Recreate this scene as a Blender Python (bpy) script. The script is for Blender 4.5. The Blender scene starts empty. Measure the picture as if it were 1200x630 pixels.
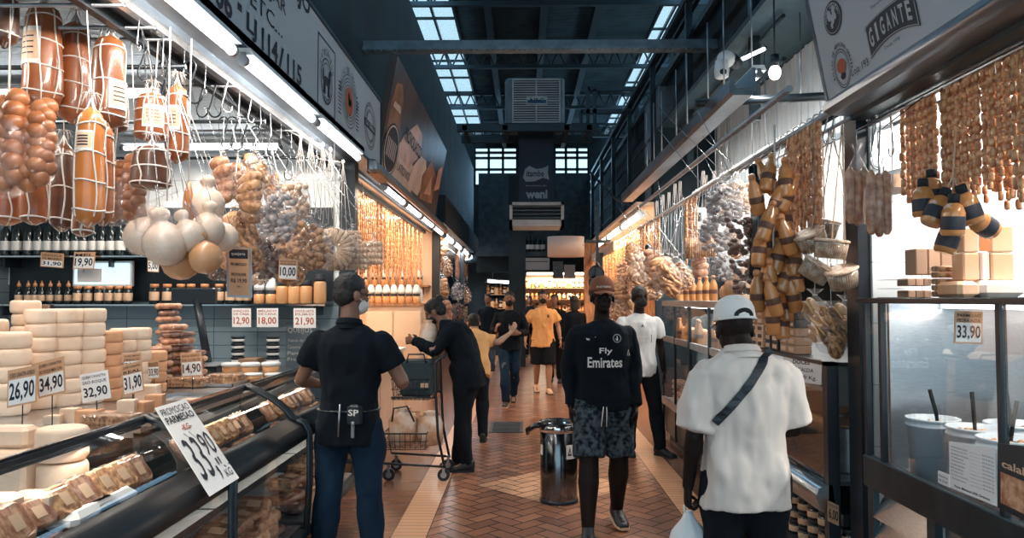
import bpy, bmesh, math, random
from mathutils import Vector, Matrix, Euler, noise
from mathutils.bvhtree import BVHTree
R = random.Random(7)
sc = bpy.context.scene
col = sc.collection
PI = math.pi
# ------------------------------------------------------------ camera, world, light, exposure
F = 880.0
YAW = math.atan(13 / F); PITCH = math.atan(35 / F)
cam_d = bpy.data.cameras.new('camera'); cam = bpy.data.objects.new('camera', cam_d); col.objects.link(cam)
cam_d.sensor_width = 36; cam_d.lens = F * 36 / 1200; cam_d.clip_end = 200; cam_d.clip_start = 0.02
CAM = Vector((0, 0, 1.62))
cam.location = CAM
cam.rotation_euler = (PI / 2 + PITCH, 0, YAW)
sc.camera = cam
CR = Euler((PI / 2 + PITCH, 0, YAW)).to_matrix()
def ray(px, py):
    return CR @ Vector(((px - 600) / F, (315 - py) / F, -1))
def W(px, py, Y):
    d = ray(px, py); return CAM + d * (Y / d.y)
def WX(px, py, X):
    d = ray(px, py); return CAM + d * (X / d.x)
def WZ(px, py, Z):
    d = ray(px, py); return CAM + d * ((Z - CAM.z) / d.z)
world = bpy.data.worlds.new('sky'); sc.world = world; world.use_nodes = True
bg = world.node_tree.nodes['Background']
bg.inputs[0].default_value = (0.62, 0.86, 1.0, 1); bg.inputs[1].default_value = 1.5
vs = sc.view_settings
vs.view_transform = 'Standard'; vs.look = 'None'; vs.exposure = 0.18; vs.gamma = 1.0; vs.use_curve_mapping = False
def area(name, loc, size, size_y, power, color, rot=(0, 0, 0), spread=PI):
    l = bpy.data.lights.new(name, 'AREA'); l.shape = 'RECTANGLE'; l.size = size; l.size_y = size_y
    l.energy = power; l.color = color; l.spread = spread
    o = bpy.data.objects.new(name, l); o.location = loc; o.rotation_euler = rot; col.objects.link(o)
    return o
TEAL = (0.36, 0.68, 1.0)
# daylight falling through the translucent roof strips
area('roof_strip_daylight', (-1.95, 12, 7.6), 0.9, 24, 125, TEAL)
area('roof_strip_daylight', (3.3, 12, 7.6), 0.9, 24, 125, TEAL)
area('end_window_daylight', (0.5, 29.5, 6.0), 7, 2.2, 110, TEAL, (math.radians(-70), 0, 0))
KEY = 1.0          # strength of the stall tubes
# ------------------------------------------------------------ materials
def nt(name):
    m = bpy.data.materials.new(name); m.use_nodes = True
    n = m.node_tree.nodes; l = m.node_tree.links
    return m, n, l, n['Principled BSDF']
def mat(name, c, rough=0.5, metal=0.0, var=0.0, scale=12.0, bump=0.0, bscale=60.0, c2=None, coat=0.0, rnd=0.0, sss=0.0, stretch=None, spec=0.5):
    m, n, l, b = nt(name)
    b.inputs['Base Color'].default_value = (*c, 1); b.inputs['Roughness'].default_value = rough
    b.inputs['Metallic'].default_value = metal; b.inputs['Coat Weight'].default_value = coat
    b.inputs['Specular IOR Level'].default_value = spec
    if sss:
        b.inputs['Subsurface Weight'].default_value = sss; b.inputs['Subsurface Radius'].default_value = (0.02, 0.01, 0.005)
    tc = n.new('ShaderNodeTexCoord'); src = tc.outputs['Object']
    if stretch:
        mp = n.new('ShaderNodeMapping'); mp.inputs['Scale'].default_value = stretch; l.new(src, mp.inputs[0]); src = mp.outputs[0]
    last = None
    if var or c2:
        c2 = c2 or tuple(x * (1 - var) for x in c)
        ns = n.new('ShaderNodeTexNoise'); ns.inputs['Scale'].default_value = scale; ns.inputs['Detail'].default_value = 5
        l.new(src, ns.inputs['Vector'])
        rp = n.new('ShaderNodeValToRGB'); rp.color_ramp.elements[0].position = 0.38; rp.color_ramp.elements[1].position = 0.62
        rp.color_ramp.elements[0].color = (*c2, 1); rp.color_ramp.elements[1].color = (*c, 1)
        l.new(ns.outputs['Fac'], rp.inputs[0]); last = rp.outputs[0]
    if rnd:
        oi = n.new('ShaderNodeObjectInfo'); hs = n.new('ShaderNodeHueSaturation')
        mr = n.new('ShaderNodeMapRange'); mr.inputs['To Min'].default_value = 1 - rnd; mr.inputs['To Max'].default_value = 1 + rnd
        l.new(oi.outputs['Random'], mr.inputs['Value']); l.new(mr.outputs[0], hs.inputs['Value'])
        if last: l.new(last, hs.inputs['Color'])
        else: hs.inputs['Color'].default_value = (*c, 1)
        last = hs.outputs[0]
    if last: l.new(last, b.inputs['Base Color'])
    if bump:
        nb = n.new('ShaderNodeTexNoise'); nb.inputs['Scale'].default_value = bscale; nb.inputs['Detail'].default_value = 3
        l.new(src, nb.inputs['Vector']); bp = n.new('ShaderNodeBump'); bp.inputs['Strength'].default_value = bump; bp.inputs['Distance'].default_value = 0.01
        l.new(nb.outputs['Fac'], bp.inputs['Height']); l.new(bp.outputs[0], b.inputs['Normal'])
    return m
def emit(name, c, s):
    m, n, l, b = nt(name)
    b.inputs['Base Color'].default_value = (*c, 1)
    b.inputs['Emission Color'].default_value = (*c, 1); b.inputs['Emission Strength'].default_value = s
    return m
def clear(name, tint=(1, 1, 1), gloss=0.12, body=0.0, bodyc=(1, 1, 1), rough=0.05, bump=0.0, bscale=30, trans=0.0):
    """thin clear sheet: see-through, with a gloss that grows at grazing angles and a little milky body"""
    m, n, l, b = nt(name); n.remove(b)
    out = n['Material Output']; tr = n.new('ShaderNodeBsdfTransparent'); tr.inputs[0].default_value = (*tint, 1)
    gl = n.new('ShaderNodeBsdfGlossy'); gl.inputs['Roughness'].default_value = rough
    lw = n.new('ShaderNodeLayerWeight'); lw.inputs['Blend'].default_value = 0.35
    mr = n.new('ShaderNodeMapRange'); mr.inputs['To Min'].default_value = gloss * .35; mr.inputs['To Max'].default_value = min(.9, gloss * 2)
    l.new(lw.outputs['Facing'], mr.inputs['Value'])
    mx = n.new('ShaderNodeMixShader'); l.new(mr.outputs[0], mx.inputs[0]); l.new(tr.outputs[0], mx.inputs[1]); l.new(gl.outputs[0], mx.inputs[2])
    last = mx
    tc = n.new('ShaderNodeTexCoord')
    if body:
        df = n.new('ShaderNodeBsdfDiffuse'); df.inputs[0].default_value = (*bodyc, 1)
        tl = n.new('ShaderNodeBsdfTranslucent'); tl.inputs[0].default_value = (*bodyc, 1)
        dm = n.new('ShaderNodeMixShader'); l.new(df.outputs[0], dm.inputs[1]); l.new(tl.outputs[0], dm.inputs[2])
        ns = n.new('ShaderNodeTexNoise'); ns.inputs['Scale'].default_value = 22; l.new(tc.outputs['Object'], ns.inputs['Vector'])
        m2 = n.new('ShaderNodeMapRange'); m2.inputs['From Min'].default_value = .35; m2.inputs['From Max'].default_value = .7
        m2.inputs['To Min'].default_value = body * .3; m2.inputs['To Max'].default_value = min(1, body * 1.5)
        l.new(ns.outputs['Fac'], m2.inputs['Value'])
        mb = n.new('ShaderNodeMixShader'); l.new(m2.outputs[0], mb.inputs[0]); l.new(last.outputs[0], mb.inputs[1]); l.new(dm.outputs[0], mb.inputs[2]); last = mb
    if bump:
        nb = n.new('ShaderNodeTexNoise'); nb.inputs['Scale'].default_value = bscale; nb.inputs['Detail'].default_value = 2; nb.inputs['Distortion'].default_value = 1.0
        l.new(tc.outputs['Object'], nb.inputs['Vector']); bp = n.new('ShaderNodeBump'); bp.inputs['Strength'].default_value = bump; bp.inputs['Distance'].default_value = 0.02
        l.new(nb.outputs['Fac'], bp.inputs['Height']); l.new(bp.outputs[0], gl.inputs['Normal'])
    l.new(last.outputs[0], out.inputs[0])
    return m
def tile(name, c, mortar, w, h, rough=0.3, off=0.0, var=0.05, msize=0.004, axis='XZ', bump=0.3):
    m, n, l, b = nt(name)
    tc = n.new('ShaderNodeTexCoord'); sp = n.new('ShaderNodeSeparateXYZ'); cb = n.new('ShaderNodeCombineXYZ')
    l.new(tc.outputs['Object'], sp.inputs[0]); l.new(sp.outputs[axis[0]], cb.inputs[0]); l.new(sp.outputs[axis[1]], cb.inputs[1])
    br = n.new('ShaderNodeTexBrick'); br.inputs['Scale'].default_value = 1; br.inputs['Brick Width'].default_value = w; br.inputs['Row Height'].default_value = h
    br.inputs['Mortar Size'].default_value = msize; br.inputs['Mortar'].default_value = (*mortar, 1); br.offset = off
    br.inputs['Color1'].default_value = (*c, 1); br.inputs['Color2'].default_value = (*[x * (1 - var) for x in c], 1)
    l.new(cb.outputs[0], br.inputs['Vector']); l.new(br.outputs['Color'], b.inputs['Base Color']); b.inputs['Roughness'].default_value = rough
    bp = n.new('ShaderNodeBump'); bp.inputs['Strength'].default_value = bump; bp.inputs['Distance'].default_value = 0.005; bp.invert = True
    l.new(br.outputs['Fac'], bp.inputs['Height']); l.new(bp.outputs[0], b.inputs['Normal'])
    return m
M = {}
M['black'] = mat('black_paint', (.012, .02, .028), .35)
M['blackm'] = mat('black_matte', (.012, .018, .025), .7)
M['dark_steel'] = mat('dark_steel', (.05, .075, .09), .4, .6, var=.4, scale=6)
M['steel'] = mat('brushed_steel', (.62, .64, .66), .28, 1, var=.15, scale=30, stretch=(1, 1, 12))
M['steel2'] = mat('dull_steel', (.42, .46, .5), .38, .9, var=.3, scale=9)
M['chrome'] = mat('chrome', (.75, .77, .8), .12, 1)
M['gutter'] = mat('galvanised_steel', (.30, .36, .42), .35, .85, var=.5, scale=4, stretch=(1, .3, 1))
M['white'] = mat('white_paint', (.8, .82, .82), .45)
M['plastic_white'] = mat('white_plastic', (.78, .8, .8), .35)
M['cream'] = mat('cream_paint', (.84, .62, .45), .55, var=.08, scale=3)
M['wood'] = mat('warm_wood', (.45, .22, .11), .5, var=.5, scale=5, stretch=(6, 6, 1))
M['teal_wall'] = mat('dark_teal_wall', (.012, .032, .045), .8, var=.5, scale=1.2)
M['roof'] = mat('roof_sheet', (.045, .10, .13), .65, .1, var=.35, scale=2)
M['truss'] = mat('truss_paint', (.022, .045, .06), .6)
M['beam'] = mat('beam_paint', (.16, .23, .28), .6, var=.3, scale=8)
M['sign_white'] = mat('sign_vinyl', (.44, .50, .54), .42)
M['ink'] = mat('dark_ink', (.01, .015, .03), .6)
M['ink_red'] = mat('rust_ink', (.45, .1, .04), .6)
M['ink_brown'] = mat('brown_ink', (.12, .05, .03), .6)
M['paper'] = mat('white_card', (.85, .85, .84), .6)
M['kraft'] = mat('orange_card', (.62, .35, .2), .6)
M['string'] = mat('pale_string', (.68, .64, .6), .8)
M['tin'] = mat('hook_steel', (.55, .57, .6), .25, 1)
M['provo'] = mat('smoked_cheese', (.36, .115, .035), .33, c2=(.22, .062, .02), scale=7, coat=.4, rnd=.22, bump=.1)
M['provo_dark'] = mat('dark_smoked_cheese', (.13, .048, .022), .35, c2=(.07, .028, .016), scale=9, coat=.5, rnd=.2, bump=.15)
M['provo_orange'] = mat('orange_cheese', (.58, .21, .05), .28, c2=(.46, .15, .035), scale=6, coat=.5)
M['braid'] = mat('braided_cheese', (.44, .175, .07), .4, c2=(.28, .09, .03), scale=9, coat=.2)
M['gourd_white'] = mat('white_cheese_rind', (.80, .64, .52), .45, c2=(.70, .52, .40), scale=6, coat=.15, rnd=.08)
M['gourd_tan'] = mat('tan_cheese_rind', (.60, .32, .16), .4, c2=(.48, .22, .09), scale=6, coat=.3)
M['cheese'] = mat('fresh_cheese', (.86, .68, .53), .5, c2=(.80, .58, .42), scale=5, rnd=.06, bump=.15, bscale=30)
M['cheese_o'] = mat('aged_cheese', (.76, .42, .24), .5, c2=(.66, .33, .17), scale=6, rnd=.08, bump=.15, bscale=30)
M['saus'] = mat('dry_sausage', (.46, .15, .055), .32, c2=(.80, .45, .22), scale=38, coat=.4, rnd=.2)
M['saus_y'] = mat('pale_sausage', (.72, .40, .18), .32, c2=(.40, .15, .06), scale=30, coat=.4, rnd=.15)
M['link_tie'] = mat('sausage_twine', (.12, .05, .03), .8)
M['meat'] = mat('smoked_meat', (.34, .12, .06), .4, c2=(.62, .36, .22), scale=26, coat=.4, rnd=.25, bump=.4)
M['meat_d'] = mat('dark_meat', (.10, .045, .035), .35, c2=(.30, .15, .1), scale=24, coat=.4, rnd=.3, bump=.4)
M['snack'] = mat('toasted_snack', (.70, .40, .20), .5, c2=(.30, .13, .06), scale=40, rnd=.2, bump=.4)
M['snack_l'] = mat('pale_snack', (.82, .64, .48), .5, c2=(.55, .36, .24), scale=30, rnd=.12, bump=.3)
M['snack_g'] = mat('grey_garlic', (.55, .50, .48), .5, c2=(.32, .28, .28), scale=30, rnd=.2, bump=.3)
M['amber'] = mat('amber_sauce', (.56, .24, .08), .15, coat=.6, rnd=.2)
M['honey'] = mat('caramel_spread', (.66, .34, .15), .25, coat=.4, rnd=.1)
M['bottle_dark'] = mat('dark_bottle', (.012, .02, .022), .12, coat=.5)
M['label'] = mat('tan_label', (.75, .50, .33), .6, rnd=.2)
M['label_d'] = mat('dark_label', (.03, .03, .04), .5)
M['label_w'] = mat('white_label', (.78, .76, .72), .5)
M['cap_o'] = mat('orange_cap', (.62, .27, .12), .4)
M['glass'] = clear('case_glass', (.93, .96, .97), gloss=.13, rough=.02)
M['glass_s'] = clear('smoked_glass', (.35, .40, .45), gloss=.16, rough=.03)
M['jar'] = clear('jar_glass', (.9, .92, .92), gloss=.16, rough=.05)
M['bag'] = clear('clear_bag', (.97, .97, .98), gloss=.11, body=.07, bodyc=(.85, .88, .9), rough=.12, bump=.9, bscale=26)
M['bag_thin'] = clear('shrink_wrap', (.97, .97, .97), gloss=.12, body=.05, bodyc=(.85, .88, .9), rough=.1, bump=.8, bscale=30)
M['bag_white'] = mat('white_carrier_bag', (.74, .76, .78), .4, bump=.6, bscale=14, sss=.3)
M['bucket'] = mat('white_pail', (.60, .68, .75), .35)
M['ladle'] = mat('black_ladle', (.006, .007, .009), .6, spec=.2)
M['chip'] = mat('golden_chip', (.78, .50, .27), .4, c2=(.55, .28, .11), scale=14, coat=.3)
M['card'] = mat('brown_carton', (.42, .26, .17), .7, rnd=.25)
M['tube'] = emit('tube_glow', (.93, .97, 1.0), 7.0)
M['tube_w'] = emit('warm_tube_glow', (1.0, .86, .68), 7.0)
M['screen'] = emit('screen_glow', (.62, .80, .88), .8)
# ------------------------------------------------------------ mesh builder
class MB:
    def __init__(s): s.v = []; s.f = []; s.m = []; s.sm = []
    def add(s, vs, fs, m=0, smooth=False):
        k = len(s.v); s.v += [Vector(v) for v in vs]
        for f in fs: s.f.append([i + k for i in f]); s.m.append(m); s.sm.append(smooth)
        return s
    def box(s, lo, hi, m=0, b=0.0):
        x0, y0, z0 = lo; x1, y1, z1 = hi
        if x0 > x1: x0, x1 = x1, x0
        if y0 > y1: y0, y1 = y1, y0
        if z0 > z1: z0, z1 = z1, z0
        if b:
            b = min(b, (x1 - x0) * .45, (y1 - y0) * .45, (z1 - z0) * .45)
            rings = []
            for z, i in ((z0, b), (z0 + b, 0), (z1 - b, 0), (z1, b)):
                xa, xb, ya, yb = x0 + i, x1 - i, y0 + i, y1 - i
                rings.append([(xa + b, ya, z), (xb - b, ya, z), (xb, ya + b, z), (xb, yb - b, z), (xb - b, yb, z), (xa + b, yb, z), (xa, yb - b, z), (xa, ya + b, z)])
            return s.rings(rings, m, False)
        v = [(x0, y0, z0), (x1, y0, z0), (x1, y1, z0), (x0, y1, z0), (x0, y0, z1), (x1, y0, z1), (x1, y1, z1), (x0, y1, z1)]
        return s.add(v, [(0, 3, 2, 1), (4, 5, 6, 7), (0, 1, 5, 4), (1, 2, 6, 5), (2, 3, 7, 6), (3, 0, 4, 7)], m)
    def rings(s, rings, m=0, smooth=True, cap=True, closed=True):
        n = len(rings[0]); k = len(s.v)
        for r in rings: s.v += [Vector(p) for p in r]
        for i in range(len(rings) - 1):
            for j in range(n if closed else n - 1):
                a = k + i * n + j; b = k + i * n + (j + 1) % n
                s.f.append([a, b, b + n, a + n]); s.m.append(m); s.sm.append(smooth)
        if cap and closed:
            s.f.append([k + j for j in range(n)][::-1]); s.m.append(m); s.sm.append(False)
            s.f.append([k + (len(rings) - 1) * n + j for j in range(n)]); s.m.append(m); s.sm.append(False)
        return s
    def lathe(s, c, prof, n=16, m=0, axis='Z', smooth=True, sx=1, sy=1):
        c = Vector(c); rr = []
        for r, z in prof:
            ring = []
            for j in range(n):
                a = 2 * PI * j / n; x, y = r * math.cos(a) * sx, r * math.sin(a) * sy
                p = (x, y, z) if axis == 'Z' else ((z, x, y) if axis == 'X' else (y, z, x))
                ring.append(c + Vector(p))
            rr.append(ring)
        return s.rings(rr, m, smooth)
    def cyl(s, a, b, r, n=10, m=0, r2=None):
        return s.tube([a, b], r, n, m, r2)
    def tube(s, pts, r, n=8, m=0, r2=None, radii=None, closed=False, smooth=True, flat=1.0):
        pts = [Vector(p) for p in pts]; rr = []; L = len(pts); up = None
        for i, p in enumerate(pts):
            if closed: t = (pts[(i + 1) % L] - pts[i - 1])
            else: t = pts[min(i + 1, L - 1)] - pts[max(i - 1, 0)]
            if t.length < 1e-9: t = Vector((0, 0, 1))
            t.normalize()
            if up is None: up = Vector((0, 0, 1)) if abs(t.z) < .9 else Vector((0, 1, 0))
            u = t.cross(up)
            if u.length < 1e-6: u = t.orthogonal()
            u.normalize(); w = u.cross(t).normalized(); up = w
            rad = radii[i] if radii else (r if r2 is None else r + (r2 - r) * i / max(1, L - 1))
            rr.append([p + u * (rad * math.cos(2 * PI * j / n)) + w * (rad * flat * math.sin(2 * PI * j / n)) for j in range(n)])
        if closed: rr.append(rr[0])
        return s.rings(rr, m, smooth, cap=not closed)
    def ell(s, c, rx, ry, rz, n=12, k=8, m=0, mtx=None):
        c = Vector(c); rr = []
        for i in range(k + 1):
            a = PI * (0.04 + 0.92 * i / k); ring = []
            for j in range(n):
                b = 2 * PI * j / n
                p = Vector((rx * math.sin(a) * math.cos(b), ry * math.sin(a) * math.sin(b), -rz * math.cos(a)))
                if mtx is not None: p = mtx @ p
                ring.append(c + p)
            rr.append(ring)
        return s.rings(rr, m)
    def plate(s, pts, th, m=0):
        """flat polygon with thickness th against its normal"""
        pts = [Vector(p) for p in pts]; n = (pts[1] - pts[0]).cross(pts[2] - pts[0]).normalized()
        k = len(pts); q = [p - n * th for p in pts]
        return s.add(pts + q, [tuple(range(k)), tuple(range(2 * k - 1, k - 1, -1))] + [(i, i + k, (i + 1) % k + k, (i + 1) % k) for i in range(k)], m)
    def build(s, name, mats, parent=None, origin=None):
        if not isinstance(mats, (list, tuple)): mats = [mats]
        me = bpy.data.meshes.new(name)
        if parent is not None: org = wloc(parent)
        elif origin is not None: org = Vector(origin)
        else:
            xs = [v.x for v in s.v]; ys = [v.y for v in s.v]; zs = [v.z for v in s.v]
            org = Vector(((min(xs) + max(xs)) / 2, (min(ys) + max(ys)) / 2, min(zs)))
        me.from_pydata([v - org for v in s.v], [], s.f)
        for mm in mats: me.materials.append(M[mm] if isinstance(mm, str) else mm)
        me.polygons.foreach_set('material_index', s.m); me.polygons.foreach_set('use_smooth', s.sm)
        me.update()
        o = bpy.data.objects.new(name, me); col.objects.link(o)
        if parent is not None: o.parent = parent
        else: o.location = org
        return o
def wloc(o):
    p = Vector(o.location)
    if o.parent: p = p + wloc(o.parent)
    return p
def tag(o, label=None, cat=None, group=None, kind=None):
    if label: o['label'] = label
    if cat: o['category'] = cat
    if group: o['group'] = group
    if kind: o['kind'] = kind
    return o
def thing(name, loc=(0, 0, 0), label=None, cat=None, group=None):
    o = bpy.data.objects.new(name, None); col.objects.link(o); o.location = loc; o.empty_display_size = .05
    return tag(o, label, cat, group)
def struct(mb, name, mats, label=None):
    o = mb.build(name, mats); o['kind'] = 'structure'
    if label: o['label'] = label
    return o
def copy_tree(o, parent=None):
    c = o.copy(); col.objects.link(c); c.parent = parent
    for ch in list(o.children): copy_tree(ch, c)
    return c
class Proto:
    """one thing built once; the first placing moves it, the others copy it and its parts"""
    def __init__(s, o): s.o = o; s.used = False
    def place(s, loc, rot=0.0, label=None, cat=None, group=None, scale=None):
        o = s.o if not s.used else copy_tree(s.o)
        s.used = True
        o.location = loc; o.rotation_euler = rot if isinstance(rot, tuple) else (0, 0, rot)
        o.scale = (1, 1, 1)
        if scale: o.scale = scale if isinstance(scale, tuple) else (scale,) * 3
        tag(o, label, cat, group)
        return o
_tc = {}
def text_data(s, bold=0.0):
    k = (s, bold)
    if k not in _tc:
        cu = bpy.data.curves.new('t', 'FONT'); cu.body = s; cu.size = 1; cu.resolution_u = 2; cu.offset = bold; cu.extrude = 0
        cu.align_x = 'CENTER' if '\n' in s else 'LEFT'
        ob = bpy.data.objects.new('t', cu); col.objects.link(ob)
        bpy.context.view_layer.update()
        me = bpy.data.meshes.new_from_object(ob.evaluated_get(bpy.context.evaluated_depsgraph_get()))
        vs = [v.co.copy() for v in me.vertices]; fs = [list(p.vertices) for p in me.polygons]
        bpy.data.objects.remove(ob); bpy.data.curves.remove(cu); bpy.data.meshes.remove(me)
        x0 = min(v.x for v in vs); x1 = max(v.x for v in vs); y0 = min(v.y for v in vs); y1 = max(v.y for v in vs)
        _tc[k] = ([((v.x - x0) / (x1 - x0), (v.y - y0) / (y1 - y0)) for v in vs], fs)
    return _tc[k]
def write(mb, s, o, u, v, m=0, bold=0.0, lift=0.0012):
    """letters filling the parallelogram o + a*u + b*v"""
    vs, fs = text_data(s, bold); o, u, v = Vector(o), Vector(u), Vector(v); n = u.cross(v).normalized() * lift
    mb.add([o + u * a + v * b + n for a, b in vs], fs, m)
ORD = 'first second third fourth fifth sixth seventh eighth ninth tenth eleventh twelfth thirteenth fourteenth fifteenth sixteenth seventeenth eighteenth nineteenth twentieth'.split()
def nth(i):
    if i < 20: return ORD[i]
    return ('twenty-' if i < 29 else 'thirty-') + ORD[(i - 20) % 10] if i not in (29,) else 'thirtieth'
def remesh(mb, name, mats, voxel, parent=None, smooth=4, wrinkle=0.0, wscale=8, seed=0, squash=None):
    o = mb.build(name, mats, parent) if parent else mb.build(name, mats, None, (0, 0, 0))
    md = o.modifiers.new('r', 'REMESH'); md.mode = 'VOXEL'; md.voxel_size = voxel; md.use_smooth_shade = True
    if smooth:
        ms = o.modifiers.new('s', 'SMOOTH'); ms.iterations = smooth; ms.factor = .5
    bpy.context.view_layer.update()
    me = bpy.data.meshes.new_from_object(o.evaluated_get(bpy.context.evaluated_depsgraph_get()))
    old = o.data; o.modifiers.clear(); o.data = me; bpy.data.meshes.remove(old)
    if wrinkle:
        nn = [(v.co.copy(), v.normal.copy()) for v in me.vertices]
        for v, (c, n_) in zip(me.vertices, nn):
            q = Vector((c.x * wscale, c.y * wscale, c.z * wscale * .55 + seed))
            a = noise.noise(q) + .6 * noise.noise(q * 2.3)
            v.co = c + n_ * (wrinkle * (a * abs(a) * 2 + a * .6))
        me.update()
    if not me.materials:
        for mm in (mats if isinstance(mats, (list, tuple)) else [mats]): me.materials.append(M[mm] if isinstance(mm, str) else mm)
    return o
# ------------------------------------------------------------ floor
def clip(poly, planes):
    for (a, b, c) in planes:                       # keep a*x + b*y <= c
        out = []
        for i in range(len(poly)):
            p, q = poly[i], poly[(i + 1) % len(poly)]
            dp, dq = a * p[0] + b * p[1] - c, a * q[0] + b * q[1] - c
            if dp <= 0: out.append(p)
            if dp * dq < 0:
                t = dp / (dp - dq); out.append((p[0] + (q[0] - p[0]) * t, p[1] + (q[1] - p[1]) * t))
        poly = out
        if len(poly) < 3: return []
    return poly
for nm, c in (('brick_a', (.27, .115, .066)), ('brick_b', (.34, .155, .09)), ('brick_c', (.19, .085, .055)), ('brick_light', (.66, .36, .21))):
    M[nm] = mat(nm, c, .33, var=.3, scale=5, spec=.5)
M['grout'] = mat('dark_grout', (.02, .022, .025), .6)
M['band'] = tile('pale_strip_tile', (.66, .36, .20), (.16, .08, .05), 3, .075, .3, msize=.004, axis='XY', var=.12)
M['outer'] = tile('brown_strip_tile', (.20, .085, .05), (.03, .02, .02), 3, .075, .27, msize=.004, axis='XY', var=.25)
XL, XR = -.66, 1.19
DC = (.28, 6.6); DR = .68
fl = MB()
fl.add([(-6, -3, 0), (6, -3, 0), (6, 32, 0), (-6, 32, 0), (-6, -3, -.1), (6, -3, -.1), (6, 32, -.1), (-6, 32, -.1)], [(0, 1, 2, 3), (7, 6, 5, 4), (0, 4, 5, 1), (1, 5, 6, 2), (2, 6, 7, 3), (3, 7, 4, 0)], 4)
for x0, x1, mi in ((-6, XL - .24, 6), (XL - .24, XL, 5), (XR, XR + .24, 5), (XR + .24, 6, 6)):
    fl.add([(x0 + .002, -3, .002), (x1 - .002, -3, .002), (x1 - .002, 32, .002), (x0 + .002, 32, .002)], [(0, 1, 2, 3)], mi)
c45 = math.cos(PI / 4); bw = .118
dia = [(1, 1, DC[0] + DC[1] + DR), (-1, -1, -DC[0] - DC[1] + DR), (1, -1, DC[0] - DC[1] + DR), (-1, 1, -DC[0] + DC[1] + DR)]
def quads():
    for i in range(-260, 340):
        for j in range(-20, 420):
            s_ = (i - j) % 4
            if s_ == 0: yield (i, j, i + 2, j + 1)
            elif s_ == 3: yield (i, j, i + 1, j + 2)
for (a0, b0, a1, b1) in quads():
    cx = ((a0 + a1) / 2 * c45 - (b0 + b1) / 2 * c45) * bw; cy = ((a0 + a1) / 2 * c45 + (b0 + b1) / 2 * c45) * bw
    if not (XL - .15 < cx < XR + .15 and -1 < cy < 31): continue
    g = .045
    pts = [((p * c45 - q * c45) * bw, (p * c45 + q * c45) * bw) for p, q in ((a0 + g, b0 + g), (a1 - g, b0 + g), (a1 - g, b1 - g), (a0 + g, b1 - g))]
    poly = clip(pts, [(-1, 0, -XL - .004), (1, 0, XR - .004)])
    if poly: fl.add([(x, y, .002) for x, y in poly], [tuple(range(len(poly)))], R.choice((0, 0, 1, 2)))
    if abs(cx - DC[0]) + abs(cy - DC[1]) < DR + .2:
        poly = clip(pts, dia)
        if poly: fl.add([(x, y, .003) for x, y in poly], [tuple(range(len(poly)))], 3)
struct(fl, 'floor', ['brick_a', 'brick_b', 'brick_c', 'brick_light', 'grout', 'band', 'outer'])
# drain cover
b = MB(); b.box((-.42, 9.15, .003), (-.0, 9.95, .009), 0)
for i in range(9): b.box((-.38, 9.2 + i * .08, .009), (-.04, 9.24 + i * .08, .012), 1)
tag(b.build('drain_cover', ['dark_steel', 'blackm']), 'dark metal drain cover set in the herringbone brick floor', 'drain cover')
# ------------------------------------------------------------ hall shell
M['corrugated'] = mat('white_ribbed_panel', (.62, .68, .70), .4, var=.1, scale=3)
M['wtile'] = tile('white_wall_tile', (.80, .84, .84), (.45, .5, .52), .3, .3, .15, msize=.003)
M['wtile_blue'] = tile('grey_blue_wall_tile', (.26, .34, .38), (.10, .14, .17), .4, .12, .2, msize=.004)
M['peach'] = mat('peach_panel', (.84, .60, .42), .5, var=.06, scale=2)
def ribbed(x0, x1, y0, y1, zf, period, amp, name, m):
    b = MB(); n = int((y1 - y0) / period * 4); rr = []
    for i in range(n + 1):
        y = y0 + (y1 - y0) * i / n; dz = amp * math.sin(i * PI / 2 + .4)
        rr.append([(x0, y, zf(x0) + dz), (x1, y, zf(x1) + dz), (x1, y, zf(x1) + dz + .02), (x0, y, zf(x0) + dz + .02)])
    b.rings(rr, 0, False)
    return struct(b, name, m)
zr = lambda x: 8.0 + .05 * x
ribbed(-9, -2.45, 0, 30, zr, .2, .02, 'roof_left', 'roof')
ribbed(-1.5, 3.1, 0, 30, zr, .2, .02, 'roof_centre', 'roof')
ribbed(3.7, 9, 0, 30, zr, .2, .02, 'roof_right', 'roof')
M['skylight'] = clear('frosted_rooflight', (.8, .85, .87), gloss=.08, body=.15, bodyc=(.8, .85, .88), rough=.4)
for i, (x0, x1) in enumerate(((-2.45, -1.5), (3.1, 3.7))):
    for k in range(10):
        if i == 0 and k == 4: pass
    b = MB(); b.box((x0, 0, zr(x0) + .03), (x1, 30, zr(x0) + .04))
    w = struct(b, 'window_%d' % (i + 1), 'skylight')
    b = MB()
    for k in range(21): b.box((x0, k * 1.5 - .03, zr(x0) - .03), (x1, k * 1.5 + .03, zr(x0) + .02))
    for x in (x0, (x0 + x1) / 2, x1): b.box((x - .025, 0, zr(x0) - .05), (x + .025, 30, zr(x0) + .025))
    b.build('window_frame', 'dark_steel', w)
def truss(y, idx):
    b = MB(); z0, z1 = 7.35, 7.85
    b.box((-6, y - .05, z0), (6, y + .05, z0 + .09)); b.box((-6, y - .05, z1 - .08), (6, y + .05, z1))
    n = 34
    for i in range(n):
        x = -6 + 12 * i / n; xa = x + 12 / n
        b.cyl((x, y, z0 + .05), (x + 6 / n, y, z1 - .04), .022, 5); b.cyl((x + 6 / n, y, z1 - .04), (xa, y, z0 + .05), .022, 5)
    struct(b, 'trim_%d' % idx, 'truss')
for i, y in enumerate((14.5, 18.5, 22.5, 26.5)): truss(y, i + 1)
b = MB()
for x in (-.75, .45, 1.6): b.box((x - .08, 6, 7.7), (x + .08, 30, 7.95))
struct(b, 'trim_5', 'truss')
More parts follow.
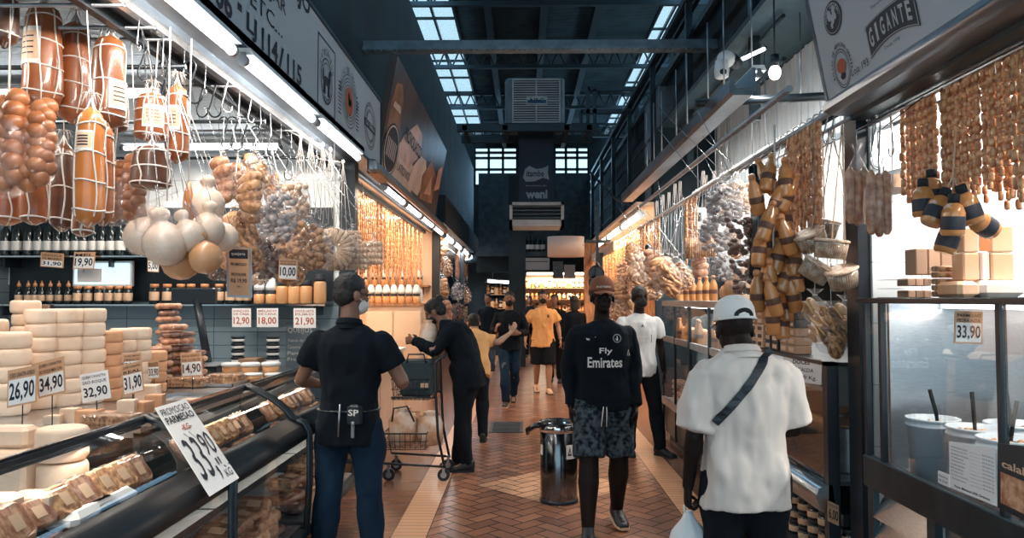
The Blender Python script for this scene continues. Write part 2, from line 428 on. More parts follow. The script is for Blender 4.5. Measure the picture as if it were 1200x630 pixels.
# upper side walls over the stalls (dark)
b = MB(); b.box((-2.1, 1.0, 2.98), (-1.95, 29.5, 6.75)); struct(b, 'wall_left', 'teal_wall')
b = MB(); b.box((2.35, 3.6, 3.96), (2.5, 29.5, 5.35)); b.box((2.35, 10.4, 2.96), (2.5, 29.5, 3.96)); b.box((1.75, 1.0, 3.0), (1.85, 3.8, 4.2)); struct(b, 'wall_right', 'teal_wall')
b = MB(); b.box((-9, 0, -.1), (-8.9, 32, 6.6)); struct(b, 'wall_left_outer', 'teal_wall')
b = MB(); b.box((9, 0, -.1), (8.9, 32, 6.6)); struct(b, 'wall_right_outer', 'teal_wall')
# end wall with windows
b = MB()
YE = 30.0
zb = W(600, 217, YE).z; zt = W(600, 172, YE).z; xw = [W(p, 200, YE).x for p in (556, 606, 650, 690)]
b.box((-9, YE, 0), (9, YE + .2, zb)); b.box((-9, YE, zt), (9, YE + .2, 8.6)); b.box((-9, YE, zb), (xw[0], YE + .2, zt)); b.box((xw[1], YE, zb), (xw[2], YE + .2, zt)); b.box((xw[3], YE, zb), (9, YE + .2, zt))
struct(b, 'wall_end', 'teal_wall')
for i, (xa, xb) in enumerate(((xw[0], xw[1]), (xw[2], xw[3]))):
    w = MB(); w.box((xa, YE + .08, zb), (xb, YE + .1, zt)); w = struct(w, 'window_%d' % (i + 3), 'glass')
    f = MB()
    for k in range(4): x = xa + (xb - xa) * k / 3; f.box((x - .05, YE + .05, zb), (x + .05, YE + .15, zt))
    for t in (0, .42, .72, .86, 1): z = zb + (zt - zb) * t; f.box((xa, YE + .05, z - .05), (xb, YE + .15, z + .05))
    f.build('window_frame', 'dark_steel', w)
# opening behind the camera: the hall goes on, daylight enters there
b = MB(); b.box((-9, -3.2, 4.2), (9, -3, 8.6)); b.box((-9, -3.2, 0), (-4, -3, 4.2)); b.box((4, -3.2, 0), (9, -3, 4.2)); struct(b, 'wall_back', 'teal_wall')
b = MB(); b.box((-9, -3, 8.0), (9, 0, 8.2)); struct(b, 'roof_back', 'roof')
# ------------------------------------------------------------ stall shells, left
CZ = 2.95
M['tread'] = mat('embossed_metal_ceiling', (.50, .54, .56), .32, .9, bump=1.0, bscale=16, stretch=(1, 2.5, 1))
def shell(b, x0, x1, y0, y1, z, mt=0): b.box((x0, y0, z), (x1, y1, z + .05), mt)
b = MB(); b.box((-4.7, 0.5, CZ), (-1.45, 6.8, CZ + .05)); struct(b, 'ceiling', 'tread')
b = MB(); b.box((-4.8, 0.5, 0), (-4.7, 6.8, CZ)); struct(b, 'wall_left_stall_side', 'wtile_blue')
b = MB(); b.box((-4.8, 6.8, 0), (-1.62, 6.9, CZ)); b.box((-4.7, 6.79, 1.75), (-1.62, 6.8, CZ), 1); struct(b, 'wall_left_stall_back', ['wtile_blue', 'wtile'])
b = MB(); b.box((-3.4, 6.9, CZ), (-1.56, 13.5, CZ + .05)); struct(b, 'ceiling_left_middle', 'peach')
b = MB(); b.box((-3.5, 6.9, 0), (-3.4, 13.5, CZ)); struct(b, 'wall_left_middle_side', 'peach')
b = MB(); b.box((-3.5, 13.4, 0), (-1.62, 13.5, CZ)); struct(b, 'wall_left_middle_back', 'peach')
b = MB(); b.box((-3.4, 13.5, CZ), (-1.42, 29, CZ + .05)); struct(b, 'ceiling_left_far', 'white')
b = MB(); b.box((-3.5, 13.5, 0), (-3.4, 29, CZ)); struct(b, 'wall_left_far_side', 'wtile')
# posts
for i, (x, y) in enumerate(((-1.6, 6.85), (-1.56, 13.45), (-1.56, 19.0))):
    b = MB(); b.box((x - .07, y - .07, 0), (x + .07, y + .07, 3)); struct(b, 'pillar_left_%s' % ('near', 'middle', 'far')[i], 'black')
# right
YP = 3.72
b = MB(); b.box((1.72, YP, 0), (5.2, YP + .1, 3.0)); struct(b, 'wall_right_stall_back', 'wtile')
b = MB(); b.box((5.2, .5, 0), (5.3, 14, 3.0)); struct(b, 'wall_right_stall_side', 'wtile')
b = MB(); b.box((1.62, .5, 2.72), (5.2, 3.7, 2.77)); struct(b, 'ceiling_right_near', 'white')
b = MB(); b.box((1.66, YP + .02, 0), (1.76, YP + .16, 2.9)); struct(b, 'pillar_right_near', 'black')
# middle right stall
b = MB(); b.box((3.5, 3.82, 0), (3.6, 10.2, 3.95)); struct(b, 'wall_right_middle_side', 'teal_wall')
b = MB()
for k in range(22):
    y = 3.9 + k * .28
    b.box((2.6, y, 1.9), (2.63, y + .27, 3.94)); b.box((2.585, y + .1, 1.9), (2.6, y + .15, 3.94))
struct(b, 'wall_right_ribbed_panel', 'corrugated')
b = MB(); b.box((1.9, 3.8, 3.95), (3.5, 10.3, 4.0)); struct(b, 'ceiling_right_middle', 'roof')
b = MB(); b.box((1.8, 10.2, 0), (3.6, 10.3, 3.95)); struct(b, 'wall_right_middle_back', 'teal_wall')
b = MB(); b.box((1.55, 10.3, 2.9), (3.6, 29, 2.95)); struct(b, 'ceiling_right_far', 'peach')
b = MB(); b.box((3.4, 10.3, 0), (3.5, 29, 2.9)); struct(b, 'wall_right_far_side', 'peach')
b = MB(); b.box((1.38, 17.0, 0), (3.5, 17.1, 2.9)); struct(b, 'wall_right_far_back', 'wood')
# ------------------------------------------------------------ overhead beam, gutters, pipes
b = MB(); b.box((-2.0, 9, 4.66), (3.2, 9.12, 4.76)); b.box((-2.0, 8.97, 4.64), (3.2, 9.15, 4.67))
for i in range(80): b.box((-2.0 + i * .065, 8.985, 4.625), (-1.975 + i * .065, 9.0, 4.64))
struct(b, 'beam_cross', 'beam')
def rail(pts, r, name, label, cat, m='dark_steel', group=None, n=8):
    b = MB()
    for p, q in zip(pts[:-1], pts[1:]): b.cyl(p, q, r, n)
    return tag(b.build(name, m), label, cat, group)
# gutter on the right: folded steel channel
b = MB(); x = 1.28
prof = [(0, 0), (.12, 0), (.14, .03), (.14, .17), (.12, .17), (.12, .05), (.02, .04), (.0, .1), (-.02, .1), (-.02, .02)]
b.rings([[(x + p, 4.55, 2.86 + q) for p, q in prof], [(x + p, 9.6, 2.86 + q) for p, q in prof]], 0, False)
g = b.build('roof_gutter', 'gutter'); tag(g, 'long galvanised steel gutter running over the stalls behind the white-shirted man', 'gutter')
for i, (x, z) in enumerate(((1.32, 2.66), (1.55, 2.56))):
    rail([(x, 3.7, z), (x, 10.15, z)], .018, 'hanging_rail', ('steel pipe rail running just under the gutter', 'steel pipe rail below the gutter, set further into the stall')[i], 'rail', 'steel2', 'pipe rails under the gutter')
rail([(1.9, 3.75, 2.75), (1.9, 10.15, 2.75)], .03, 'conduit', 'dark conduit pipe along the white ribbed panel', 'conduit', 'black')
rail([(1.2, 5.2, 2.98), (2.55, 5.0, 3.0)], .03, 'strut', 'dark steel strut crossing from gutter to ribbed panel', 'strut', 'black')
# left rails carrying hooks
for i, (x, z) in enumerate(((-1.62, 2.80), (-1.75, 2.78))):
    b = MB(); b.box((x - .02, 1.0, z), (x + .02, 13.3, z + .05)); b.box((x - .035, 1, z + .05), (x + .035, 13.3, z + .06))
    tag(b.build('hook_rail', ('steel', 'black')[i]), ('bright steel hook rail under the long market sign', 'black hook rail behind the bright steel rail')[i], 'rail', 'hook rails of the left stalls')
for k, yy in enumerate((3.5, 4.6, 5.8)):
    rail([(-4.6, yy, 2.72), (-1.6, yy, 2.72)], .012, 'cross_rod', 'thin black rod across the cheese stall, ' + ('nearest the camera', 'midway back', 'nearest the bottle wall')[k], 'rod', 'black', 'cross rods of the cheese stall')
# right upper ledge lines and railings
b = MB()
for k, (x, z, w) in enumerate(((2.0, 5.3, .1), (2.2, 5.42, .06), (2.1, 4.9, .06))): b.box((x, 2, z), (x + w, 29, z + .08), 0)
for k in range(9): b.box((2.02, 4 + k * 2.6, 3.2), (2.1, 4.08 + k * 2.6, 5.3), 0)
for zz in (3.55, 3.9, 4.25): b.cyl((2.1, 6, zz), (2.1, 28, zz), .02, 6, 0)
struct(b, 'trim_6', 'dark_steel')
# pale concrete patch block with cables behind the camera
b = MB(); b.box((2.1, 11.5, 3.3), (2.34, 12.9, 4.9)); struct(b, 'trim_7', 'beam')
# ------------------------------------------------------------ lamps
def tube_lamp(name, p, q, label, power, color=(1, .96, .92), warm=False, group=None, housing=True, r=.016, ldir=None, rod=0):
    """batten with one glowing tube from p to q; its light is an area lamp on the same line, facing down"""
    p, q = Vector(p), Vector(q); c = (p + q) / 2; L = (q - p).length
    t = thing(name, c, label, 'ceiling light', group)
    d = (q - p).normalized(); side = d.cross(Vector((0, 0, 1))).normalized(); up = Vector((0, 0, 1))
    if housing:
        h = MB(); w = .05
        ring = lambda o: [o + side * w + up * .03, o - side * w + up * .03, o - side * w * .7 + up * .065, o + side * w * .7 + up * .065]
        h.rings([ring(p), ring(q)], 0, False); h.build('housing', 'white', t)
    b = MB(); b.cyl(p, q, r, 10); b.build('tube', 'tube_w' if warm else 'tube', t)
    e = MB()
    for s_, o in ((1, p), (-1, q)):
        e = MB(); e.cyl(o - d * .02 * s_, o + d * .015 * s_, r * 1.35, 10); e.box(o - Vector((.012, .012, 0)), o + Vector((.012, .012, .04)))
        e.build('tube_holder', 'steel2', t)
    if housing:
        for o in (p + d * .15, q - d * .15):
            e = MB(); e.cyl(o + up * .05, Vector((o.x, o.y, max(o.z + .07, rod))), .006, 6); e.build('hanger', 'steel2', t)
    l = bpy.data.lights.new('tube_light', 'AREA'); l.shape = 'RECTANGLE'; l.size = L; l.size_y = .05; l.energy = power * KEY; l.color = color
    lo = bpy.data.objects.new('tube_light', l); col.objects.link(lo); lo.parent = t; lo.location = (0, 0, -r * 1.6)
    dn = Vector(ldir).normalized() if ldir else Vector((0, 0, -1))
    X = d; Z = -dn; Z = (Z - X * Z.dot(X)).normalized(); Y = Z.cross(X)
    lo.rotation_euler = Matrix((X, Y, Z)).transposed().to_euler()
    if ldir: lo.location = dn * r * 1.6
    return t
COOL = (.95, .97, 1.0); NEU = (1.0, .88, .76); WARM = (1.0, .78, .56)
# under the long sign, left
LD = (-.75, 0, -1)
for i, (y0, y1) in enumerate(((1.1, 2.3), (2.45, 3.6), (3.75, 5.0), (5.1, 6.4))):
    tube_lamp('fluorescent_lamp', (-1.42, y0, 2.83), (-1.42, y1, 2.83), nth(i) + ' fluorescent tube from the camera under the long market sign', 14 if i < 2 else 11, NEU, group='tubes under the market sign', ldir=LD, r=.022)
for i, (y0, y1) in enumerate(((7.6, 8.8), (9.0, 10.2), (10.4, 11.6), (11.8, 13.0))):
    tube_lamp('fluorescent_lamp', (-1.42, y0, 2.76), (-1.42, y1, 2.76), nth(i) + ' tube from the camera under the food photo board', 10, WARM, group='tubes under the food photo board', ldir=LD, r=.03)
for i, (y0, y1) in enumerate(((14.2, 15.7), (16.2, 17.7), (18.4, 20.0), (21, 22.6))):
    tube_lamp('fluorescent_lamp', (-1.5, y0, 2.82), (-1.5, y1, 2.82), nth(i) + ' tube along the far left stalls past the food board', 20, COOL, group='tubes of the far left stalls', rod=2.98, ldir=LD, r=.04)
# inside the cheese stall
for i, (y, xa, xb) in enumerate(((3.0, -3.6, -2.4), (4.5, -3.4, -2.2), (6.1, -3.3, -2.0))):
    tube_lamp('ceiling_lamp', (xa, y, 2.86), (xb, y, 2.86), ('tube light on the embossed ceiling of the cheese stall, nearest the camera', 'tube light midway along the embossed ceiling', 'tube light on the embossed ceiling near the bottle shelves')[i], (24, 26, 24)[i], NEU, group='tubes on the embossed ceiling')
tube_lamp('ceiling_lamp', (-2.9, 9.6, 2.88), (-1.8, 9.6, 2.88), 'tube light inside the peach stall, nearer the camera', 45, WARM, True, group='tubes inside the peach stall')
tube_lamp('ceiling_lamp', (-2.9, 11.6, 2.88), (-1.8, 11.6, 2.88), 'tube light inside the peach stall, nearer its back wall', 45, WARM, True, group='tubes inside the peach stall')
# right
for i, (y0, y1) in enumerate(((1.3, 2.5), (2.6, 3.4))):
    tube_lamp('ceiling_lamp', (2.3, y0, 2.66), (2.3, y1, 2.66), ('tube light over the sausage curtain, nearer the camera', 'tube light over the black-topped case, by the tiled wall')[i], 34, (1, .95, .9), group='tubes over the sausage curtain', rod=2.74)
tube_lamp('ceiling_lamp', (1.9, 3.62, 2.60), (2.7, 3.62, 2.60), 'short tube light high on the white tiled wall', 5, (1, .95, .9))
for i, (y0, y1) in enumerate(((4.2, 5.4), (5.9, 7.1), (7.2, 8.4), (8.6, 9.8))):
    tube_lamp('ceiling_lamp', (2.25, y0, 2.95), (2.25, y1, 2.95), nth(i) + ' tube from the camera in front of the ribbed panel', 26, (1, .93, .86), group='tubes in front of the ribbed panel', rod=3.94)
for i, (y0, y1) in enumerate(((10.5, 12.3), (12.5, 14.4), (14.6, 16.6))):
    tube_lamp('fluorescent_lamp', (1.65, y0, 2.8), (1.65, y1, 2.8), nth(i) + ' warm tube from the camera over the far right wood stall', 34, WARM, True, group='warm tubes of the far right stall', r=.04, ldir=(.6, 0, -1), rod=3.0)
    tube_lamp('fluorescent_lamp', (2.1, y0, 2.75), (2.1, y1, 2.75), nth(i) + ' warm tube in the inner row over the far right wood stall', 20, WARM, True, group='inner warm tubes of the far right stall', r=.035, rod=2.93)
for i, (y0, y1) in enumerate(((4.9, 5.9), (6.1, 7.2), (7.4, 8.5), (8.7, 9.5))):  # fill tubes added out of view to brighten the middle right stall
    tube_lamp('gutter_fill_lamp', (1.55, y0, 3.09), (1.55, y1, 3.09), nth(i) + ' added fill tube from the camera, hidden just behind the gutter', 16, (1, .90, .80), group='added fill tubes behind the gutter', ldir=(.5, 0, -1), rod=3.94)
# bare bulb, security camera with arm
b = MB(); c = W(908, 85, 5.0); b.ell(c, .04, .04, .05); t = b.build('light_bulb', 'tube'); tag(t, 'bare glowing bulb near the end of the gutter', 'light bulb')
b = MB(); b.cyl(c + Vector((0, 0, .04)), c + Vector((0, 0, .12)), .03); b.build('bulb_socket', 'black', t)
b = MB(); b.cyl(c + Vector((0, 0, .1)), c + Vector((0, 0, .5)), .006); b.build('cord', 'black', t)
c = W(848, 78, 6.0); t = thing('security_camera', c, 'white dome security camera beside the gutter', 'security camera')
b = MB(); b.ell(c + Vector((.02, 0, .06)), .075, .075, .07, 14, 8); b.build('dome_mount', 'plastic_white', t)
b = MB(); b.lathe(c + Vector((-.03, -.05, -.11)), [(.04, 0), (.055, .01), (.06, .06), (.05, .14), (.03, .15)], 14); b.build('camera_head', 'plastic_white', t)
b = MB(); b.ell(c + Vector((-.03, -.095, -.07)), .03, .02, .03); b.build('lens', 'black', t)
b = MB(); b.cyl(c + Vector((.06, 0, .07)), c + Vector((.13, .05, .03)), .05, 10); b.build('bracket', 'black', t)
p, q = W(866, 71, 6.1), W(896, 57, 6.3)
tube_lamp('fluorescent_lamp', p, q, 'short thin lamp rod beside the white security camera', 2, COOL, housing=False, r=.015)
# ------------------------------------------------------------ signs
def hit(px, py, P0, n):
    d = ray(px, py); return CAM + d * ((Vector(P0) - CAM).dot(n) / d.dot(n))
def circ(mb, c, u, v, r0, r1, m, lift, n=28, sx=1.0):
    """flat ring (or disc when r0 = 0) on the plane of u and v"""
    u, v = Vector(u), Vector(v); nn = u.cross(v).normalized() * lift
    k = []
    for i in range(n):
        a = 2 * PI * i / n; d = u * math.cos(a) * sx + v * math.sin(a)
        k.append((c + nn + d * r0, c + nn + d * r1))
    if r0 == 0: mb.add([p[1] for p in k], [tuple(range(n))], m)
    else: mb.add([q for p in k for q in p], [(2 * i, 2 * i + 1, (2 * i + 3) % (2 * n), (2 * i + 2) % (2 * n)) for i in range(n)], m)
def arctext(mb, s_, c, u, v, r, h, a0, a1, m, lift, sx=1.0, out=1, bold=.0):
    for i, ch in enumerate(s_):
        if ch == ' ': continue
        a = a0 + (a1 - a0) * i / max(1, len(s_) - 1)
        rd = u * math.cos(a) * sx + v * math.sin(a); tg = (v * math.cos(a) - u * math.sin(a) * sx).normalized() * -out
        w = h * (.35 if ch in 'I1' else .75)
        write(mb, ch, c + rd * r - tg * (w / 2) - rd.normalized() * h / 2 * out, tg * w, rd.normalized() * h * out, m, bold, lift)
uL, vL = Vector((0, 1, 0)), Vector((0, 0, 1))
# long sign on the left
b = MB(); b.box((-1.53, .9, 2.92), (-1.45, 7.55, 3.62))
s = b.build('shop_sign', 'sign_white', None, (-1.49, 4, 2.92)); tag(s, 'long grey-white shop sign ending LJ 114/ 115 with three emblems', 'sign')
b = MB()
for lo, hi in (((-1.46, .9, 2.90), (-1.435, 7.57, 2.93)), ((-1.46, .9, 3.61), (-1.435, 7.57, 3.635)), ((-1.46, 7.54, 2.92), (-1.435, 7.57, 3.62))): b.box(lo, hi)
b.build('sign_frame', 'dark_steel', s)
P = lambda px, py: hit(px, py, (-1.45, 0, 0), Vector((1, 0, 0)))
def lwrite(mb, s_, px, py_top, y1, h, m=0, bold=.0, xstr=None):
    o = P(px, py_top); w = y1 - o.y
    write(mb, s_, (o.x, o.y, o.z - h), uL * w, vL * h, m, bold, .003)
b = MB()
lwrite(b, '06', 252, 0, P(273, 0).y, .20, 0, .02) ; 
b = MB()
zt_ = P(289, 15).z; zb_ = P(289, 42).z
write(b, '06', (-1.45, P(251, 0).y, zb_ - .0), uL * (P(272, 0).y - P(251, 0).y), vL * (zt_ - zb_ + .02), 0, .03, .003)
write(b, '-', (-1.45, P(278, 0).y, zb_ + .09), uL * (P(283, 0).y - P(278, 0).y), vL * .04, 0, .03, .003)
for s_, xa, xb in (('LJ', 289, 301), ('114', 307, 326), ('/', 327, 333), ('115', 337, 354)):
    write(b, s_, (-1.45, P(xa, 0).y, zb_), uL * (P(xb, 0).y - P(xa, 0).y), vL * (zt_ - zb_ + .01), 0, .03, .003)
z1 = P(311, 15).z
write(b, 'FRIOS, ES, ETC...', (-1.45, P(331, 0).y - 1.55, z1 - .06), uL * 1.55, vL * .11, 0, .0, .003)
z2 = P(325, 3).z
write(b, 'PARA LEVAR E VIAJAR', (-1.45, P(335, 0).y - 1.85, z2 - .05), uL * 1.85, vL * .11, 0, .0, .003)
z3 = P(352, 10).z
write(b, 'EMPORIO DO QUEIJO', (-1.45, P(363, 0).y - 2.3, z3 - .02), uL * 2.3, vL * .17, 0, .03, .003)
b.build('lettering', 'ink', s)
b = MB()
y0, y1 = P(373, 0).y, P(393, 0).y; za, zb2 = 2.99, 3.50
for lo, hi in (((y0, za), (y1, za + .012)), ((y0, zb2), (y1, zb2 + .012)), ((y0, za), (y0 + .012, zb2)), ((y1, za), (y1 + .012, zb2))):
    b.box((-1.45, lo[0], lo[1]), (-1.447, hi[0], hi[1]))
c = Vector((-1.45, (y0 + y1) / 2, 3.22)); hw = (y1 - y0) * .34
circ(b, c, uL * hw, vL * .17, .93, 1, 0, .003); circ(b, c, uL * hw, vL * .17, .76, .80, 0, .003)
arctext(b, 'LATICINIOS', c, uL * hw, vL * .17, 1.25, .045, 2.6, .55, 0, .003)
arctext(b, 'DA FAZENDA', c, uL * hw, vL * .17, .87, .03, 3.6, 5.8, 0, .003, out=-1)
# horse silhouette: body, neck, head, legs, tail
for cy, cz, ry, rz in ((0, .0, .09, .035), (.075, .045, .03, .05), (.105, .09, .035, .018), (-.09, .03, .015, .05)):
    circ(b, c + Vector((0, cy, cz)), uL * ry, vL * rz, 0, 1, 0, .004, 12)
for cy in (-.07, -.04, .045, .075): b.box((-1.45, c.y + cy - .009, c.z - .10), (-1.446, c.y + cy + .009, c.z))
b.build('horse_emblem', 'ink', s)
b = MB(); c = Vector((-1.45, P(410, 0).y, 3.26)); hw = .27
for i, r_ in enumerate((1.0, .86, .74, .62)): circ(b, c, uL * hw, vL * .22, r_ - .03, r_, 0, .003)
for k in range(9): b.box((-1.45, c.y - .36, c.z - .17 + k * .03), (-1.447, c.y - .27, c.z - .163 + k * .03)); b.box((-1.45, c.y + .27, c.z - .17 + k * .03), (-1.447, c.y + .36, c.z - .163 + k * .03))
arctext(b, 'BALCAO DE NEGOCIOS', c, uL * hw, vL * .22, 1.15, .05, 3.0, .1, 0, .003)
circ(b, c, uL * .13, vL * .12, 0, 1, 1, .004)
for k in range(6): circ(b, c + Vector((0, R.uniform(-.05, .05), R.uniform(-.06, .06))), uL * .03, vL * .03, 0, 1, 0, .0045, 8)
b.build('round_emblem', ['ink', 'ink_red'], s)
b = MB(); c = Vector((-1.45, P(434.5, 0).y, 3.25)); hw = .26
for r_ in (1.0, .9, .7, .62): circ(b, c, uL * hw, vL * .22, r_ - .035, r_, 0, .003)
b.box((-1.45, c.y - .24, c.z - .035), (-1.446, c.y + .24, c.z + .035)); write(b, 'DA SERRA', c + Vector((0, -.2, -.022)), uL * .4, vL * .044, 1, .02, .0055)
b.build('oval_emblem', ['ink', 'sign_white'], s)
# sloping reflector and valance under the sign
b = MB(); b.rings([[(-1.44, y, 2.92), (-1.44, y, 2.90), (-1.60, y, 2.86), (-1.60, y, 2.88)] for y in (.9, 13.4)], 0, False)
b.box((-1.72, .9, 2.83), (-1.58, 13.4, 2.95)); b.box((-1.45, 6.9, 2.80), (-1.36, 13.4, 2.92), 0, .02)
struct(b, 'trim_8', 'gutter')
b = MB(); b.box((-1.46, 6.95, 2.79), (-1.34, 13.4, 2.84), 0, .01); struct(b, 'trim_9', 'wood')
# food photo board: leans towards the aisle
bl, tl = W(442.6, 192, 7.62), W(466, 65, 7.62)
UP = (tl - bl); NB = Vector((0, 1, 0)).cross(UP).normalized(); FY = 12.6
M['board_dark'] = mat('photo_dark_ground', (.05, .055, .06), .35, c2=(.16, .09, .06), scale=3)
M['board_a'] = mat('photo_peach', (.85, .50, .34), .35, var=.3, scale=3)
M['board_b'] = mat('photo_cream', (.9, .68, .54), .35, var=.2, scale=3)
M['board_c'] = mat('photo_brown', (.50, .22, .10), .35, var=.5, scale=4)
b = MB(); br_, tr_ = Vector((bl.x, FY, bl.z)), Vector((tl.x, FY, tl.z))
b.plate([bl, br_, tr_, tl], .06, 0)
s = b.build('photo_board', 'board_dark', None, bl); tag(s, 'large tilted board with a brownish food photograph and a round badge', 'sign')
def bp(a, t): return bl + Vector((0, (FY - 7.62) * a, 0)) + UP * t
def shape(name, pts, m, k):
    q = MB(); q.plate([bp(*p) + NB * (.002 + .0015 * k) for p in pts], .0015); q.build(name, m, s)
shape('printed_board', [(.02, .0), (.45, .0), (.45, .25), (.30, .42), (.02, .25)], 'board_b', 0)
shape('printed_board', [(.16, .28), (.34, .22), (.50, .52), (.46, .72), (.36, .74), (.22, .48)], 'board_a', 1)
shape('printed_board', [(.36, .05), (.56, .05), (.66, .36), (.60, .52), (.50, .50), (.40, .28)], 'board_b', 2)
shape('printed_cheese', [(.60, .04), (.86, .12), (.84, .52), (.70, .60), (.58, .32)], 'board_c', 3)
shape('printed_cheese', [(.66, .14), (.80, .20), (.76, .46)], 'board_a', 4)
shape('printed_jar', [(.02, .30), (.13, .30), (.16, .52), (.14, .74), (.10, .86), (.04, .80), (.02, .6)], 'board_c', 1)
shape('printed_jar', [(.04, .58), (.13, .6), (.12, .66), (.05, .64)], 'board_b', 3)
shape('printed_slice', [(.86, .3), (.97, .4), (.97, .75), (.88, .62)], 'board_a', 2)
q = MB(); ub, vb = Vector((0, 1, 0)) * .42, UP.normalized() * .28
c = bp(.10, .22); circ(q, c, ub, vb, 0, 1, 0, -.001); q = MB()
flip = lambda mbx: mbx
cc = c + NB * .009
U_, V_ = Vector((0, 1, 0)), UP.normalized()
circ(q, cc, U_ * .42, V_ * .28, 0, 1, 0, .0); circ(q, cc, U_ * .42, V_ * .28, .86, .93, 1, .002)
for k in range(7): write(q, 'I', cc + U_ * (-.27 + .08 * k) - V_ * .1, U_ * .03, V_ * .2, 1, .0, .003)
write(q, 'PROVOLACCO', bp(.22, .44) + NB * .01, U_ * 1.35, V_ * .16 - U_ * 0, 0, .02, .001)
write(q, 'LATICINIOS', bp(.2, .1) + NB * .01, U_ * .9, V_ * .1, 0, .0, .001)
q.build('badge_lettering', ['ink', 'board_b'], s)
# sign on the right: leans towards the aisle
rb, rt = W(971, 122, 3.69), W(946, 0, 3.69)
UPR = (rt - rb).normalized(); uR = Vector((0, -1, 0)); NR = uR.cross(UPR).normalized()
b = MB(); b.plate([rb, rb + uR * 2.7, rb + uR * 2.7 + UPR * 1.05, rb + UPR * 1.05], .05)
s = b.build('shop_sign', 'sign_white', None, rb); tag(s, 'tilted grey-white shop sign with the GIGANTE badge and two round emblems', 'sign')
b = MB(); b.plate([rb + NR * .006 - uR * .012, rb + NR * .006 + uR * .012, rb + NR * .006 + uR * .012 + UPR * 1.05, rb + NR * .006 - uR * .012 + UPR * 1.05], .05)
b.plate([rb + NR * .007, rb + NR * .007 + uR * 2.7, rb + NR * .007 + uR * 2.7 + UPR * .015, rb + NR * .007 + UPR * .015], .05)
b.build('sign_frame', 'gutter', s)
PR = lambda px, py: hit(px, py, rb, NR)
M['badge_black'] = mat('badge_black', (.018, .028, .04), .5)
q = MB()
c = PR(976.5, 21); e1 = (PR(987, 14) - PR(966, 28)) / 2; ru = abs((PR(988, 21) - PR(965, 21)).dot(uR)) / 2; rv = abs((PR(976.5, -2) - PR(976.5, 46)).dot(UPR)) / 2 * .93
circ(q, c, uR * ru, UPR * rv, 0, 1, 0, .003); circ(q, c, uR * ru, UPR * rv, .84, .88, 1, .005)
arctext(q, 'MESTRE QUEIJEIRO', c, uR * ru, UPR * rv, .72, .018, 3.1, .05, 1, .005)
for dy, dz, r_ in ((-.02, .02, .022), (.015, .03, .018), (.0, -.005, .02), (.02, -.0, .014), (-.012, -.03, .012)): circ(q, c + uR * dy * 1.4 + UPR * dz, uR * r_, UPR * r_ * 1.2, 0, 1, 1, .005, 8)
q.build('black_badge', ['badge_black', 'sign_white'], s)
q = MB(); c = PR(987.5, 80); ru = abs((PR(997.5, 80) - PR(978, 80)).dot(uR)) / 2; rv = ru * 1.15
for r0, r1 in ((.95, 1), (.82, .86)): circ(q, c, uR * ru, UPR * rv, r0, r1, 0, .003)
circ(q, c + UPR * .012, uR * ru * .6, UPR * rv * .38, 0, 1, 1, .004, 10); circ(q, c - UPR * .035, uR * ru * .35, UPR * rv * .2, 0, 1, 0, .004, 6)
arctext(q, 'BALCAO DE NEGOCIOS GERAIS', c, uR * ru, UPR * rv, 1.22, .017, 3.35, -.2, 0, .003, bold=.02)
q.build('round_emblem', ['ink', 'ink_red'], s)
q = MB(); o = PR(1000, 92)
write(q, 'Loja 193', o, (PR(1020, 80) - o).dot(uR) * uR, UPR * .045, 0, .0, .003)
q.build('shop_number', 'ink', s)
# arched GIGANTE plate
q = MB(); A0, A1 = PR(1013.5, 50), PR(1071, 8)
wid = (A1 - A0).dot(uR); n = 14; zb0 = 0
cbase = PR(1021, 70); hgt = .12
def gp(t, k, inset=0):
    sag = .035 * (1 - (2 * t - 1) ** 2)
    return cbase + uR * (wid * (.02 + t * .98)) + UPR * (sag + k * (hgt + .02 * (2 * t - 1) ** 2))
for lift, mm, i0 in ((.003, 0, 0), (.0045, 1, .012), (.006, 0, .025)):
    top = [gp(i0 + (1 - 2 * i0) * i / n, 1 - i0 * 2.2) + NR * lift for i in range(n + 1)]; bot = [gp(i0 + (1 - 2 * i0) * i / n, i0 * 2.2) + NR * lift for i in range(n + 1)]
    for i in range(n): q.add([bot[i], bot[i + 1], top[i + 1], top[i]], [(0, 1, 2, 3)], mm)
for i, ch in enumerate('GIGANTE'):
    t0 = .07 + i * .127; w = (.085 if ch != 'I' else .045)
    if ch == 'I': t0 += .02
    bq = gp(t0, .2); tq = gp(t0, .8); rq = gp(t0 + w, .2)
    write(q, ch, bq, rq - bq, tq - bq, 1, .03, .008)
write(q, 'Desde 1978', PR(1038, 58), uR * wid * .3, UPR * .014, 0, .0, .003)
write(q, 'Alimentos', PR(1014, 38), uR * wid * .13, UPR * .012, 0, .0, .003)
write(q, 'Especialidades da casa', PR(1022, 12), uR * .3, UPR * .018, 0, .0, .003)
q.build('gigante_badge', ['badge_black', 'sign_white'], s)
# steel fascia and dark beam under the right sign
b = MB(); zf = rb.z
b.rings([[(1.485, y, zf - .004), (1.49, y, zf - .03), (1.53, y, zf - .05), (1.66, y, zf - .055), (1.75, y, zf - .02), (1.75, y, zf + .12), (1.56, y, zf + .1)] for y in (.9, 3.72)], 0, True)
struct(b, 'trim_10', 'gutter')
b = MB(); b.box((1.62, .9, zf - .075), (1.76, 3.72, zf - .05), 0); struct(b, 'beam_right', 'dark_steel')
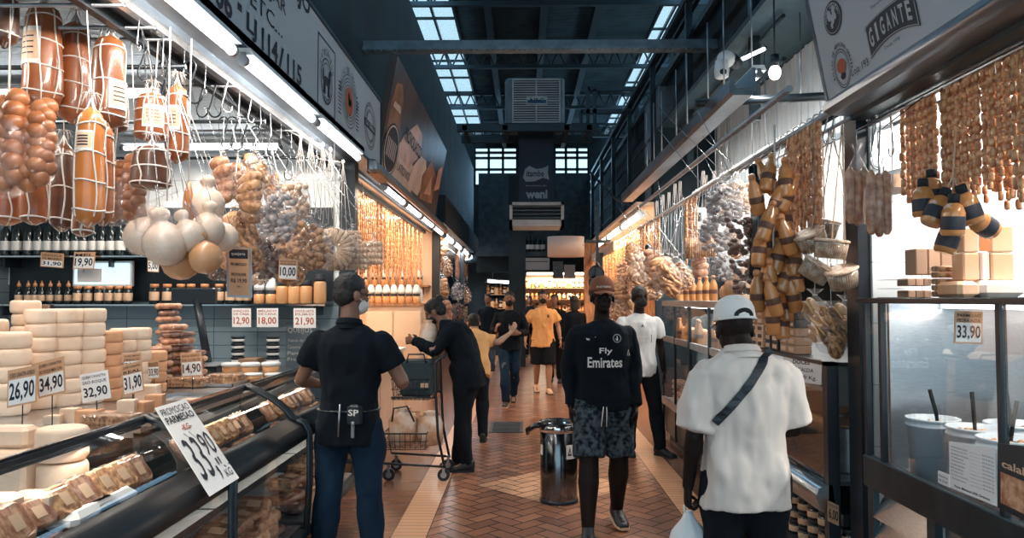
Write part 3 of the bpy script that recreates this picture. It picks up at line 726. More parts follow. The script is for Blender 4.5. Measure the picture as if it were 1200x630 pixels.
# ------------------------------------------------------------ price cards
def card(name, q4, Y, lines, price, label, cat='price sign', top='kraft', ink='ink', frac=.36, group=None, origin_low=None, dY=0.0, stick=True, whole=None, bold=.02):
    """q4 = TL, TR, BR, BL of the card in the photo; Y its distance; dY tilts the top back"""
    TL, TR, BR, BL = [W(x, y, Y + (dY if i < 2 else 0)) for i, (x, y) in enumerate(q4)]
    u = BR - BL; v = TL - BL; n = u.cross(v).normalized()
    t = thing(name, (BL + BR) / 2, label, cat, group)
    b = MB(); b.plate([BL, BR, BR + v, TL], .003, 0); b.build('card', whole or top, t)
    if not whole:
        b = MB(); lo = BL + u * .05 + v * .05 + n * .001; b.add([lo, lo + u * .9, lo + u * .9 + v * (.92 - frac), lo + v * (.92 - frac)], [(0, 1, 2, 3)], 0); b.build('price_panel', 'paper', t)
    b = MB(); k = len(lines); hh = frac / max(1, k)
    for i, s_ in enumerate(lines):
        write(b, s_, BL + u * .08 + v * (.97 - (i + 1) * hh * .92), u * .84, v * (hh * .62), 0, .01, .002)
    write(b, price, BL + u * .08 + v * .10, u * .84, v * (.80 - frac), 0, bold, .0025)
    b.build('lettering', ink, t)
    if stick:
        zl_ = (BL + BR).z / 2; b = MB(); p_ = (BL + BR) / 2 - n * .006; b.cyl(p_ + v * .4, Vector((p_.x, p_.y, 1.08 if (Y < 5 and 0 < zl_ - 1.08 < .25) else zl_ - .03)), .0025, 6); b.build('stick', 'black', t)
    return t
M['trim_black'] = mat('satin_black_trim', (.010, .015, .02), .42, spec=.3)
# ------------------------------------------------------------ left glass counters
def counter(y0, y1, label, deck, deckx):
    t = thing('display_counter', (-1.8, (y0 + y1) / 2, 0), label, 'display counter', 'glass display counters of the cheese stall')
    b = MB(); b.box((-2.75, y0, .1), (-1.42, y1, .30)); b.box((-2.75, y0, .3), (-2.70, y1, 1.04)); b.box((-2.75, y0, .30), (-1.22, y0 + .02, .34)); b.build('base', 'black', t)
    b = MB(); b.box((-2.7, y0 + .03, 0), (-1.5, y1 - .03, .1)); b.build('plinth', 'blackm', t)
    b = MB(); b.box((-2.75, y0, 1.04), (deckx, y1, 1.08) if deck > 1 else (-2.06, y1, 1.08)); b.build('worktop', 'steel', t)
    if deck < 1:
        b = MB(); b.box((-2.06, y0, deck - .03), (deckx, y1, deck)); b.box((-2.07, y0, deck), (-2.055, y1, 1.05)); b.build('cheese_deck', 'steel', t)
    b = MB(); b.box((deckx - .02, y0, .72), (-1.28, y1, .75)); b.box((deckx - .03, y0, .66), (deckx, y1, deck - .02)); b.build('inner_shelf', 'dark_steel', t)
    b = MB(); b.box((-2.5, y0 + .02, .33), (-1.24, y1 - .02, .36)); b.build('lower_shelf', 'steel2', t)
    prof = [(-1.575, 1.125), (-1.50, 1.095), (-1.41, 1.045), (-1.34, .99), (-1.305, .945)]
    b = MB()
    b.rings([[(x, y0 + .015, z) for x, z in prof], [(x, y1 - .015, z) for x, z in prof]], 0, True, cap=False, closed=False); b.build('front_glass', 'glass', t)
    b = MB(); b.box((-1.60, y0, 1.10), (-1.56, y1, 1.135), 0, .008); b.box((-1.575, y0, 1.132), (-1.562, y1, 1.14), 1); b.build('top_rail', ['black', 'chrome'], t)
    b = MB(); pr2 = [(-1.31, .955), (-1.285, .94), (-1.235, .915), (-1.205, .87), (-1.21, .84), (-1.26, .85), (-1.31, .90)]
    b.rings([[(x, y0, z) for x, z in pr2], [(x, y1, z) for x, z in pr2]], 0, True); b.build('middle_trim', 'trim_black', t)
    b = MB(); b.rings([[(-1.222, y0 + .02, .86), (-1.212, y0 + .02, .6), (-1.23, y0 + .02, .32)], [(-1.222, y1 - .02, .86), (-1.212, y1 - .02, .6), (-1.23, y1 - .02, .32)]], 0, True, cap=False, closed=False); b.build('lower_glass', 'glass', t)
    b = MB(); b.box((-1.25, y0, .28), (-1.205, y1, .34), 0, .01); b.build('bottom_trim', 'dark_steel', t)
    ld = bpy.data.lights.new('case_fill', 'AREA'); ld.shape = 'RECTANGLE'; ld.size = .03; ld.size_y = y1 - y0 - .1; ld.energy = 2.4; ld.color = (1, .86, .72)  # fill light added to brighten the packs behind the upper glass
    lo = bpy.data.objects.new('case_fill', ld); col.objects.link(lo); lo.parent = t; lo.location = Vector((-1.572, (y0 + y1) / 2, 1.088)) - Vector(t.location); lo.rotation_euler = (0, -.5, 0)
    b = MB(); b.box((-1.59, y0 + .05, 1.094), (-1.56, y1 - .05, 1.10)); b.build('fill_housing', 'black', t)  # dark cover made up for the added fill light
    ld = bpy.data.lights.new('case_fill', 'AREA'); ld.shape = 'RECTANGLE'; ld.size = .03; ld.size_y = y1 - y0 - .1; ld.energy = .8; ld.color = (1, .80, .62)  # weaker fill light added for the lower packs, without any lamp body
    lo = bpy.data.objects.new('case_fill', ld); col.objects.link(lo); lo.parent = t; lo.location = Vector((-1.29, (y0 + y1) / 2, .84)) - Vector(t.location); lo.rotation_euler = (0, -.25, 0)
    for y in (y0 + .012, y1 - .012):
        b = MB(); b.tube([(x + .004, y, z + .006) for x, z in prof] + [(-1.27, y, .94)], .014, 8); b.build('rib', 'black', t)
        b = MB(); b.tube([(-1.29, y, .945), (-1.235, y, .925), (-1.205, y, .875), (-1.2, y, .6), (-1.22, y, .3)], .013, 8); b.build('lower_rib', 'dark_steel', t)
    return t
counter(1.9, 3.12, 'glass counter nearest the camera, with big white cheeses in it', .92, -1.60)
counter(3.14, 4.24, 'middle glass counter, behind the tall 33,90 paper sign', 1.08, -1.60)
counter(4.26, 5.5, 'glass counter beside the man in the dark polo shirt, holding tubs', 1.08, -1.60)
# ------------------------------------------------------------ shelves and bench on the bottle wall
def shelfunit(x0, x1, y0, y1, z, label, m='black', edge='chrome'):
    t = thing('wall_shelf', ((x0 + x1) / 2, (y0 + y1) / 2, z), label, 'shelf')
    b = MB(); b.box((x0, y0, z - .02), (x1, y1, z)); b.build('board', m, t)
    b = MB(); b.box((x0, y0 - .006, z - .016), (x1, y0, z - .002)); b.build('edge_strip', edge, t)
    for k in range(3):
        x = x0 + .1 + (x1 - x0 - .2) * k / 2
        b = MB(); b.box((x - .01, y0 + .05, z - .1), (x + .01, y1, z - .02)); b.build('bracket', 'black', t)
    return t
shelfunit(-4.68, -1.72, 6.5, 6.79, 1.575, 'long black shelf of small bottles and honey jars on the tiled wall')
shelfunit(-4.68, -2.6, 6.5, 6.79, 2.0, 'upper black shelf carrying the wine bottles')
b = MB(); b.box((-4.68, 6.775, 1.6), (-1.72, 6.788, 2.45)); tag(b.build('wall_board', 'black'), 'black board on the tiled wall behind the bottles', 'board')
t = thing('back_bench', (-3.2, 6.5, 0), 'steel bench along the grey-blue tiled wall behind the counters', 'bench')
b = MB(); b.box((-4.6, 6.2, .96), (-1.75, 6.78, 1.0)); b.build('worktop', 'steel2', t)
for x in (-4.55, -3.2, -1.8): b = MB(); b.box((x - .02, 6.25, 0), (x + .02, 6.29, .96)); b.build('leg', 'dark_steel', t)
b = MB(); b.box((-4.55, 6.24, .3), (-1.8, 6.76, .33)); b.build('under_shelf', 'dark_steel', t)
# screen
t = thing('computer_screen', W(120, 334, 6.55), 'pale glowing computer screen among the small bottles', 'screen')
a_, c_ = W(88, 308, 6.62), W(152, 333, 6.62)
b = MB(); b.box((a_.x - .02, 6.62, c_.z - .02), (c_.x + .02, 6.66, a_.z + .02), 0, .005); b.build('bezel', 'plastic_white', t)
b = MB(); b.box((a_.x, 6.612, c_.z), (c_.x, 6.618, a_.z)); b.build('display', 'screen', t)
b = MB(); b.box((a_.x + .03, 6.609, c_.z + .02), ((a_.x + c_.x) / 2, 6.611, a_.z - .05)); b.build('window_pattern', 'paper', t)
b = MB(); b.box(((a_.x + c_.x) / 2 - .04, 6.63, 1.575), ((a_.x + c_.x) / 2 + .04, 6.66, c_.z)); b.build('stand', 'plastic_white', t)
# ------------------------------------------------------------ right near case
ZT = 1.60
t = thing('display_case', (2.0, 2.7, 0), 'black framed glass case of white pails by the tiled wall', 'display case')
X0, X1, Y0, Y1 = 1.6, 2.25, 1.5, 3.55
b = MB(); b.box((X0 - .02, Y0, ZT), (X1 + .05, Y1 + .05, ZT + .025), 0, .004); b.build('top', 'black', t)
b = MB(); b.box((X0, Y0, .80), (X1, Y1, .84)); b.build('deck', 'steel2', t)
b = MB(); b.box((X0 - .02, Y0, .76), (X0 + .02, Y1, .90), 0, .004); b.build('front_rail', 'dark_steel', t)
b = MB(); b.box((X0 + .1, Y1 - .03, .84), (X1, Y1 - .01, ZT)); b.box((X1 - .02, Y0, .84), (X1, Y1, ZT)); b.build('steel_back', 'steel', t)
for y in (Y1 - .02, 3.38, 2.545, 1.9):
    b = MB(); b.box((X0 - .012, y - .012, .90), (X0 + .012, y + .012, ZT)); b.build('mullion', 'black', t)
b = MB(); b.box((X0 - .003, 2.56, .9), (X0 + .001, Y1 - .03, ZT)); b.build('front_glass', 'glass', t)
b = MB(); b.box((X0 - .003, 1.92, .9), (X0 + .001, 2.53, ZT)); b.build('front_glass', 'glass', t)
b = MB(); b.box((X0 + .3, Y0 + .1, ZT - .022), (X0 + .36, Y1 - .1, ZT - .002)); b.build('strip_lamp', 'tube', t)
ld = bpy.data.lights.new('strip_light', 'AREA'); ld.shape = 'RECTANGLE'; ld.size = .06; ld.size_y = 1.8; ld.energy = 11; ld.color = (1, .86, .74)
lo = bpy.data.objects.new('strip_light', ld); col.objects.link(lo); lo.parent = t; lo.location = Vector((X0 + .33, 2.6, ZT - .026)) - Vector(t.location)
b = MB(); b.box((X0 + .06, Y0, 0), (X1, Y1, .1)); b.build('plinth', 'blackm', t)
b = MB(); b.box((X0, Y0, .1), (X0 + .03, Y1, .2)); b.box((X0, 2.98, .2), (X0 + .03, 3.04, .76)); b.box((X0, Y1 - .05, .2), (X0 + .03, Y1, .76)); b.box((X1 - .03, Y0, .1), (X1, Y1, .8)); b.build('lower_frame', 'dark_steel', t)
b = MB()
for k in range(5):
    z = .66 - k * .10
    b.rings([[(X0 + .02, y, z), (X0 + .0, y, z - .035), (X0 + .06, y, z + .075), (X0 + .07, y, z + .08)] for y in (3.05, Y1 - .05)], 0, False)
b.build('louver', 'steel', t)
b = MB(); b.box((X0 + .035, Y0 + .02, .12), (X0 + .045, 2.97, .76)); b.build('steel_door', 'steel2', t)
for y in (2.9, 2.86): b = MB(); b.cyl((X0 - .01, y, .3), (X0 - .01, y, .68), .01, 8); b.build('handle', 'chrome', t)
# hanging valance rail
rail([(1.72, 1.0, 2.485), (1.72, 3.72, 2.485)], .014, 'hanging_rail', 'thin steel rail under the right sign carrying the sausage curtain', 'rail', 'steel2')
# ------------------------------------------------------------ right middle: low glazed case with steel bumper (behind the white shirt)
def rcase(y0, y1, label, top, goods_top=True):
    t = thing('display_case', (1.9, (y0 + y1) / 2, 0), label, 'display case')
    b = MB(); b.box((1.70, y0, 0), (2.4, y1, .12)); b.box((2.40, y0, 0), (2.44, y1, top)); b.build('body', 'blackm', t)
    for y in (y0 + .03, y1 - .03):
        b = MB(); b.box((1.58, y - .03, .1), (1.64, y + .03, top)); b.build('post', 'black', t)
    b = MB(); b.box((1.58, y0, top - .02), (2.42, y1, top)); b.build('top_shelf', 'black', t)
    b = MB(); b.box((1.585, y0 + .03, 1.13), (1.615, y1 - .03, 1.155)); b.build('middle_rail', 'steel2', t)
    b = MB(); b.box((1.60, y0 + .06, .66), (1.606, y1 - .06, 1.13)); b.build('lower_glass', 'glass_s', t)
    b = MB(); b.box((1.60, y0 + .06, 1.155), (1.606, y1 - .06, top - .02)); b.build('upper_glass', 'glass', t)
    b = MB(); b.box((1.62, y0 + .06, .64), (2.40, y1 - .06, .66)); b.build('inner_shelf', 'steel2', t)
    b = MB(); b.rings([[(1.60, y, .66), (1.53, y, .64), (1.515, y, .60), (1.54, y, .52), (1.62, y, .50)] for y in (y0, y1)], 0, True); b.build('bumper', 'steel', t)
    b = MB(); b.box((1.66, y0 + .02, .44), (2.4, y1 - .02, .5)); b.box((1.6, y0 + .02, .14), (2.4, y1 - .02, .17)); b.build('bottom_shelf', 'dark_steel', t)
    return t
rcase(3.95, 5.6, 'dark glazed case with steel bumper behind the white-shirted man, beneath the DOCES sign', 1.29)
def tallcase(y0, y1, label, x0=1.6, x1=2.3, lamp=True):
    t = thing('display_case', (1.9, (y0 + y1) / 2, 0), label, 'display case')
    top = 1.60
    b = MB(); b.box((x0 + .08, y0, 0), (x1, y1, .1)); b.build('plinth', 'blackm', t)
    b = MB(); b.box((x0, y0, top - .06), (x1, y1, top)); b.build('top', 'steel', t)
    for y in (y0 + .015, (y0 + y1) / 2, y1 - .015):
        b = MB(); b.box((x0 - .005, y - .014, .1), (x0 + .02, y + .014, top - .06)); b.build('post', 'black', t)
    b = MB(); b.box((x0, y0, 1.14), (x0 + .03, y1, 1.2)); b.box((x0 - .01, y0, .42), (x0 + .03, y1, .5)); b.build('front_rail', 'steel2', t)
    b = MB(); b.box((x0 + .005, y0 + .03, 1.2), (x0 + .01, y1 - .03, top - .06)); b.build('upper_glass', 'glass', t)
    b = MB(); b.box((x0 + .005, y0 + .03, .5), (x0 + .01, y1 - .03, 1.14)); b.build('lower_glass', 'glass', t)
    b = MB(); b.box((x0 + .02, y0, 1.13), (x1, y1, 1.15)); b.build('upper_shelf', 'steel2', t)
    b = MB(); b.box((x0 + .02, y0, .46), (x1, y1, .48)); b.build('lower_shelf', 'steel2', t)
    b = MB(); b.box((x1 - .02, y0, .1), (x1, y1, top - .06)); b.build('back', 'steel2', t)
    b = MB(); b.box((x0 + .03, y0, .1), (x0 + .05, y1, .44)); b.build('lower_front', 'dark_steel', t)
    if lamp:
        b = MB(); b.box((x0 + .25, y0 + .08, top - .08), (x0 + .33, y1 - .08, top - .062)); l = b.build('strip_lamp', 'tube', t)
        ld = bpy.data.lights.new('strip_light', 'AREA'); ld.shape = 'RECTANGLE'; ld.size = .06; ld.size_y = y1 - y0 - .2; ld.energy = 5; ld.color = (1, .93, .85)
        lo = bpy.data.objects.new('strip_light', ld); col.objects.link(lo); lo.parent = t; lo.location = Vector((x0 + .29, (y0 + y1) / 2, top - .085)) - Vector(t.location)
    return t
tallcase(5.75, 7.3, 'lit steel-topped case just past the white-capped man')
tallcase(7.4, 8.8, 'glass case behind the masked man in the white T-shirt', 1.62)
# ------------------------------------------------------------ makers of hanging goods (hanging point at the origin, goods below it)
def hook_pts(s=1.0, L=.13, turn=1):
    pts = []
    for i in range(7): a = PI * (1.0 - i / 6 * 1.05); pts.append((.018 * s * math.cos(a) * turn, 0, .018 * s * math.sin(a)))
    pts = [(x, 0, z) for x, _, z in pts]
    x0 = pts[-1][0]
    pts += [(x0 * .5, 0, -.3 * L), (x0 * .1, 0, -.55 * L), (-x0 * .3, 0, -.75 * L)]
    for i in range(8): a = PI * (1.0 + i / 7 * 1.1); pts.append((-x0 * .3 + .022 * s * turn + .022 * s * math.cos(a) * turn, 0, -.82 * L + .022 * s * math.sin(a)))
    return pts
def mk_hook(mm='tin', L=.13):
    b = MB(); b.tube(hook_pts(L=L), .0028, 6); return b.build('meat_hook', mm, None, (0, 0, 0))
HOOK = Proto(mk_hook()); HOOKB = Proto(mk_hook('black', .10))
RODS = [(2.95, 2.80), (3.2, 2.80), (3.35, 2.80), (4.1, 2.80), (5.2, 2.80), (3.5, 2.72), (4.6, 2.72), (5.8, 2.72)]
def rod_top(x, y): ry, rz_ = min(RODS, key=lambda q: abs(q[0] - y)); return Vector((min(x, -1.66), ry, rz_))
def cheese_log(name, cx, top, bot, w, Y, mm, label, nets=4, tag_=None, rope=True, cat='cheese', group='smoked cheese logs in string nets', up=2.8, verts=4, taper=.12, tw=0):
    """cheese log in a string net hanging on its own cord"""
    s = Y / 880; r = w / 2 * s; L = (bot - top) * s; o = W(cx, top, Y)
    t = thing(name, o, label, cat, group)
    prof = []
    for i in range(15):
        f = i / 14
        if f < .2: k = math.sin(math.acos(1 - f / .2) if f < .2 else 1) * (1 - taper) + .02
        elif f > .86: k = math.sqrt(max(0.0, 1 - ((f - .86) / .14) ** 2)) * .97 + .03
        else: k = (1 - taper) + taper * (f - .2) / .66
        prof.append((max(r * .06, r * k), -f * L))
    a0 = R.uniform(0, 3)
    b = MB(); ring = []
    for rr, z in prof: ring.append([(o.x + rr * math.cos(2 * PI * j / 20) * (1 + .04 * math.sin(3 * 2 * PI * j / 20 + z * 20)), o.y + rr * math.sin(2 * PI * j / 20), o.z + z) for j in range(20)])
    b.rings(ring); b.build('cheese', mm, t)
    def rad(f):
        x = f * 14; i = min(13, int(x)); return prof[i][0] + (prof[i + 1][0] - prof[i][0]) * (x - i)
    if rope:
        b = MB()
        for i in range(nets):
            f = .16 + .70 * i / max(1, nets - 1)
            pts = []
            for j in range(18):
                a = 2 * PI * j / 18; ff = f + .012 * math.sin(a * 2 + i); q = rad(ff) + .0012
                pts.append((o.x + q * math.cos(a), o.y + q * math.sin(a), o.z - ff * L))
            b.tube(pts, .0038, 5, closed=True)
        for k in range(verts):
            a = a0 + 2 * PI * k / verts
            pts = [(o.x, o.y, o.z + .03)]
            for i in range(12): f = .02 + .97 * i / 11; q = rad(min(.999, f)) + .0015; aa = a + .15 * math.sin(f * 8 + k); pts.append((o.x + q * math.cos(aa), o.y + q * math.sin(aa), o.z - f * L))
            b.tube(pts, .0038, 5)
        b.build('string_net', 'string', t)
    b = MB(); b.tube([(o.x, o.y, o.z - .005), (o.x, o.y, o.z + .05), rod_top(o.x, o.y)], .003, 6); b.build('cord', 'string', t)
    b = MB()
    for k in range(12):
        a = k * .52; b.tube([(o.x, o.y, o.z + .045), (o.x + .02 * math.cos(a), o.y + .02 * math.sin(a), o.z + .055), (o.x + .04 * math.cos(a), o.y + .04 * math.sin(a), o.z + .02 + .03 * math.sin(k * 2.1))], .0013, 4)
    b.build('frayed_knot', 'string', t)
    if tag_:
        f0, f1, side = tag_; b = MB(); n = 8; c0 = -PI / 2 + side
        for m_, ins, li in ((0, 0, .0022), (1, .12, .003)):
            rr = []
            for f in (f0 + (f1 - f0) * ins, f1 - (f1 - f0) * ins):
                rr.append([(o.x + (rad(f) + li) * math.cos(c0 + (-.7 + 1.4 * i / n) * (1 - ins)), o.y + (rad(f) + li) * math.sin(c0 + (-.7 + 1.4 * i / n) * (1 - ins)), o.z - f * L) for i in range(n + 1)])
            b.rings(rr, m_, True, cap=False, closed=False)
        for k in range(4):
            f = f0 + (f1 - f0) * (.25 + .15 * k); rr = []
            for ff in (f, f + .012): rr.append([(o.x + (rad(f) + .004) * math.cos(c0 + -.45 + .8 * i / n), o.y + (rad(f) + .004) * math.sin(c0 + -.45 + .8 * i / n), o.z - ff * L) for i in range(n + 1)])
            b.rings(rr, 2, True, cap=False, closed=False)
        b.build('label', ['label_w', 'label', 'ink'], t)
    return t
G1 = 'smoked cheese logs in string nets'
cheese_log('cheese_log', 8, -60, 62, 30, 3.0, 'provo_dark', 'dark netted cheese log cut off by the photo corner, top left', 3)
cheese_log('cheese_log', 52, 2, 132, 44, 3.2, 'provo', 'fat netted brown cheese log with a big printed label', 4, (.28, .62, -.25))
cheese_log('cheese_log', 89, 24, 150, 38, 3.35, 'provo', 'netted brown cheese log just right of the one with the big label', 4)
cheese_log('cheese_log', 129, 40, 156, 40, 3.2, 'provo', 'netted brown cheese log hanging third in the front row, frayed knot above', 3, (.5, .8, 1.2))
cheese_log('cheese_log', 107, 124, 270, 34, 3.0, 'provo_orange', 'bright orange netted cheese log, longest in front', 4, (.22, .38, 0))
cheese_log('cheese_log', 123, 142, 268, 22, 3.15, 'provo', 'brown cheese log behind the bright orange one', 4)
cheese_log('cheese_log', 98, 228, 278, 22, 3.1, 'provo', 'short brown cheese log peeping out below the bright orange one', 2)
cheese_log('cheese_log', 75, 166, 274, 26, 3.4, 'provo_dark', 'dark smoked cheese log left of the bright orange one', 3)
cheese_log('cheese_log', 42, 200, 265, 30, 3.25, 'provo', 'short netted cheese log below the bagged braids', 2)
cheese_log('cheese_log', 9, 200, 266, 32, 3.35, 'provo', 'brown cheese log at the photo edge below the bagged braids', 2)
cheese_log('cheese_log', 178, 108, 168, 38, 3.4, 'provo', 'small round-ended netted cheese with a label, over the dark one', 4, (.3, .75, .6))
cheese_log('cheese_log', 178, 170, 224, 46, 3.3, 'provo_dark', 'very dark netted cheese above the bagged white gourds', 3)
cheese_log('cheese_log', 208, 98, 194, 28, 3.5, 'provo', 'slim netted cheese log, rightmost of the smoked logs', 4, (.3, .6, 0))
cheese_log('cheese_log', 136, 92, 158, 28, 3.6, 'provo_dark', 'dark netted cheese log half hidden behind the orange one', 3)
cheese_log('cheese_log', 60, 80, 140, 30, 3.7, 'provo_dark', 'dark netted cheese log low behind the labelled one', 3)
def bag_shell(b, o, w, L, d=None, m=0, neck=.22, seed=0, pts=16, flare=True):
    """gathered bag hanging from o; w, d half width and depth"""
    d = d or w * .7; rr = []; rs = random.Random(seed)
    spec = [(.0, .5, 0), (.06, .28, 0), (.12, .10, 0), (.2, .35, 1), (.34, .8, 1), (.5, 1, 1), (.7, 1.05, 1), (.86, .95, 1), (.96, .7, 1), (1, .25, 1)]
    for f, k, _ in spec:
        ring = []
        for j in range(pts):
            a = 2 * PI * j / pts; q = 1 + (.10 if _ else .35) * math.sin(j * 2.3 + f * 9 + seed) * (1 if f > .1 or flare else 0) + rs.uniform(-.05, .05)
            ring.append((o[0] + w * k * q * math.cos(a), o[1] + d * k * q * math.sin(a), o[2] - f * L))
        rr.append(ring)
    b.rings(rr, m, True, cap=False)
def mk_bag(seed, kind, w=.10, L=.30, mm='snack', bagm='bag'):
    rs = random.Random(seed)
    t = thing('snack_bag', (0, 0, 0)); b = MB()
    if kind == 'lump':
        for i in range(52):
            f = .26 + .68 * (i / 51); a = rs.uniform(0, 2 * PI); q = math.sqrt(rs.random()) * .86
            b.ell((w * q * math.cos(a), w * .7 * q * math.sin(a), -f * L), rs.uniform(.016, .026), rs.uniform(.014, .02), rs.uniform(.012, .02), 8, 5, 0, Euler((rs.uniform(-1, 1), rs.uniform(-1, 1), 0)).to_matrix())
    elif kind == 'disc':
        for i in range(22):
            f = .28 + .62 * (i / 21); a = rs.uniform(0, 2 * PI)
            mt = Euler((rs.uniform(.6, 1.6), rs.uniform(-.5, .5), rs.uniform(0, 3))).to_matrix()
            c = Vector((w * .55 * math.cos(a), w * .4 * math.sin(a), -f * L)); b.ell(c, w * .42, w * .42, .006, 14, 5, 0, mt)
    elif kind == 'ring':
        for i in range(20):
            f = .3 + .6 * (i / 19); a = rs.uniform(0, 2 * PI); mt = Euler((rs.uniform(.4, 1.9), rs.uniform(-.5, .5), rs.uniform(0, 3))).to_matrix()
            c = Vector((w * .3 * math.cos(a), w * .3 * math.sin(a), -f * L)); rr_ = w * .46
            b.tube([c + mt @ Vector((rr_ * math.cos(2 * PI * k / 12), rr_ * math.sin(2 * PI * k / 12), 0)) for k in range(12)], .014, 6, closed=True)
    elif kind == 'loaf':
        for i in range(5):
            f = .32 + .56 * (i / 4); b.ell((rs.uniform(-.02, .02), rs.uniform(-.02, .02), -f * L), w * .9, w * .62, L * .13, 12, 7, 0, Euler((0, rs.uniform(-.5, .5), 0)).to_matrix())
    elif kind == 'stick':
        for i in range(20):
            x = -w * .7 + 1.4 * w * (i % 7) / 6; y = (-.4 + .4 * (i // 7)) * w
            b.tube([(x, y, -.30 * L), (x + rs.uniform(-.01, .01), y, -.94 * L)], .009, 6)
    elif kind == 'tray':
        for k in range(4):
            z = -(.28 + .17 * k) * L
            for i in range(6): b.tube([(-w * .8 + 1.6 * w * i / 5, -w * .35, z), (-w * .8 + 1.6 * w * i / 5 + .01, -w * .3, z - .14 * L)], .014, 6)
            b.box((-w * .95, -w * .2, z - .16 * L), (w * .95, w * .25, z - .15 * L), 0)
    b.build('contents', mm, t)['kind'] = 'stuff'
    b = MB(); bag_shell(b, (0, 0, 0), w, L, seed=seed); b.build('bag', bagm, t)
    b = MB(); b.tube([(.012 * math.cos(a * PI / 4), .012 * math.sin(a * PI / 4), -.12 * L) for a in range(8)], .004, 5, closed=True); b.build('tie', 'string', t)
    return t
BAGS = {}
for k, a in {'lumps': ('lump', .10, .30, 'snack'), 'pale': ('lump', .10, .32, 'snack_l'), 'garlic': ('lump', .10, .32, 'snack_g'), 'discs': ('disc', .10, .30, 'chip'), 'rings': ('ring', .11, .32, 'snack'),
             'loaves': ('loaf', .085, .34, 'snack'), 'sticks': ('stick', .08, .30, 'snack'), 'tray': ('tray', .09, .28, 'snack_l'), 'meat': ('loaf', .08, .34, 'meat'), 'dark': ('lump', .10, .30, 'meat_d')}.items():
    BAGS[k] = Proto(mk_bag(len(k) * 7 + 3, *a)); BAGS[k].kind = a
DESC = {'lumps': 'clear bag of brown toasted nibbles', 'pale': 'clear bag of pale nibbles', 'garlic': 'clear bag of greyish garlic-like bulbs', 'discs': 'clear bag of round biscuits', 'rings': 'clear bag of ring biscuits',
        'loaves': 'clear bag of browned loaves', 'sticks': 'clear bag of thin brown sticks', 'tray': 'clear bag of layered wafers', 'meat': 'clear bag of cured brown meat', 'dark': 'clear bag of dark dried bits'}
def hang_bag(kind, px, y0, y1, Y, where, group, up=None, railx=None, fat=1.0):
    p = BAGS[kind]; o = W(px, y0, Y); L = (y1 - y0) * Y / 880; k = L / p.kind[2]
    t = p.place(o, R.uniform(-.5, .5), DESC[kind] + ' ' + where, 'snack bag', group, (k * fat, k * fat, k))
    if up:
        topx = railx if railx is not None else o.x
        b = MB(); b.tube([o + Vector((0, 0, -.02)), o + Vector((0, 0, .03)), rod_top(topx, o.y) if up == 2.8 else Vector((topx, o.y, up))], .002, 5)
        c = b.build('cord', 'tin', None, o); c.parent = t; c.location = (0, 0, 0); c.scale = (1 / (k * fat), 1 / (k * fat), 1 / k); c.rotation_euler = (0, 0, 0)
        c.matrix_parent_inverse = Matrix.Rotation(-t.rotation_euler.z, 4, 'Z')
        # cancel the parent's turn and scale so that the cord stays straight
        c.matrix_parent_inverse = Matrix.Identity(4); me = c.data
        rz = Matrix.Rotation(-t.rotation_euler.z, 3, 'Z')
        for v in me.vertices: v.co = rz @ v.co
    return t
# bagged braids, left
def braid(b, o, L, r, m=0, n=8, seed=0):
    for i in range(n):
        z = o[2] - L * (i + .5) / n
        for s_ in (-1, 1):
            zz = z + (L / n * .5 if s_ > 0 else 0)
            b.ell((o[0] + s_ * r * .45, o[1] + .2 * r * math.cos(i * 2), zz), r * .80, r * .8, L / n * .85, 12, 8, m, Euler((0, s_ * .85, 0)).to_matrix())
for cx, y0, y1, w, Y, lab in ((10, 100, 228, 40, 2.95, 'clear bag with two thick braided cheeses at the left photo edge'), (48, 112, 214, 34, 3.0, 'clear bag with a braided cheese left of the dark smoked log'), (135, 186, 262, 24, 3.45, 'slim braided cheese in a bag right of the orange log'), (158, 172, 262, 26, 3.4, 'thicker braided cheese in a bag over the white gourds')):
    s = Y / 880; o = W(cx, y0, Y); L = (y1 - y0) * s; t = thing('braided_cheese', o, lab, 'cheese', 'bagged braided cheeses')
    b = MB(); braid(b, (o.x + .004, o.y, o.z - L * .12), L * .84, w * s * .42, n=7)
    b.build('braid', 'braid', t)
    if cx == 10: b = MB(); braid(b, (o.x + .085, o.y + .03, o.z - L * .2), L * .76, w * s * .36, n=7); b.build('braid', 'braid', t)
    b = MB(); bag_shell(b, o, w * s * .62, L * 1.06, w * s * .6, seed=int(cx)); b.build('bag', 'bag_thin', t)
    b = MB(); b.tube([o + Vector((0, 0, -.03)), o + Vector((0, 0, .05)), rod_top(o.x, o.y)], .003, 5); b.build('cord', 'string', t)
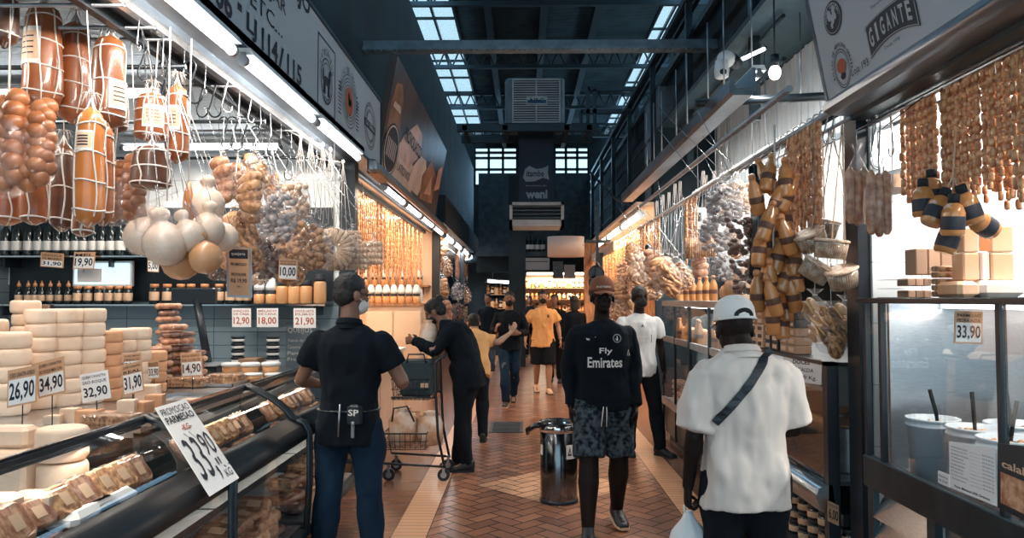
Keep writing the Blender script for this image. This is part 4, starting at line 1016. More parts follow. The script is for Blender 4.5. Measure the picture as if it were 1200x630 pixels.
# gourd-shaped cheeses
def gourd(cx, cy, r, Y, mm, lab, head=(0, -1), wrap=True, up=True, group='gourd-shaped cheeses over the counter', hr=.45):
    s = Y / 880; c = W(cx, cy, Y); rr = r * s; t = thing('gourd_cheese', c, lab, 'cheese', group)
    b = MB(); b.lathe((c.x, c.y, c.z), [(rr * .25, -rr * .98), (rr * .62, -rr * .82), (rr * .92, -rr * .45), (rr, 0), (rr * .93, rr * .42), (rr * .7, rr * .75), (rr * .34, rr * 1.02), (rr * .27, rr * 1.1), (rr * .42, rr * 1.28), (rr * hr, rr * 1.45), (rr * .36, rr * 1.65), (rr * .12, rr * 1.76)], 20)
    o_ = b.build('cheese', mm, t)
    ang = math.atan2(head[0], -head[1]); o_.rotation_euler = (0, ang, 0)
    hd = Vector((math.sin(ang), 0, math.cos(ang)))
    if wrap:
        b = MB(); b.lathe((c.x, c.y, c.z), [(rr * .3, -rr * 1.06), (rr * .8, -rr * .8), (rr * 1.06, -rr * .1), (rr * .97, rr * .5), (rr * .5, rr * 1.0), (rr * .45, rr * 1.5), (rr * .2, rr * 1.85)], 14)
        q = b.build('shrink_bag', 'bag_thin', t); q.rotation_euler = (0, ang, 0)
    if up:
        b = MB(); top = c + hd * rr * 1.6; b.tube([top - hd * rr * .1, top + Vector((0, 0, .02)), rod_top(top.x, c.y)], .002, 5); b.build('cord', 'tin', t)
    return t
gourd(168, 277, 22, 3.25, 'gourd_white', 'white gourd cheese in shrink wrap, lowest left of the bagged ones', (.5, -1))
gourd(194, 286, 25, 3.15, 'gourd_white', 'largest wrapped white gourd cheese, in the middle of the bagged ones', (-.2, -1))
gourd(222, 277, 19, 3.2, 'gourd_white', 'wrapped white gourd cheese right of the largest one', (-.4, -1))
gourd(243, 240, 20, 3.4, 'gourd_white', 'bare white gourd cheese, topmost of the pale bunch', (.0, -1), False)
gourd(262, 278, 17, 3.4, 'gourd_white', 'bare white gourd cheese at the right edge of the pale bunch', (-.4, -1), False)
gourd(243, 270, 20, 3.3, 'gourd_white', 'bare cream gourd cheese in the middle of the pale bunch', (.1, -1), False)
gourd(241, 302, 19, 3.2, 'gourd_tan', 'tan gourd cheese at the bottom of the bunch, beside the promotion sign', (-.3, -1), False)
gourd(212, 306, 22, 3.3, 'gourd_tan', 'shaded tan gourd cheese under the wrapped white ones', (.3, -1), False)
o = W(221, 226, 3.35); t = thing('string_cheese_bunch', o, 'orange stringy cheese bunch hanging between the white gourds', 'cheese')
b = MB()
for i in range(9): b.tube([o + Vector((0, 0, .05)), o + Vector((.015 * math.cos(i), .012 * math.sin(i * 2), -.02)), o + Vector((.035 * math.cos(i * .7), .02 * math.sin(i), -.17))], .007, 6, r2=.010)
b.build('strands', 'provo_orange', t); b = MB(); b.cyl(o + Vector((0, 0, .04)), (o.x, o.y, 2.8), .003, 5); b.build('cord', 'string', t)
# cross rods the goods hang from
for k, yy in enumerate((2.95, 3.2, 3.35, 4.1, 5.2)):
    rail([(-4.6, yy, 2.80), (-1.6, yy, 2.80)], .009, 'cross_rod', 'slim steel rod over the hanging cheeses, %s in the row' % nth(k), 'rod', 'steel2', 'slim rods over the hanging cheeses')
# big clear bag round the white gourds
o = W(196, 222, 3.2); t = thing('clear_bag', o, 'large crumpled clear bag round the wrapped white gourd cheeses', 'plastic bag')
b = MB(); bag_shell(b, o, .13, .20, .09, seed=5, pts=20); b.build('bag', 'bag', t); b = MB(); b.cyl(o + Vector((0, 0, -.05)), (o.x, o.y, 2.8), .003, 5); b.build('cord', 'string', t)
# snack bags in the middle of the cheese stall
GS = 'bags hung at the front of the cheese stall'
for i, (k, px, y0, y1, Y, f, w) in enumerate((
        ('meat', 262, 170, 240, 3.9, .9, 'nearest the white gourd cheeses'), ('loaves', 296, 188, 262, 4.1, 1.0, 'hanging high in the centre of the cheese stall'), ('discs', 300, 172, 222, 4.4, 1.0, 'with folded card, behind the loaves'),
        ('rings', 290, 240, 312, 4.2, .9, 'below the bag of loaves'), ('garlic', 326, 210, 286, 4.0, 1.0, 'right of the bag of loaves'), ('pale', 345, 200, 262, 4.6, 1.0, 'high behind the greyish bulbs'),
        ('dark', 312, 262, 328, 4.4, 1.0, 'low, behind the 10,00 card'), ('lumps', 362, 245, 318, 4.6, 1.0, 'right of the 10,00 card'), ('garlic', 350, 245, 300, 5.0, .9, 'in shade deep behind the others'),
        ('loaves', 274, 232, 318, 4.5, .8, 'deep behind the promotion sign'), ('dark', 262, 250, 330, 4.7, .8, 'lowest by the promotion sign'), ('pale', 375, 262, 312, 5.0, 1.1, 'nearest the man in the dark polo shirt'),
        ('rings', 338, 262, 330, 4.8, 1.0, 'just over the honey jars'), ('meat', 280, 180, 235, 5.0, 1.0, 'behind the first meat bag'), ('lumps', 318, 190, 240, 5.2, 1.0, 'small and high, far back in the cheese stall'),
        ('pale', 303, 285, 335, 5.0, 1.0, 'hanging lowest over the jar shelf'))):
    hang_bag(k, px, y0, y1, Y, w, GS, 2.8, fat=f)
for i, (px, y0, y1, Y, w) in enumerate(((418, 280, 318, 5.3, 'over the head of the man in the dark polo'), (438, 272, 312, 5.6, 'further right over the dark polo man'), (413, 262, 292, 5.8, 'behind the lower one, over the dark polo man'))):
    hang_bag('tray', px, y0, y1, Y, w, 'trays over the man in the dark polo', 2.8, fat=1.1)
# round fan of wafers
o = W(391, 292, 5.2); t = thing('wafer_pack', o, 'round pack of wafers fanned like a wheel', 'snack pack')
b = MB()
for k in range(22):
    a = 2 * PI * k / 22; d = Vector((math.cos(a), 0, math.sin(a))); b.tube([o + d * .025, o + d * .15], .012, 6, r2=.02)
b.build('wafers', 'snack_l', t); b = MB(); b.ell(o, .165, .035, .165, 20, 8); b.build('wrap', 'bag_thin', t); b = MB(); b.cyl(o + Vector((0, 0, .15)), (o.x, o.y, 2.8), .003, 5); b.build('cord', 'string', t)
# white ribbons and cords: long bags on white strings
for i, (px, y0, y1, Y) in enumerate(((365, 165, 250, 5.4), (352, 160, 250, 5.2), (387, 175, 262, 5.8), (402, 190, 270, 6.0), (378, 170, 255, 5.5))):
    o, e = W(px, y0, Y), W(px, y1, Y); t = thing('white_ribbon', o, 'long white tie string hanging in the cheese stall, ' + nth(i) + ' of the bundle', 'string', 'long white tie strings')
    b = MB()
    for q in range(4): b.tube([rod_top(o.x, o.y), o, o + (e - o) * .4 + Vector((.02 * (q - 1.5), 0, 0)), e + Vector((.04 * (q - 1.5), .02 * q, 0))], .0025, 5)
    b.build('strings', 'string', t); b = MB(); b.ell(o, .014, .014, .02); b.build('knot', 'string', t)
# hooks on the left rails
k = 0
for px, X in [(p, -1.62) for p in (160, 190, 215, 240, 262, 280, 292, 306, 318, 330, 342, 352, 362, 372, 381, 390, 398, 406, 413, 420, 426)]:
    d = WX(px, 100, X); HOOK.place((X, d.y, 2.805), R.uniform(.9, 2.2), 'steel S-hook, ' + nth(k) + ' from the camera on the bright rail', 'hook', 'S-hooks on the bright rail', R.uniform(1.0, 1.5)); k += 1
k = 0
for px, py, Y in ((165, 52, 3.4), (192, 62, 3.5), (247, 120, 4.1), (262, 128, 4.6), (285, 130, 4.6), (232, 150, 4.1), (272, 160, 4.6), (222, 110, 3.5), (300, 130, 5.2), (315, 150, 5.2), (282, 175, 5.8), (335, 160, 5.8)):
    HOOKB.place((W(px, py, Y).x, Y, 2.80 if Y in (4.1, 5.2) else (2.80 if Y < 3.45 else 2.72)), R.uniform(-.5, .5), 'long hook on a cross rod, ' + nth(k) + ' from the camera', 'hook', 'hooks on the cross rods', 1.7); k += 1
# ------------------------------------------------------------ strings of sausage
def chain_pts(L, pitch, r, zig, seed):
    rs = random.Random(seed); pts = []; rad = []; n = int(L / pitch)
    for i in range(n):
        ox, oy = zig * (1 if i % 2 else -1) + rs.uniform(-.3, .3) * zig, rs.uniform(-1, 1) * zig
        for f, k in ((.0, .42), (.07, .9), (.3, 1), (.7, 1), (.93, .9), (1, .42)):
            pts.append((ox * (1 - abs(2 * f - 1) * .6), oy, -(i + f * .96) * pitch)); rad.append(r * k)
    return pts, rad
def mk_chain(L, pitch, r, mm, seed, double=True):
    r *= .82
    t = thing('sausage_string', (0, 0, 0))
    for q in range(3):
        pts, rad = chain_pts(L * (1, .93, .86)[q], pitch, r, r * .35, seed + q)
        b = MB(); b.tube([(x + (q - 1) * r * 2.0, y + (q % 2) * r * 1.2, z) for x, y, z in pts], r, 7, 0, radii=rad); b.build('strand', mm, t)
    b = MB(); b.tube([(-r * 2, 0, -.006), (-r * 1.6, 0, .012), (-r, 0, .026), (r, 0, .026), (r * 1.6, 0, .012), (r * 2, r, -.006)], r * .35, 5); b.build('loop', 'link_tie', t)
    return t
CH = [Proto(mk_chain(.62, .050, .0135, 'saus', 1)), Proto(mk_chain(.62, .043, .0125, 'saus', 5)), Proto(mk_chain(.62, .056, .0135, 'saus_y', 9)), Proto(mk_chain(.62, .046, .0125, 'saus', 13))]
def strings(lst, X, ztop, zbot, place, group, jit=0.0):
    for i, px in enumerate(lst):
        Y = WX(px, 200, X).y; L = ztop - (zbot(px) if callable(zbot) else zbot); p = CH[R.randrange(4)]
        p.place((X + R.uniform(-jit, jit), Y, ztop), R.choice((PI / 2, PI / 2 + .4, PI / 2 - .4)), 'string of small dry sausages, ' + place.format(nth(i)), 'sausage string', group, (1, 1, L / .62))
strings([1062, 1069, 1076, 1083, 1090, 1096], 1.72, 2.47, lambda p: 2.02 + R.uniform(-.04, .04), '{} from the tiled wall in the narrow bundle', 'narrow bundle of sausage strings')
strings([1112, 1119, 1127, 1135, 1143, 1151, 1160, 1169, 1178, 1187, 1196, 1206, 1217], 1.72, 2.47, lambda p: 2.03 + R.uniform(-.10, .05), '{} in the front row of the big curtain', 'front row of the sausage curtain')
rail([(1.84, 1.0, 2.485), (1.84, 3.72, 2.485)], .012, 'hanging_rail', 'second thin rail behind the sausage curtain', 'rail', 'black')
strings([1116, 1126, 1137, 1149, 1161, 1174, 1187, 1200, 1214], 1.84, 2.47, lambda p: 2.0 + R.uniform(-.12, .05), '{} in the back row of the big curtain', 'back row of the sausage curtain')
strings([926, 931, 936, 941, 946, 951, 956, 961], 1.55, 2.55, lambda p: 1.98 + R.uniform(-.04, .04), '{} of the bundle left of the dark post', 'sausage strings by the dark post')
strings([930, 938, 946, 955], 1.62, 2.55, lambda p: 2.0, '{} in the rear of the bundle by the dark post', 'rear sausage strings by the dark post')
strings([804, 809, 814, 758, 763, 768, 772, 754, 751], 1.55, 2.545, lambda p: 1.95 + R.uniform(-.05, .05), '{} counted among the bags of the middle right stall', 'sausage strings among the bags')
for row, X in enumerate((-1.75, -1.95, -2.2)):
    lst = [420 + 4.6 * i for i in range(21)] if row == 0 else [420 + 7 * i for i in range(13)]
    strings([p for p in lst if WX(p, 200, X).y < 13.2 and WX(p, 200, X).y > 7.1], X, 2.765 if row == 0 else 2.72, lambda p: 1.86 + R.uniform(-.05, .05), '{} in the ' + ('front', 'middle', 'rear')[row] + ' row of the peach stall', ('front', 'middle', 'rear')[row] + ' row of strings in the peach stall', .006)
for X in (-1.95, -2.2): rail([(X, 6.9, 2.735), (X, 13.4, 2.735)], .01, 'hanging_rail', 'rail of sausage strings in the peach stall, ' + ('middle row', 'rear row')[X < -2], 'rail', 'steel2')
strings([704 + 3.4 * i for i in range(16)], 1.75, 2.66, lambda p: 1.98 + R.uniform(-.05, .05), '{} in the far right wood stall', 'sausage strings of the far right stall', .006)
strings([718 + 4.2 * i for i in range(12)], 2.0, 2.66, lambda p: 1.98 + R.uniform(-.05, .05), '{} in the rear row of the far right wood stall', 'rear sausage strings of the far right stall', .006)
for X in (1.75, 2.0): rail([(X, 10.3, 2.675), (X, 17.0, 2.675)], .012, 'hanging_rail', 'rail of sausage strings in the far right wood stall, ' + ('front row', 'rear row')[X > 1.9], 'rail', 'steel2')
# hooks by the tiled wall, right
for i, (px, s_) in enumerate(((1000, 1.6), (1007, 1.7), (1016, 1.8), (1030, 2.2), (1046, 1.6))):
    HOOK.place((1.72, min(3.7, WX(px, 150, 1.72).y), 2.49), R.uniform(.2, 1.4), 'steel S-hook under the right sign, ' + nth(i) + ' from the dark post', 'hook', 'S-hooks under the right sign', s_)
for i, px in enumerate((905, 912, 919, 926, 934, 942, 950, 958, 966, 975, 860, 845, 830, 816, 800, 790)):
    HOOK.place((1.55, WX(px, 170, 1.55).y, 2.57), R.uniform(-.3, .3), 'S-hook on the lower pipe rail, ' + nth(i) + ' along it', 'hook', 'S-hooks on the lower pipe rail', 1.2)
# ------------------------------------------------------------ makers of shelf goods (base at the origin)
def mk_lathe(name, parts, n=14):
    """parts: list of (part name, material, profile)"""
    t = thing(name, (0, 0, 0))
    for pn, mm, prof in parts: b = MB(); b.lathe((0, 0, 0), prof, n); b.build(pn, mm, t)
    return t
SAUCE = Proto(mk_lathe('sauce_bottle', [('bottle', 'bottle_dark', [(.03, 0), (.034, .01), (.034, .11), (.026, .135), (.013, .155), (.013, .17)]), ('cap', 'cap_o', [(.018, .165), (.018, .19), (.008, .205), (.006, .225)]), ('label', 'label', [(.0346, .03), (.0352, .032), (.0352, .085), (.0346, .087)])]))
JARD = Proto(mk_lathe('preserve_jar', [('jar', 'bottle_dark', [(.036, 0), (.04, .01), (.04, .12), (.03, .14)]), ('lid', 'cap_o', [(.035, .138), (.035, .165), (.03, .168)]), ('label', 'label', [(.0404, .03), (.041, .032), (.041, .10), (.0404, .102)])]))
HONEY = Proto(mk_lathe('honey_jar', [('jar', 'honey', [(.05, 0), (.055, .012), (.055, .14), (.045, .16)]), ('lid', 'blackm', [(.047, .158), (.047, .205), (.04, .21)]), ('label', 'label_d', [(.0474, .168), (.048, .17), (.048, .19), (.0474, .192)])]))
MILK = Proto(mk_lathe('white_topped_bottle', [('jar', 'honey', [(.045, 0), (.05, .01), (.05, .085), (.04, .1)]), ('label', 'label_d', [(.045, .08), (.046, .09), (.045, .125), (.04, .13)]), ('lid', 'plastic_white', [(.05, .125), (.05, .16), (.03, .235), (.01, .245)])]))
WINE = Proto(mk_lathe('wine_bottle', [('bottle', 'bottle_dark', [(.04, 0), (.043, .01), (.043, .2), (.03, .235), (.015, .26), (.014, .32)]), ('label', 'label_w', [(.0434, .05), (.044, .052), (.044, .13), (.0434, .132)]), ('cap', 'label_d', [(.016, .29), (.016, .325), (.01, .327)])]))
HOT = Proto(mk_lathe('hot_sauce_bottle', [('bottle', 'amber', [(.03, 0), (.036, .012), (.037, .10), (.032, .14), (.016, .175), (.015, .19)]), ('cap', 'cap_o', [(.018, .188), (.018, .205), (.012, .215)]), ('label', 'ink_brown', [(.0376, .062), (.0382, .064), (.0382, .094), (.0372, .096)])]))
SQUAT = Proto(mk_lathe('dark_jar', [('jar', 'bottle_dark', [(.045, 0), (.048, .01), (.048, .06), (.04, .07)]), ('lid', 'label_d', [(.046, .068), (.046, .088), (.04, .09)]), ('label', 'label', [(.0484, .015), (.0492, .017), (.0492, .05), (.0484, .052)])]))
z2 = 1.575; GB = 'bottles and jars on the long shelf'
def put(p, px, y, z, lab, cat, group, sc_=1.0): return p.place((W(px, 340, y).x, y, z), R.uniform(0, 6), lab, cat, group, sc_)
for i, px in enumerate((22, 33, 41, 49, 59, 69, 80)): put(SAUCE, px, 6.6, z2, 'small dark sauce bottle with orange tip, ' + nth(i) + ' from the left on the long shelf', 'bottle', 'orange-tipped sauce bottles on the long shelf', .92)
for i, px in enumerate((91, 103, 116, 128, 139, 150)): put(JARD, px, 6.58, z2, 'small preserve jar below the computer screen, ' + nth(i) + ' from the left', 'jar', 'preserve jars below the screen', .95)
for i, px in enumerate((181, 196, 212, 224, 240, 257, 270)): put(JARD, px, 6.58, z2, 'preserve jar with tan label, ' + nth(i) + ' from the left behind the gourd cheeses', 'jar', 'preserve jars behind the gourd cheeses', 1.05)
for i, px in enumerate((281, 290)): put(SAUCE, px, 6.6, z2, 'orange-tipped bottle by the promotion sign, ' + nth(i) + ' of the pair', 'bottle', 'bottles by the promotion sign', 1.0)
for i, px in enumerate((304, 318)): put(MILK, px, 6.56, z2, 'white-topped caramel bottle, ' + ('left', 'right')[i] + ' of the two beside the honey jars', 'bottle', 'white-topped bottles', .95)
for i, px in enumerate((331, 345, 359)): put(HONEY, px, 6.56, z2, 'caramel-coloured spread jar with dark lid, ' + nth(i) + ' from the left', 'jar', 'caramel spread jars', 1.0)
put(HONEY, 375, 6.56, z2, 'tallest caramel jar at the right end of the long shelf', 'jar', 'caramel spread jars', (1, 1, 1.25))
for i, px in enumerate((5, 18, 32, 44, 55, 66, 77, 88, 97, 108, 118, 129, 140)): put(WINE, px, 6.6, 2.0, 'dark wine bottle, ' + nth(i) + ' from the left on the upper shelf', 'bottle', 'wine bottles on the upper shelf', 1.0)
for i, px in enumerate((168, 176)):
    put(SAUCE, px, 6.64, 2.0, 'sauce bottle right of the wine bottles, ' + nth(i) + ' from the left', 'bottle', 'sauce bottles beside the wine', 1.1)
# black tubs piled on the bench
def mk_blacktub():
    t = thing('black_tub', (0, 0, 0)); b = MB(); b.lathe((0, 0, 0), [(.045, 0), (.055, .05), (.06, .055), (.06, .062)], 14); b.build('tub', 'black', t)
    b = MB(); b.lathe((0, 0, 0), [(.0505, .018), (.054, .04)], 14); b.build('label', 'label_w', t); return t
BT = Proto(mk_blacktub()); SQT = SQUAT
for c_, px in enumerate((279, 320)):
    for k in range(5): BT.place((W(px, 400, 6.45).x, 6.45, 1.0 + .056 * k * 1.05), 0, 'black tub, ' + ('lowest', 'second up', 'middle one', 'second from top', 'topmost')[k] + ' of the ' + ('left', 'right')[c_] + ' pile on the back bench', 'tub', 'black tubs piled on the back bench')
b = MB(); b.box((W(290, 0, 6.5).x, 6.4, 1.0), (W(311, 0, 6.5).x, 6.6, 1.11), 0, .004); tag(b.build('carton_box', 'card'), 'brown carton between the two piles of black tubs', 'box')
# menu poster
t = thing('menu_poster', (W(350, 400, 6.7).x, 6.77, 1.05), 'grey menu poster with lines of text left of the dark polo man', 'poster')
a_, c_ = W(335, 377, 6.77), W(372, 432, 6.77); b = MB(); b.box((a_.x, 6.77, c_.z), (c_.x, 6.785, a_.z)); b.build('sheet', mat('poster_grey', (.16, .2, .23), .6), t)
b = MB()
for k, s_ in enumerate(('QUEIJOS', 'Tabela de precos', 'Canastra meia cura', 'Parmesao', 'Provolone')): write(b, s_, (a_.x + .02, 6.77, a_.z - .11 - .055 * k - (.0 if k == 0 else .02)), (c_.x - a_.x - .04, 0, 0) if k else (.22, 0, 0), (0, 0, .03 if k else .06), 0, 0, .003)
b.build('lettering', 'label_w', t)
# price cards on the bottle wall
card('price_card', [(272, 361), (294, 361), (294, 383), (272, 383)], 6.48, ['RAPADURA', 'DE CASA'], '12,90', 'leftmost white card with an orange price under the jar shelf', ink='ink_red', top='paper', stick=False)
card('price_card', [(301, 361), (326, 361), (326, 383), (301, 383)], 6.48, ['MELADO', 'DE CANA'], '18,00', 'middle white card with an orange price under the jar shelf', ink='ink_red', top='paper', stick=False)
card('price_card', [(344, 361), (370, 361), (370, 384), (344, 384)], 6.48, ['DOCE LEITE', 'PURO'], '21,90', 'rightmost white card with an orange price, beside the menu poster', ink='ink_red', top='paper', stick=False)
card('price_card', [(48, 295), (76, 297), (74, 314), (47, 312)], 6.45, ['LINGUICA', 'DE MINEIRO'], '31,90', 'orange and white card under the wine bottles, left of the screen', frac=.5)
card('price_card', [(87, 295), (112, 294), (110, 315), (85, 315)], 6.45, ['MEL'], '19,90', 'orange and white card above the computer screen', frac=.25)
card('price_card', [(173, 299), (186, 299), (186, 319), (173, 318)], 6.45, ['MEL'], '5,00', 'small card half hidden behind the gourd cheeses', frac=.3)
card('price_card', [(35, 357), (58, 357), (58, 370), (35, 370)], 6.46, ['VINHO', 'SUAVE'], '25,00', 'small orange card at the shelf edge above the cheese stacks', frac=.4)
card('price_card', [(327, 303), (349, 303), (348, 328), (326, 327)], 4.15, ['MANDIOQUINHA', 'CHIPS'], '10,00', 'orange card reading 10,00 among the hanging snack bags', frac=.28, stick=False)
# promotion sign
t = thing('promotion_sign', W(280, 348, 3.6), 'framed orange sign offering PROVOLONE R$ 19,90 beside the gourd cheeses', 'sign')
TL, TR, BR, BL = [W(x, y, 3.6) for x, y in ((265, 288), (294, 290), (295, 349), (266, 348))]
b = MB(); b.plate([BL, BR, TR, TL], .012); b.build('frame', 'steel2', t)
u, v = (BR - BL), (TL - BL); n_ = u.cross(v).normalized(); o = BL + u * .08 + v * .04 + n_ * .001
b = MB(); b.add([o, o + u * .84, o + u * .84 + v * .92, o + v * .92], [(0, 1, 2, 3)]); b.build('poster', 'kraft', t)
b = MB(); o2 = o + v * .72 + n_ * .001 + u * .04; b.add([o2, o2 + u * .76, o2 + u * .76 + v * .18, o2 + v * .18], [(0, 1, 2, 3)], 0); write(b, 'queijaria', o2 + u * .1 + v * .05, u * .56, v * .07, 1, .0, .002)
for s_, h0, h, w0 in (('PROMOCAO', .58, .06, .1), ('PROVOLONE', .38, .06, .12), ('R$ 19,90', .24, .09, .1), ('kilo', .16, .03, .34)): write(b, s_, o + u * w0 + v * h0, u * (.84 - 2 * w0), v * h, 0, .02, .002)
b.build('lettering', ['ink', 'label_w'], t)
b = MB(); b.cyl((TL + TR) / 2, rod_top((TL + TR).x / 2, 3.5), .002, 5); b.build('cord', 'string', t)
# ------------------------------------------------------------ cheeses on the counters
def mk_wheel(mm, r=.075, h=.07, name='round_cheese'):
    b = MB(); b.lathe((0, 0, 0), [(r * .86, 0), (r * .97, h * .1), (r, h * .3), (r, h * .7), (r * .97, h * .9), (r * .86, h)], 22); return b.build(name, mm, None, (0, 0, 0))
WHL = Proto(mk_wheel('cheese')); WHO = Proto(mk_wheel('cheese_o'))
ztop = 1.08
GW = 'stacked cheese wheels on the worktop'
def stack(px, Y, n, p, col_, h=.07, s=1.0):
    x = W(px, 400, Y).x
    for k in range(n):
        p.place((x + R.uniform(-.004, .004), Y + R.uniform(-.005, .005), ztop + k * h * s), R.uniform(0, 6), ('orange' if p is WHO else 'cream') + ' cheese wheel, ' + ('lowest' if k == 0 else 'topmost' if k == n - 1 else nth(k) + ' from the bottom') + ' in the ' + col_, 'cheese', GW, s)
for i, (px, Y, n, o_, s) in enumerate(((14, 3.5, 5, 0, 1.1), (49, 3.72, 7, 0, 1.0), (78, 3.8, 7, 0, 1.0), (105, 3.9, 7, 0, 1.0), (128, 4.0, 6, 1, .88), (144, 4.12, 6, 0, .9), (163, 4.22, 6, 0, .9), (30, 3.9, 8, 0, .95), (-12, 3.62, 6, 0, 1.05), (66, 4.0, 7, 0, .95), (182, 4.35, 4, 1, .85))):
    stack(px, Y, n, WHO if o_ else WHL, nth(i) + ' wheel stack on the rear worktop', s=s)
# big fresh cheeses on the near deck
def big(name, px, yt, yb, w, Y, z0, lab, mm='cheese', half=False, n=1):
    x = W(px, 400, Y).x; s = Y / 880; r = w / 2 * s; h = (yb - yt) * s
    b = MB()
    if half: b.box((x - r, Y - r * .6, z0), (x + r, Y + r * .6, z0 + h), 0, .014)
    else: b.lathe((x, Y, z0), [(r * .88, 0), (r, h * .12), (r, h * .86), (r * .93, h * .97), (r * .8, h)], 26)
    return tag(b.build(name, mm), lab, 'cheese', 'large cheeses in the near counter')
big('cheese_block', 18, 480, 504, 50, 2.75, .92 + .16, 'large pale cheese block on top, left of the tall cheese wheel', half=True)
big('cheese_block', 14, 508, 560, 60, 2.68, .92, 'large pale cheese block at the bottom left of the near counter', half=True)
big('cheese_block', 50, 508, 560, 40, 2.95, .92, 'pale cheese block below, behind the tall cheese wheel', half=True)
big('round_cheese', 76, 0, 38, 56, 2.72, 1.04, 'tall cream cheese wheel cut flat, nearest the 34,90 card')
big('round_cheese', 77, 0, 36, 54, 2.72, .922, 'cream cheese wheel under the tall one in the near counter', mm='cheese')
big('cheese_block', 45, 0, 30, 46, 2.42, .92, 'cream cheese block low beside the front glass', half=True)
big('cheese_block', 2, 0, 40, 50, 2.3, .92, 'cream cheese block at the near edge of the photo', half=True)
def cut(px, Y, w, h, z0, lab, rot=0.0, mm='cheese'):
    x = W(px, 400, Y).x; s = Y / 880; w *= s; h *= s; b = MB()
    c, sn = math.cos(rot), math.sin(rot); pr = [(-w / 2, -w * .4), (w / 2, -w * .45), (w * .42, w * .4), (-w * .4, w * .35)]
    b.rings([[(x + (p * c - q * sn) * k, Y + (p * sn + q * c) * k, z0 + zz) for p, q in pr] for k, zz in ((.97, 0), (1, .006), (1, h - .006), (.96, h))], 0, False)
    return tag(b.build('cheese_piece', mm), lab, 'cheese', 'cut cheese pieces on the counter')
for a_ in ((66, 3.25, 18, 10, 'small square cheese piece behind the tall wheel'), (86, 3.3, 20, 16, 'cube of cheese right behind the tall wheel'), (108, 3.3, 26, 14, 'cut cheese piece below the 32,90 card'), (128, 3.4, 18, 8, 'flat cheese slice right of the 32,90 card'), (152, 3.3, 20, 26, 'upright cheese wedge next to the 31,90 card'),
           (168, 3.35, 22, 22, 'cheese block just right of the 31,90 card'), (184, 3.5, 20, 24, 'cheese block furthest right of the cut pieces'), (175, 3.75, 26, 26, 'cheese block behind the cut pieces'), (172, 3.2, 14, 10, 'small cheese corner in front of the cut pieces'), (208, 3.7, 26, 5, 'thin flat cheese slice on the steel tray'), (226, 3.9, 22, 5, 'second thin cheese slice on the steel tray, further back')):
    px, Y, w, h, lab = a_; cut(px, Y, w, h, 1.08 if Y > 3.13 else .92, lab, R.uniform(-.3, .3), R.choice(('cheese', 'cheese', 'cheese_o')))
def tray(px0, px1, Y, z, lab, d=.16):
    x0, x1 = W(px0, 400, Y).x, W(px1, 400, Y).x; b = MB()
    b.box((x0, Y - d, z), (x1, Y + d, z + .004)); 
    for lo, hi in (((x0, Y - d), (x1, Y - d + .006)), ((x0, Y + d - .006), (x1, Y + d)), ((x0, Y - d), (x0 + .006, Y + d)), ((x1 - .006, Y - d), (x1, Y + d))): b.box((*lo, z), (*hi, z + .022))
    return tag(b.build('steel_tray', 'steel'), lab, 'tray', 'steel trays on the counter')
tray(190, 245, 4.0, 1.08, 'empty steel tray right of the cut cheeses')
tray(196, 285, 4.75, 1.08, 'steel tray under the rolled wafer packs')
def rolls(px0, px1, Y, z, lab, rows=3):
    """wrapped pack of rolled wafers lying side by side, ends to the aisle"""
    x0, x1 = W(px0, 400, Y).x, W(px1, 400, Y).x; r = .010; n = max(3, int((x1 - x0) / (2 * r)))
    t = thing('wafer_roll_pack', ((x0 + x1) / 2, Y, z), lab, 'snack pack', 'packs of rolled wafers')
    b = MB()
    for k in range(rows):
        for i in range(n): b.cyl((x0 + r + 2 * r * i, Y - .06, z + r + k * r * 1.8), (x0 + r + 2 * r * i, Y + .06, z + r + k * r * 1.8), r * .96, 8)
    b.build('wafer_rolls', 'snack', t); b = MB(); b.box((x0 - .006, Y - .066, z), (x1 + .006, Y + .066, z + rows * r * 1.8 + .006), 0, .006); b.build('wrap', 'bag_thin', t)
rolls(106, 166, 3.16, 1.08, 'pack of rolled wafers at the front below the 32,90 card')
rolls(202, 244, 4.6, 1.085, 'pack of rolled wafers under the 14,90 card'); rolls(247, 284, 4.8, 1.085, 'pack of rolled wafers beside the white tubs')
def mk_tub():
    t = thing('white_tub', (0, 0, 0)); b = MB(); b.lathe((0, 0, 0), [(.045, 0), (.052, .075)], 18); b.build('tub', 'honey', t)
    b = MB(); b.lathe((0, 0, 0), [(.056, .07), (.057, .085), (.05, .09)], 18); b.build('lid', 'plastic_white', t); return t
TUB = Proto(mk_tub())
for i, (px, Y) in enumerate(((271, 5.15), (294, 5.15), (318, 5.2))): TUB.place((W(px, 400, Y).x, Y, 1.08), 0, 'round tub with white lid, ' + nth(i) + ' from the left on the far counter', 'tub', 'white-lidded tubs on the counter', 1.15)
for i, (px, Y) in enumerate(((297, 5.0), (322, 5.02))):
    TUB.place((W(px, 400, 4.92).x, 4.92, 1.08), 0, 'lower tub in front of the row of lidded tubs, ' + ('left', 'right')[i] + ' one', 'tub', 'white-lidded tubs on the counter', (1.1, 1.1, .6))
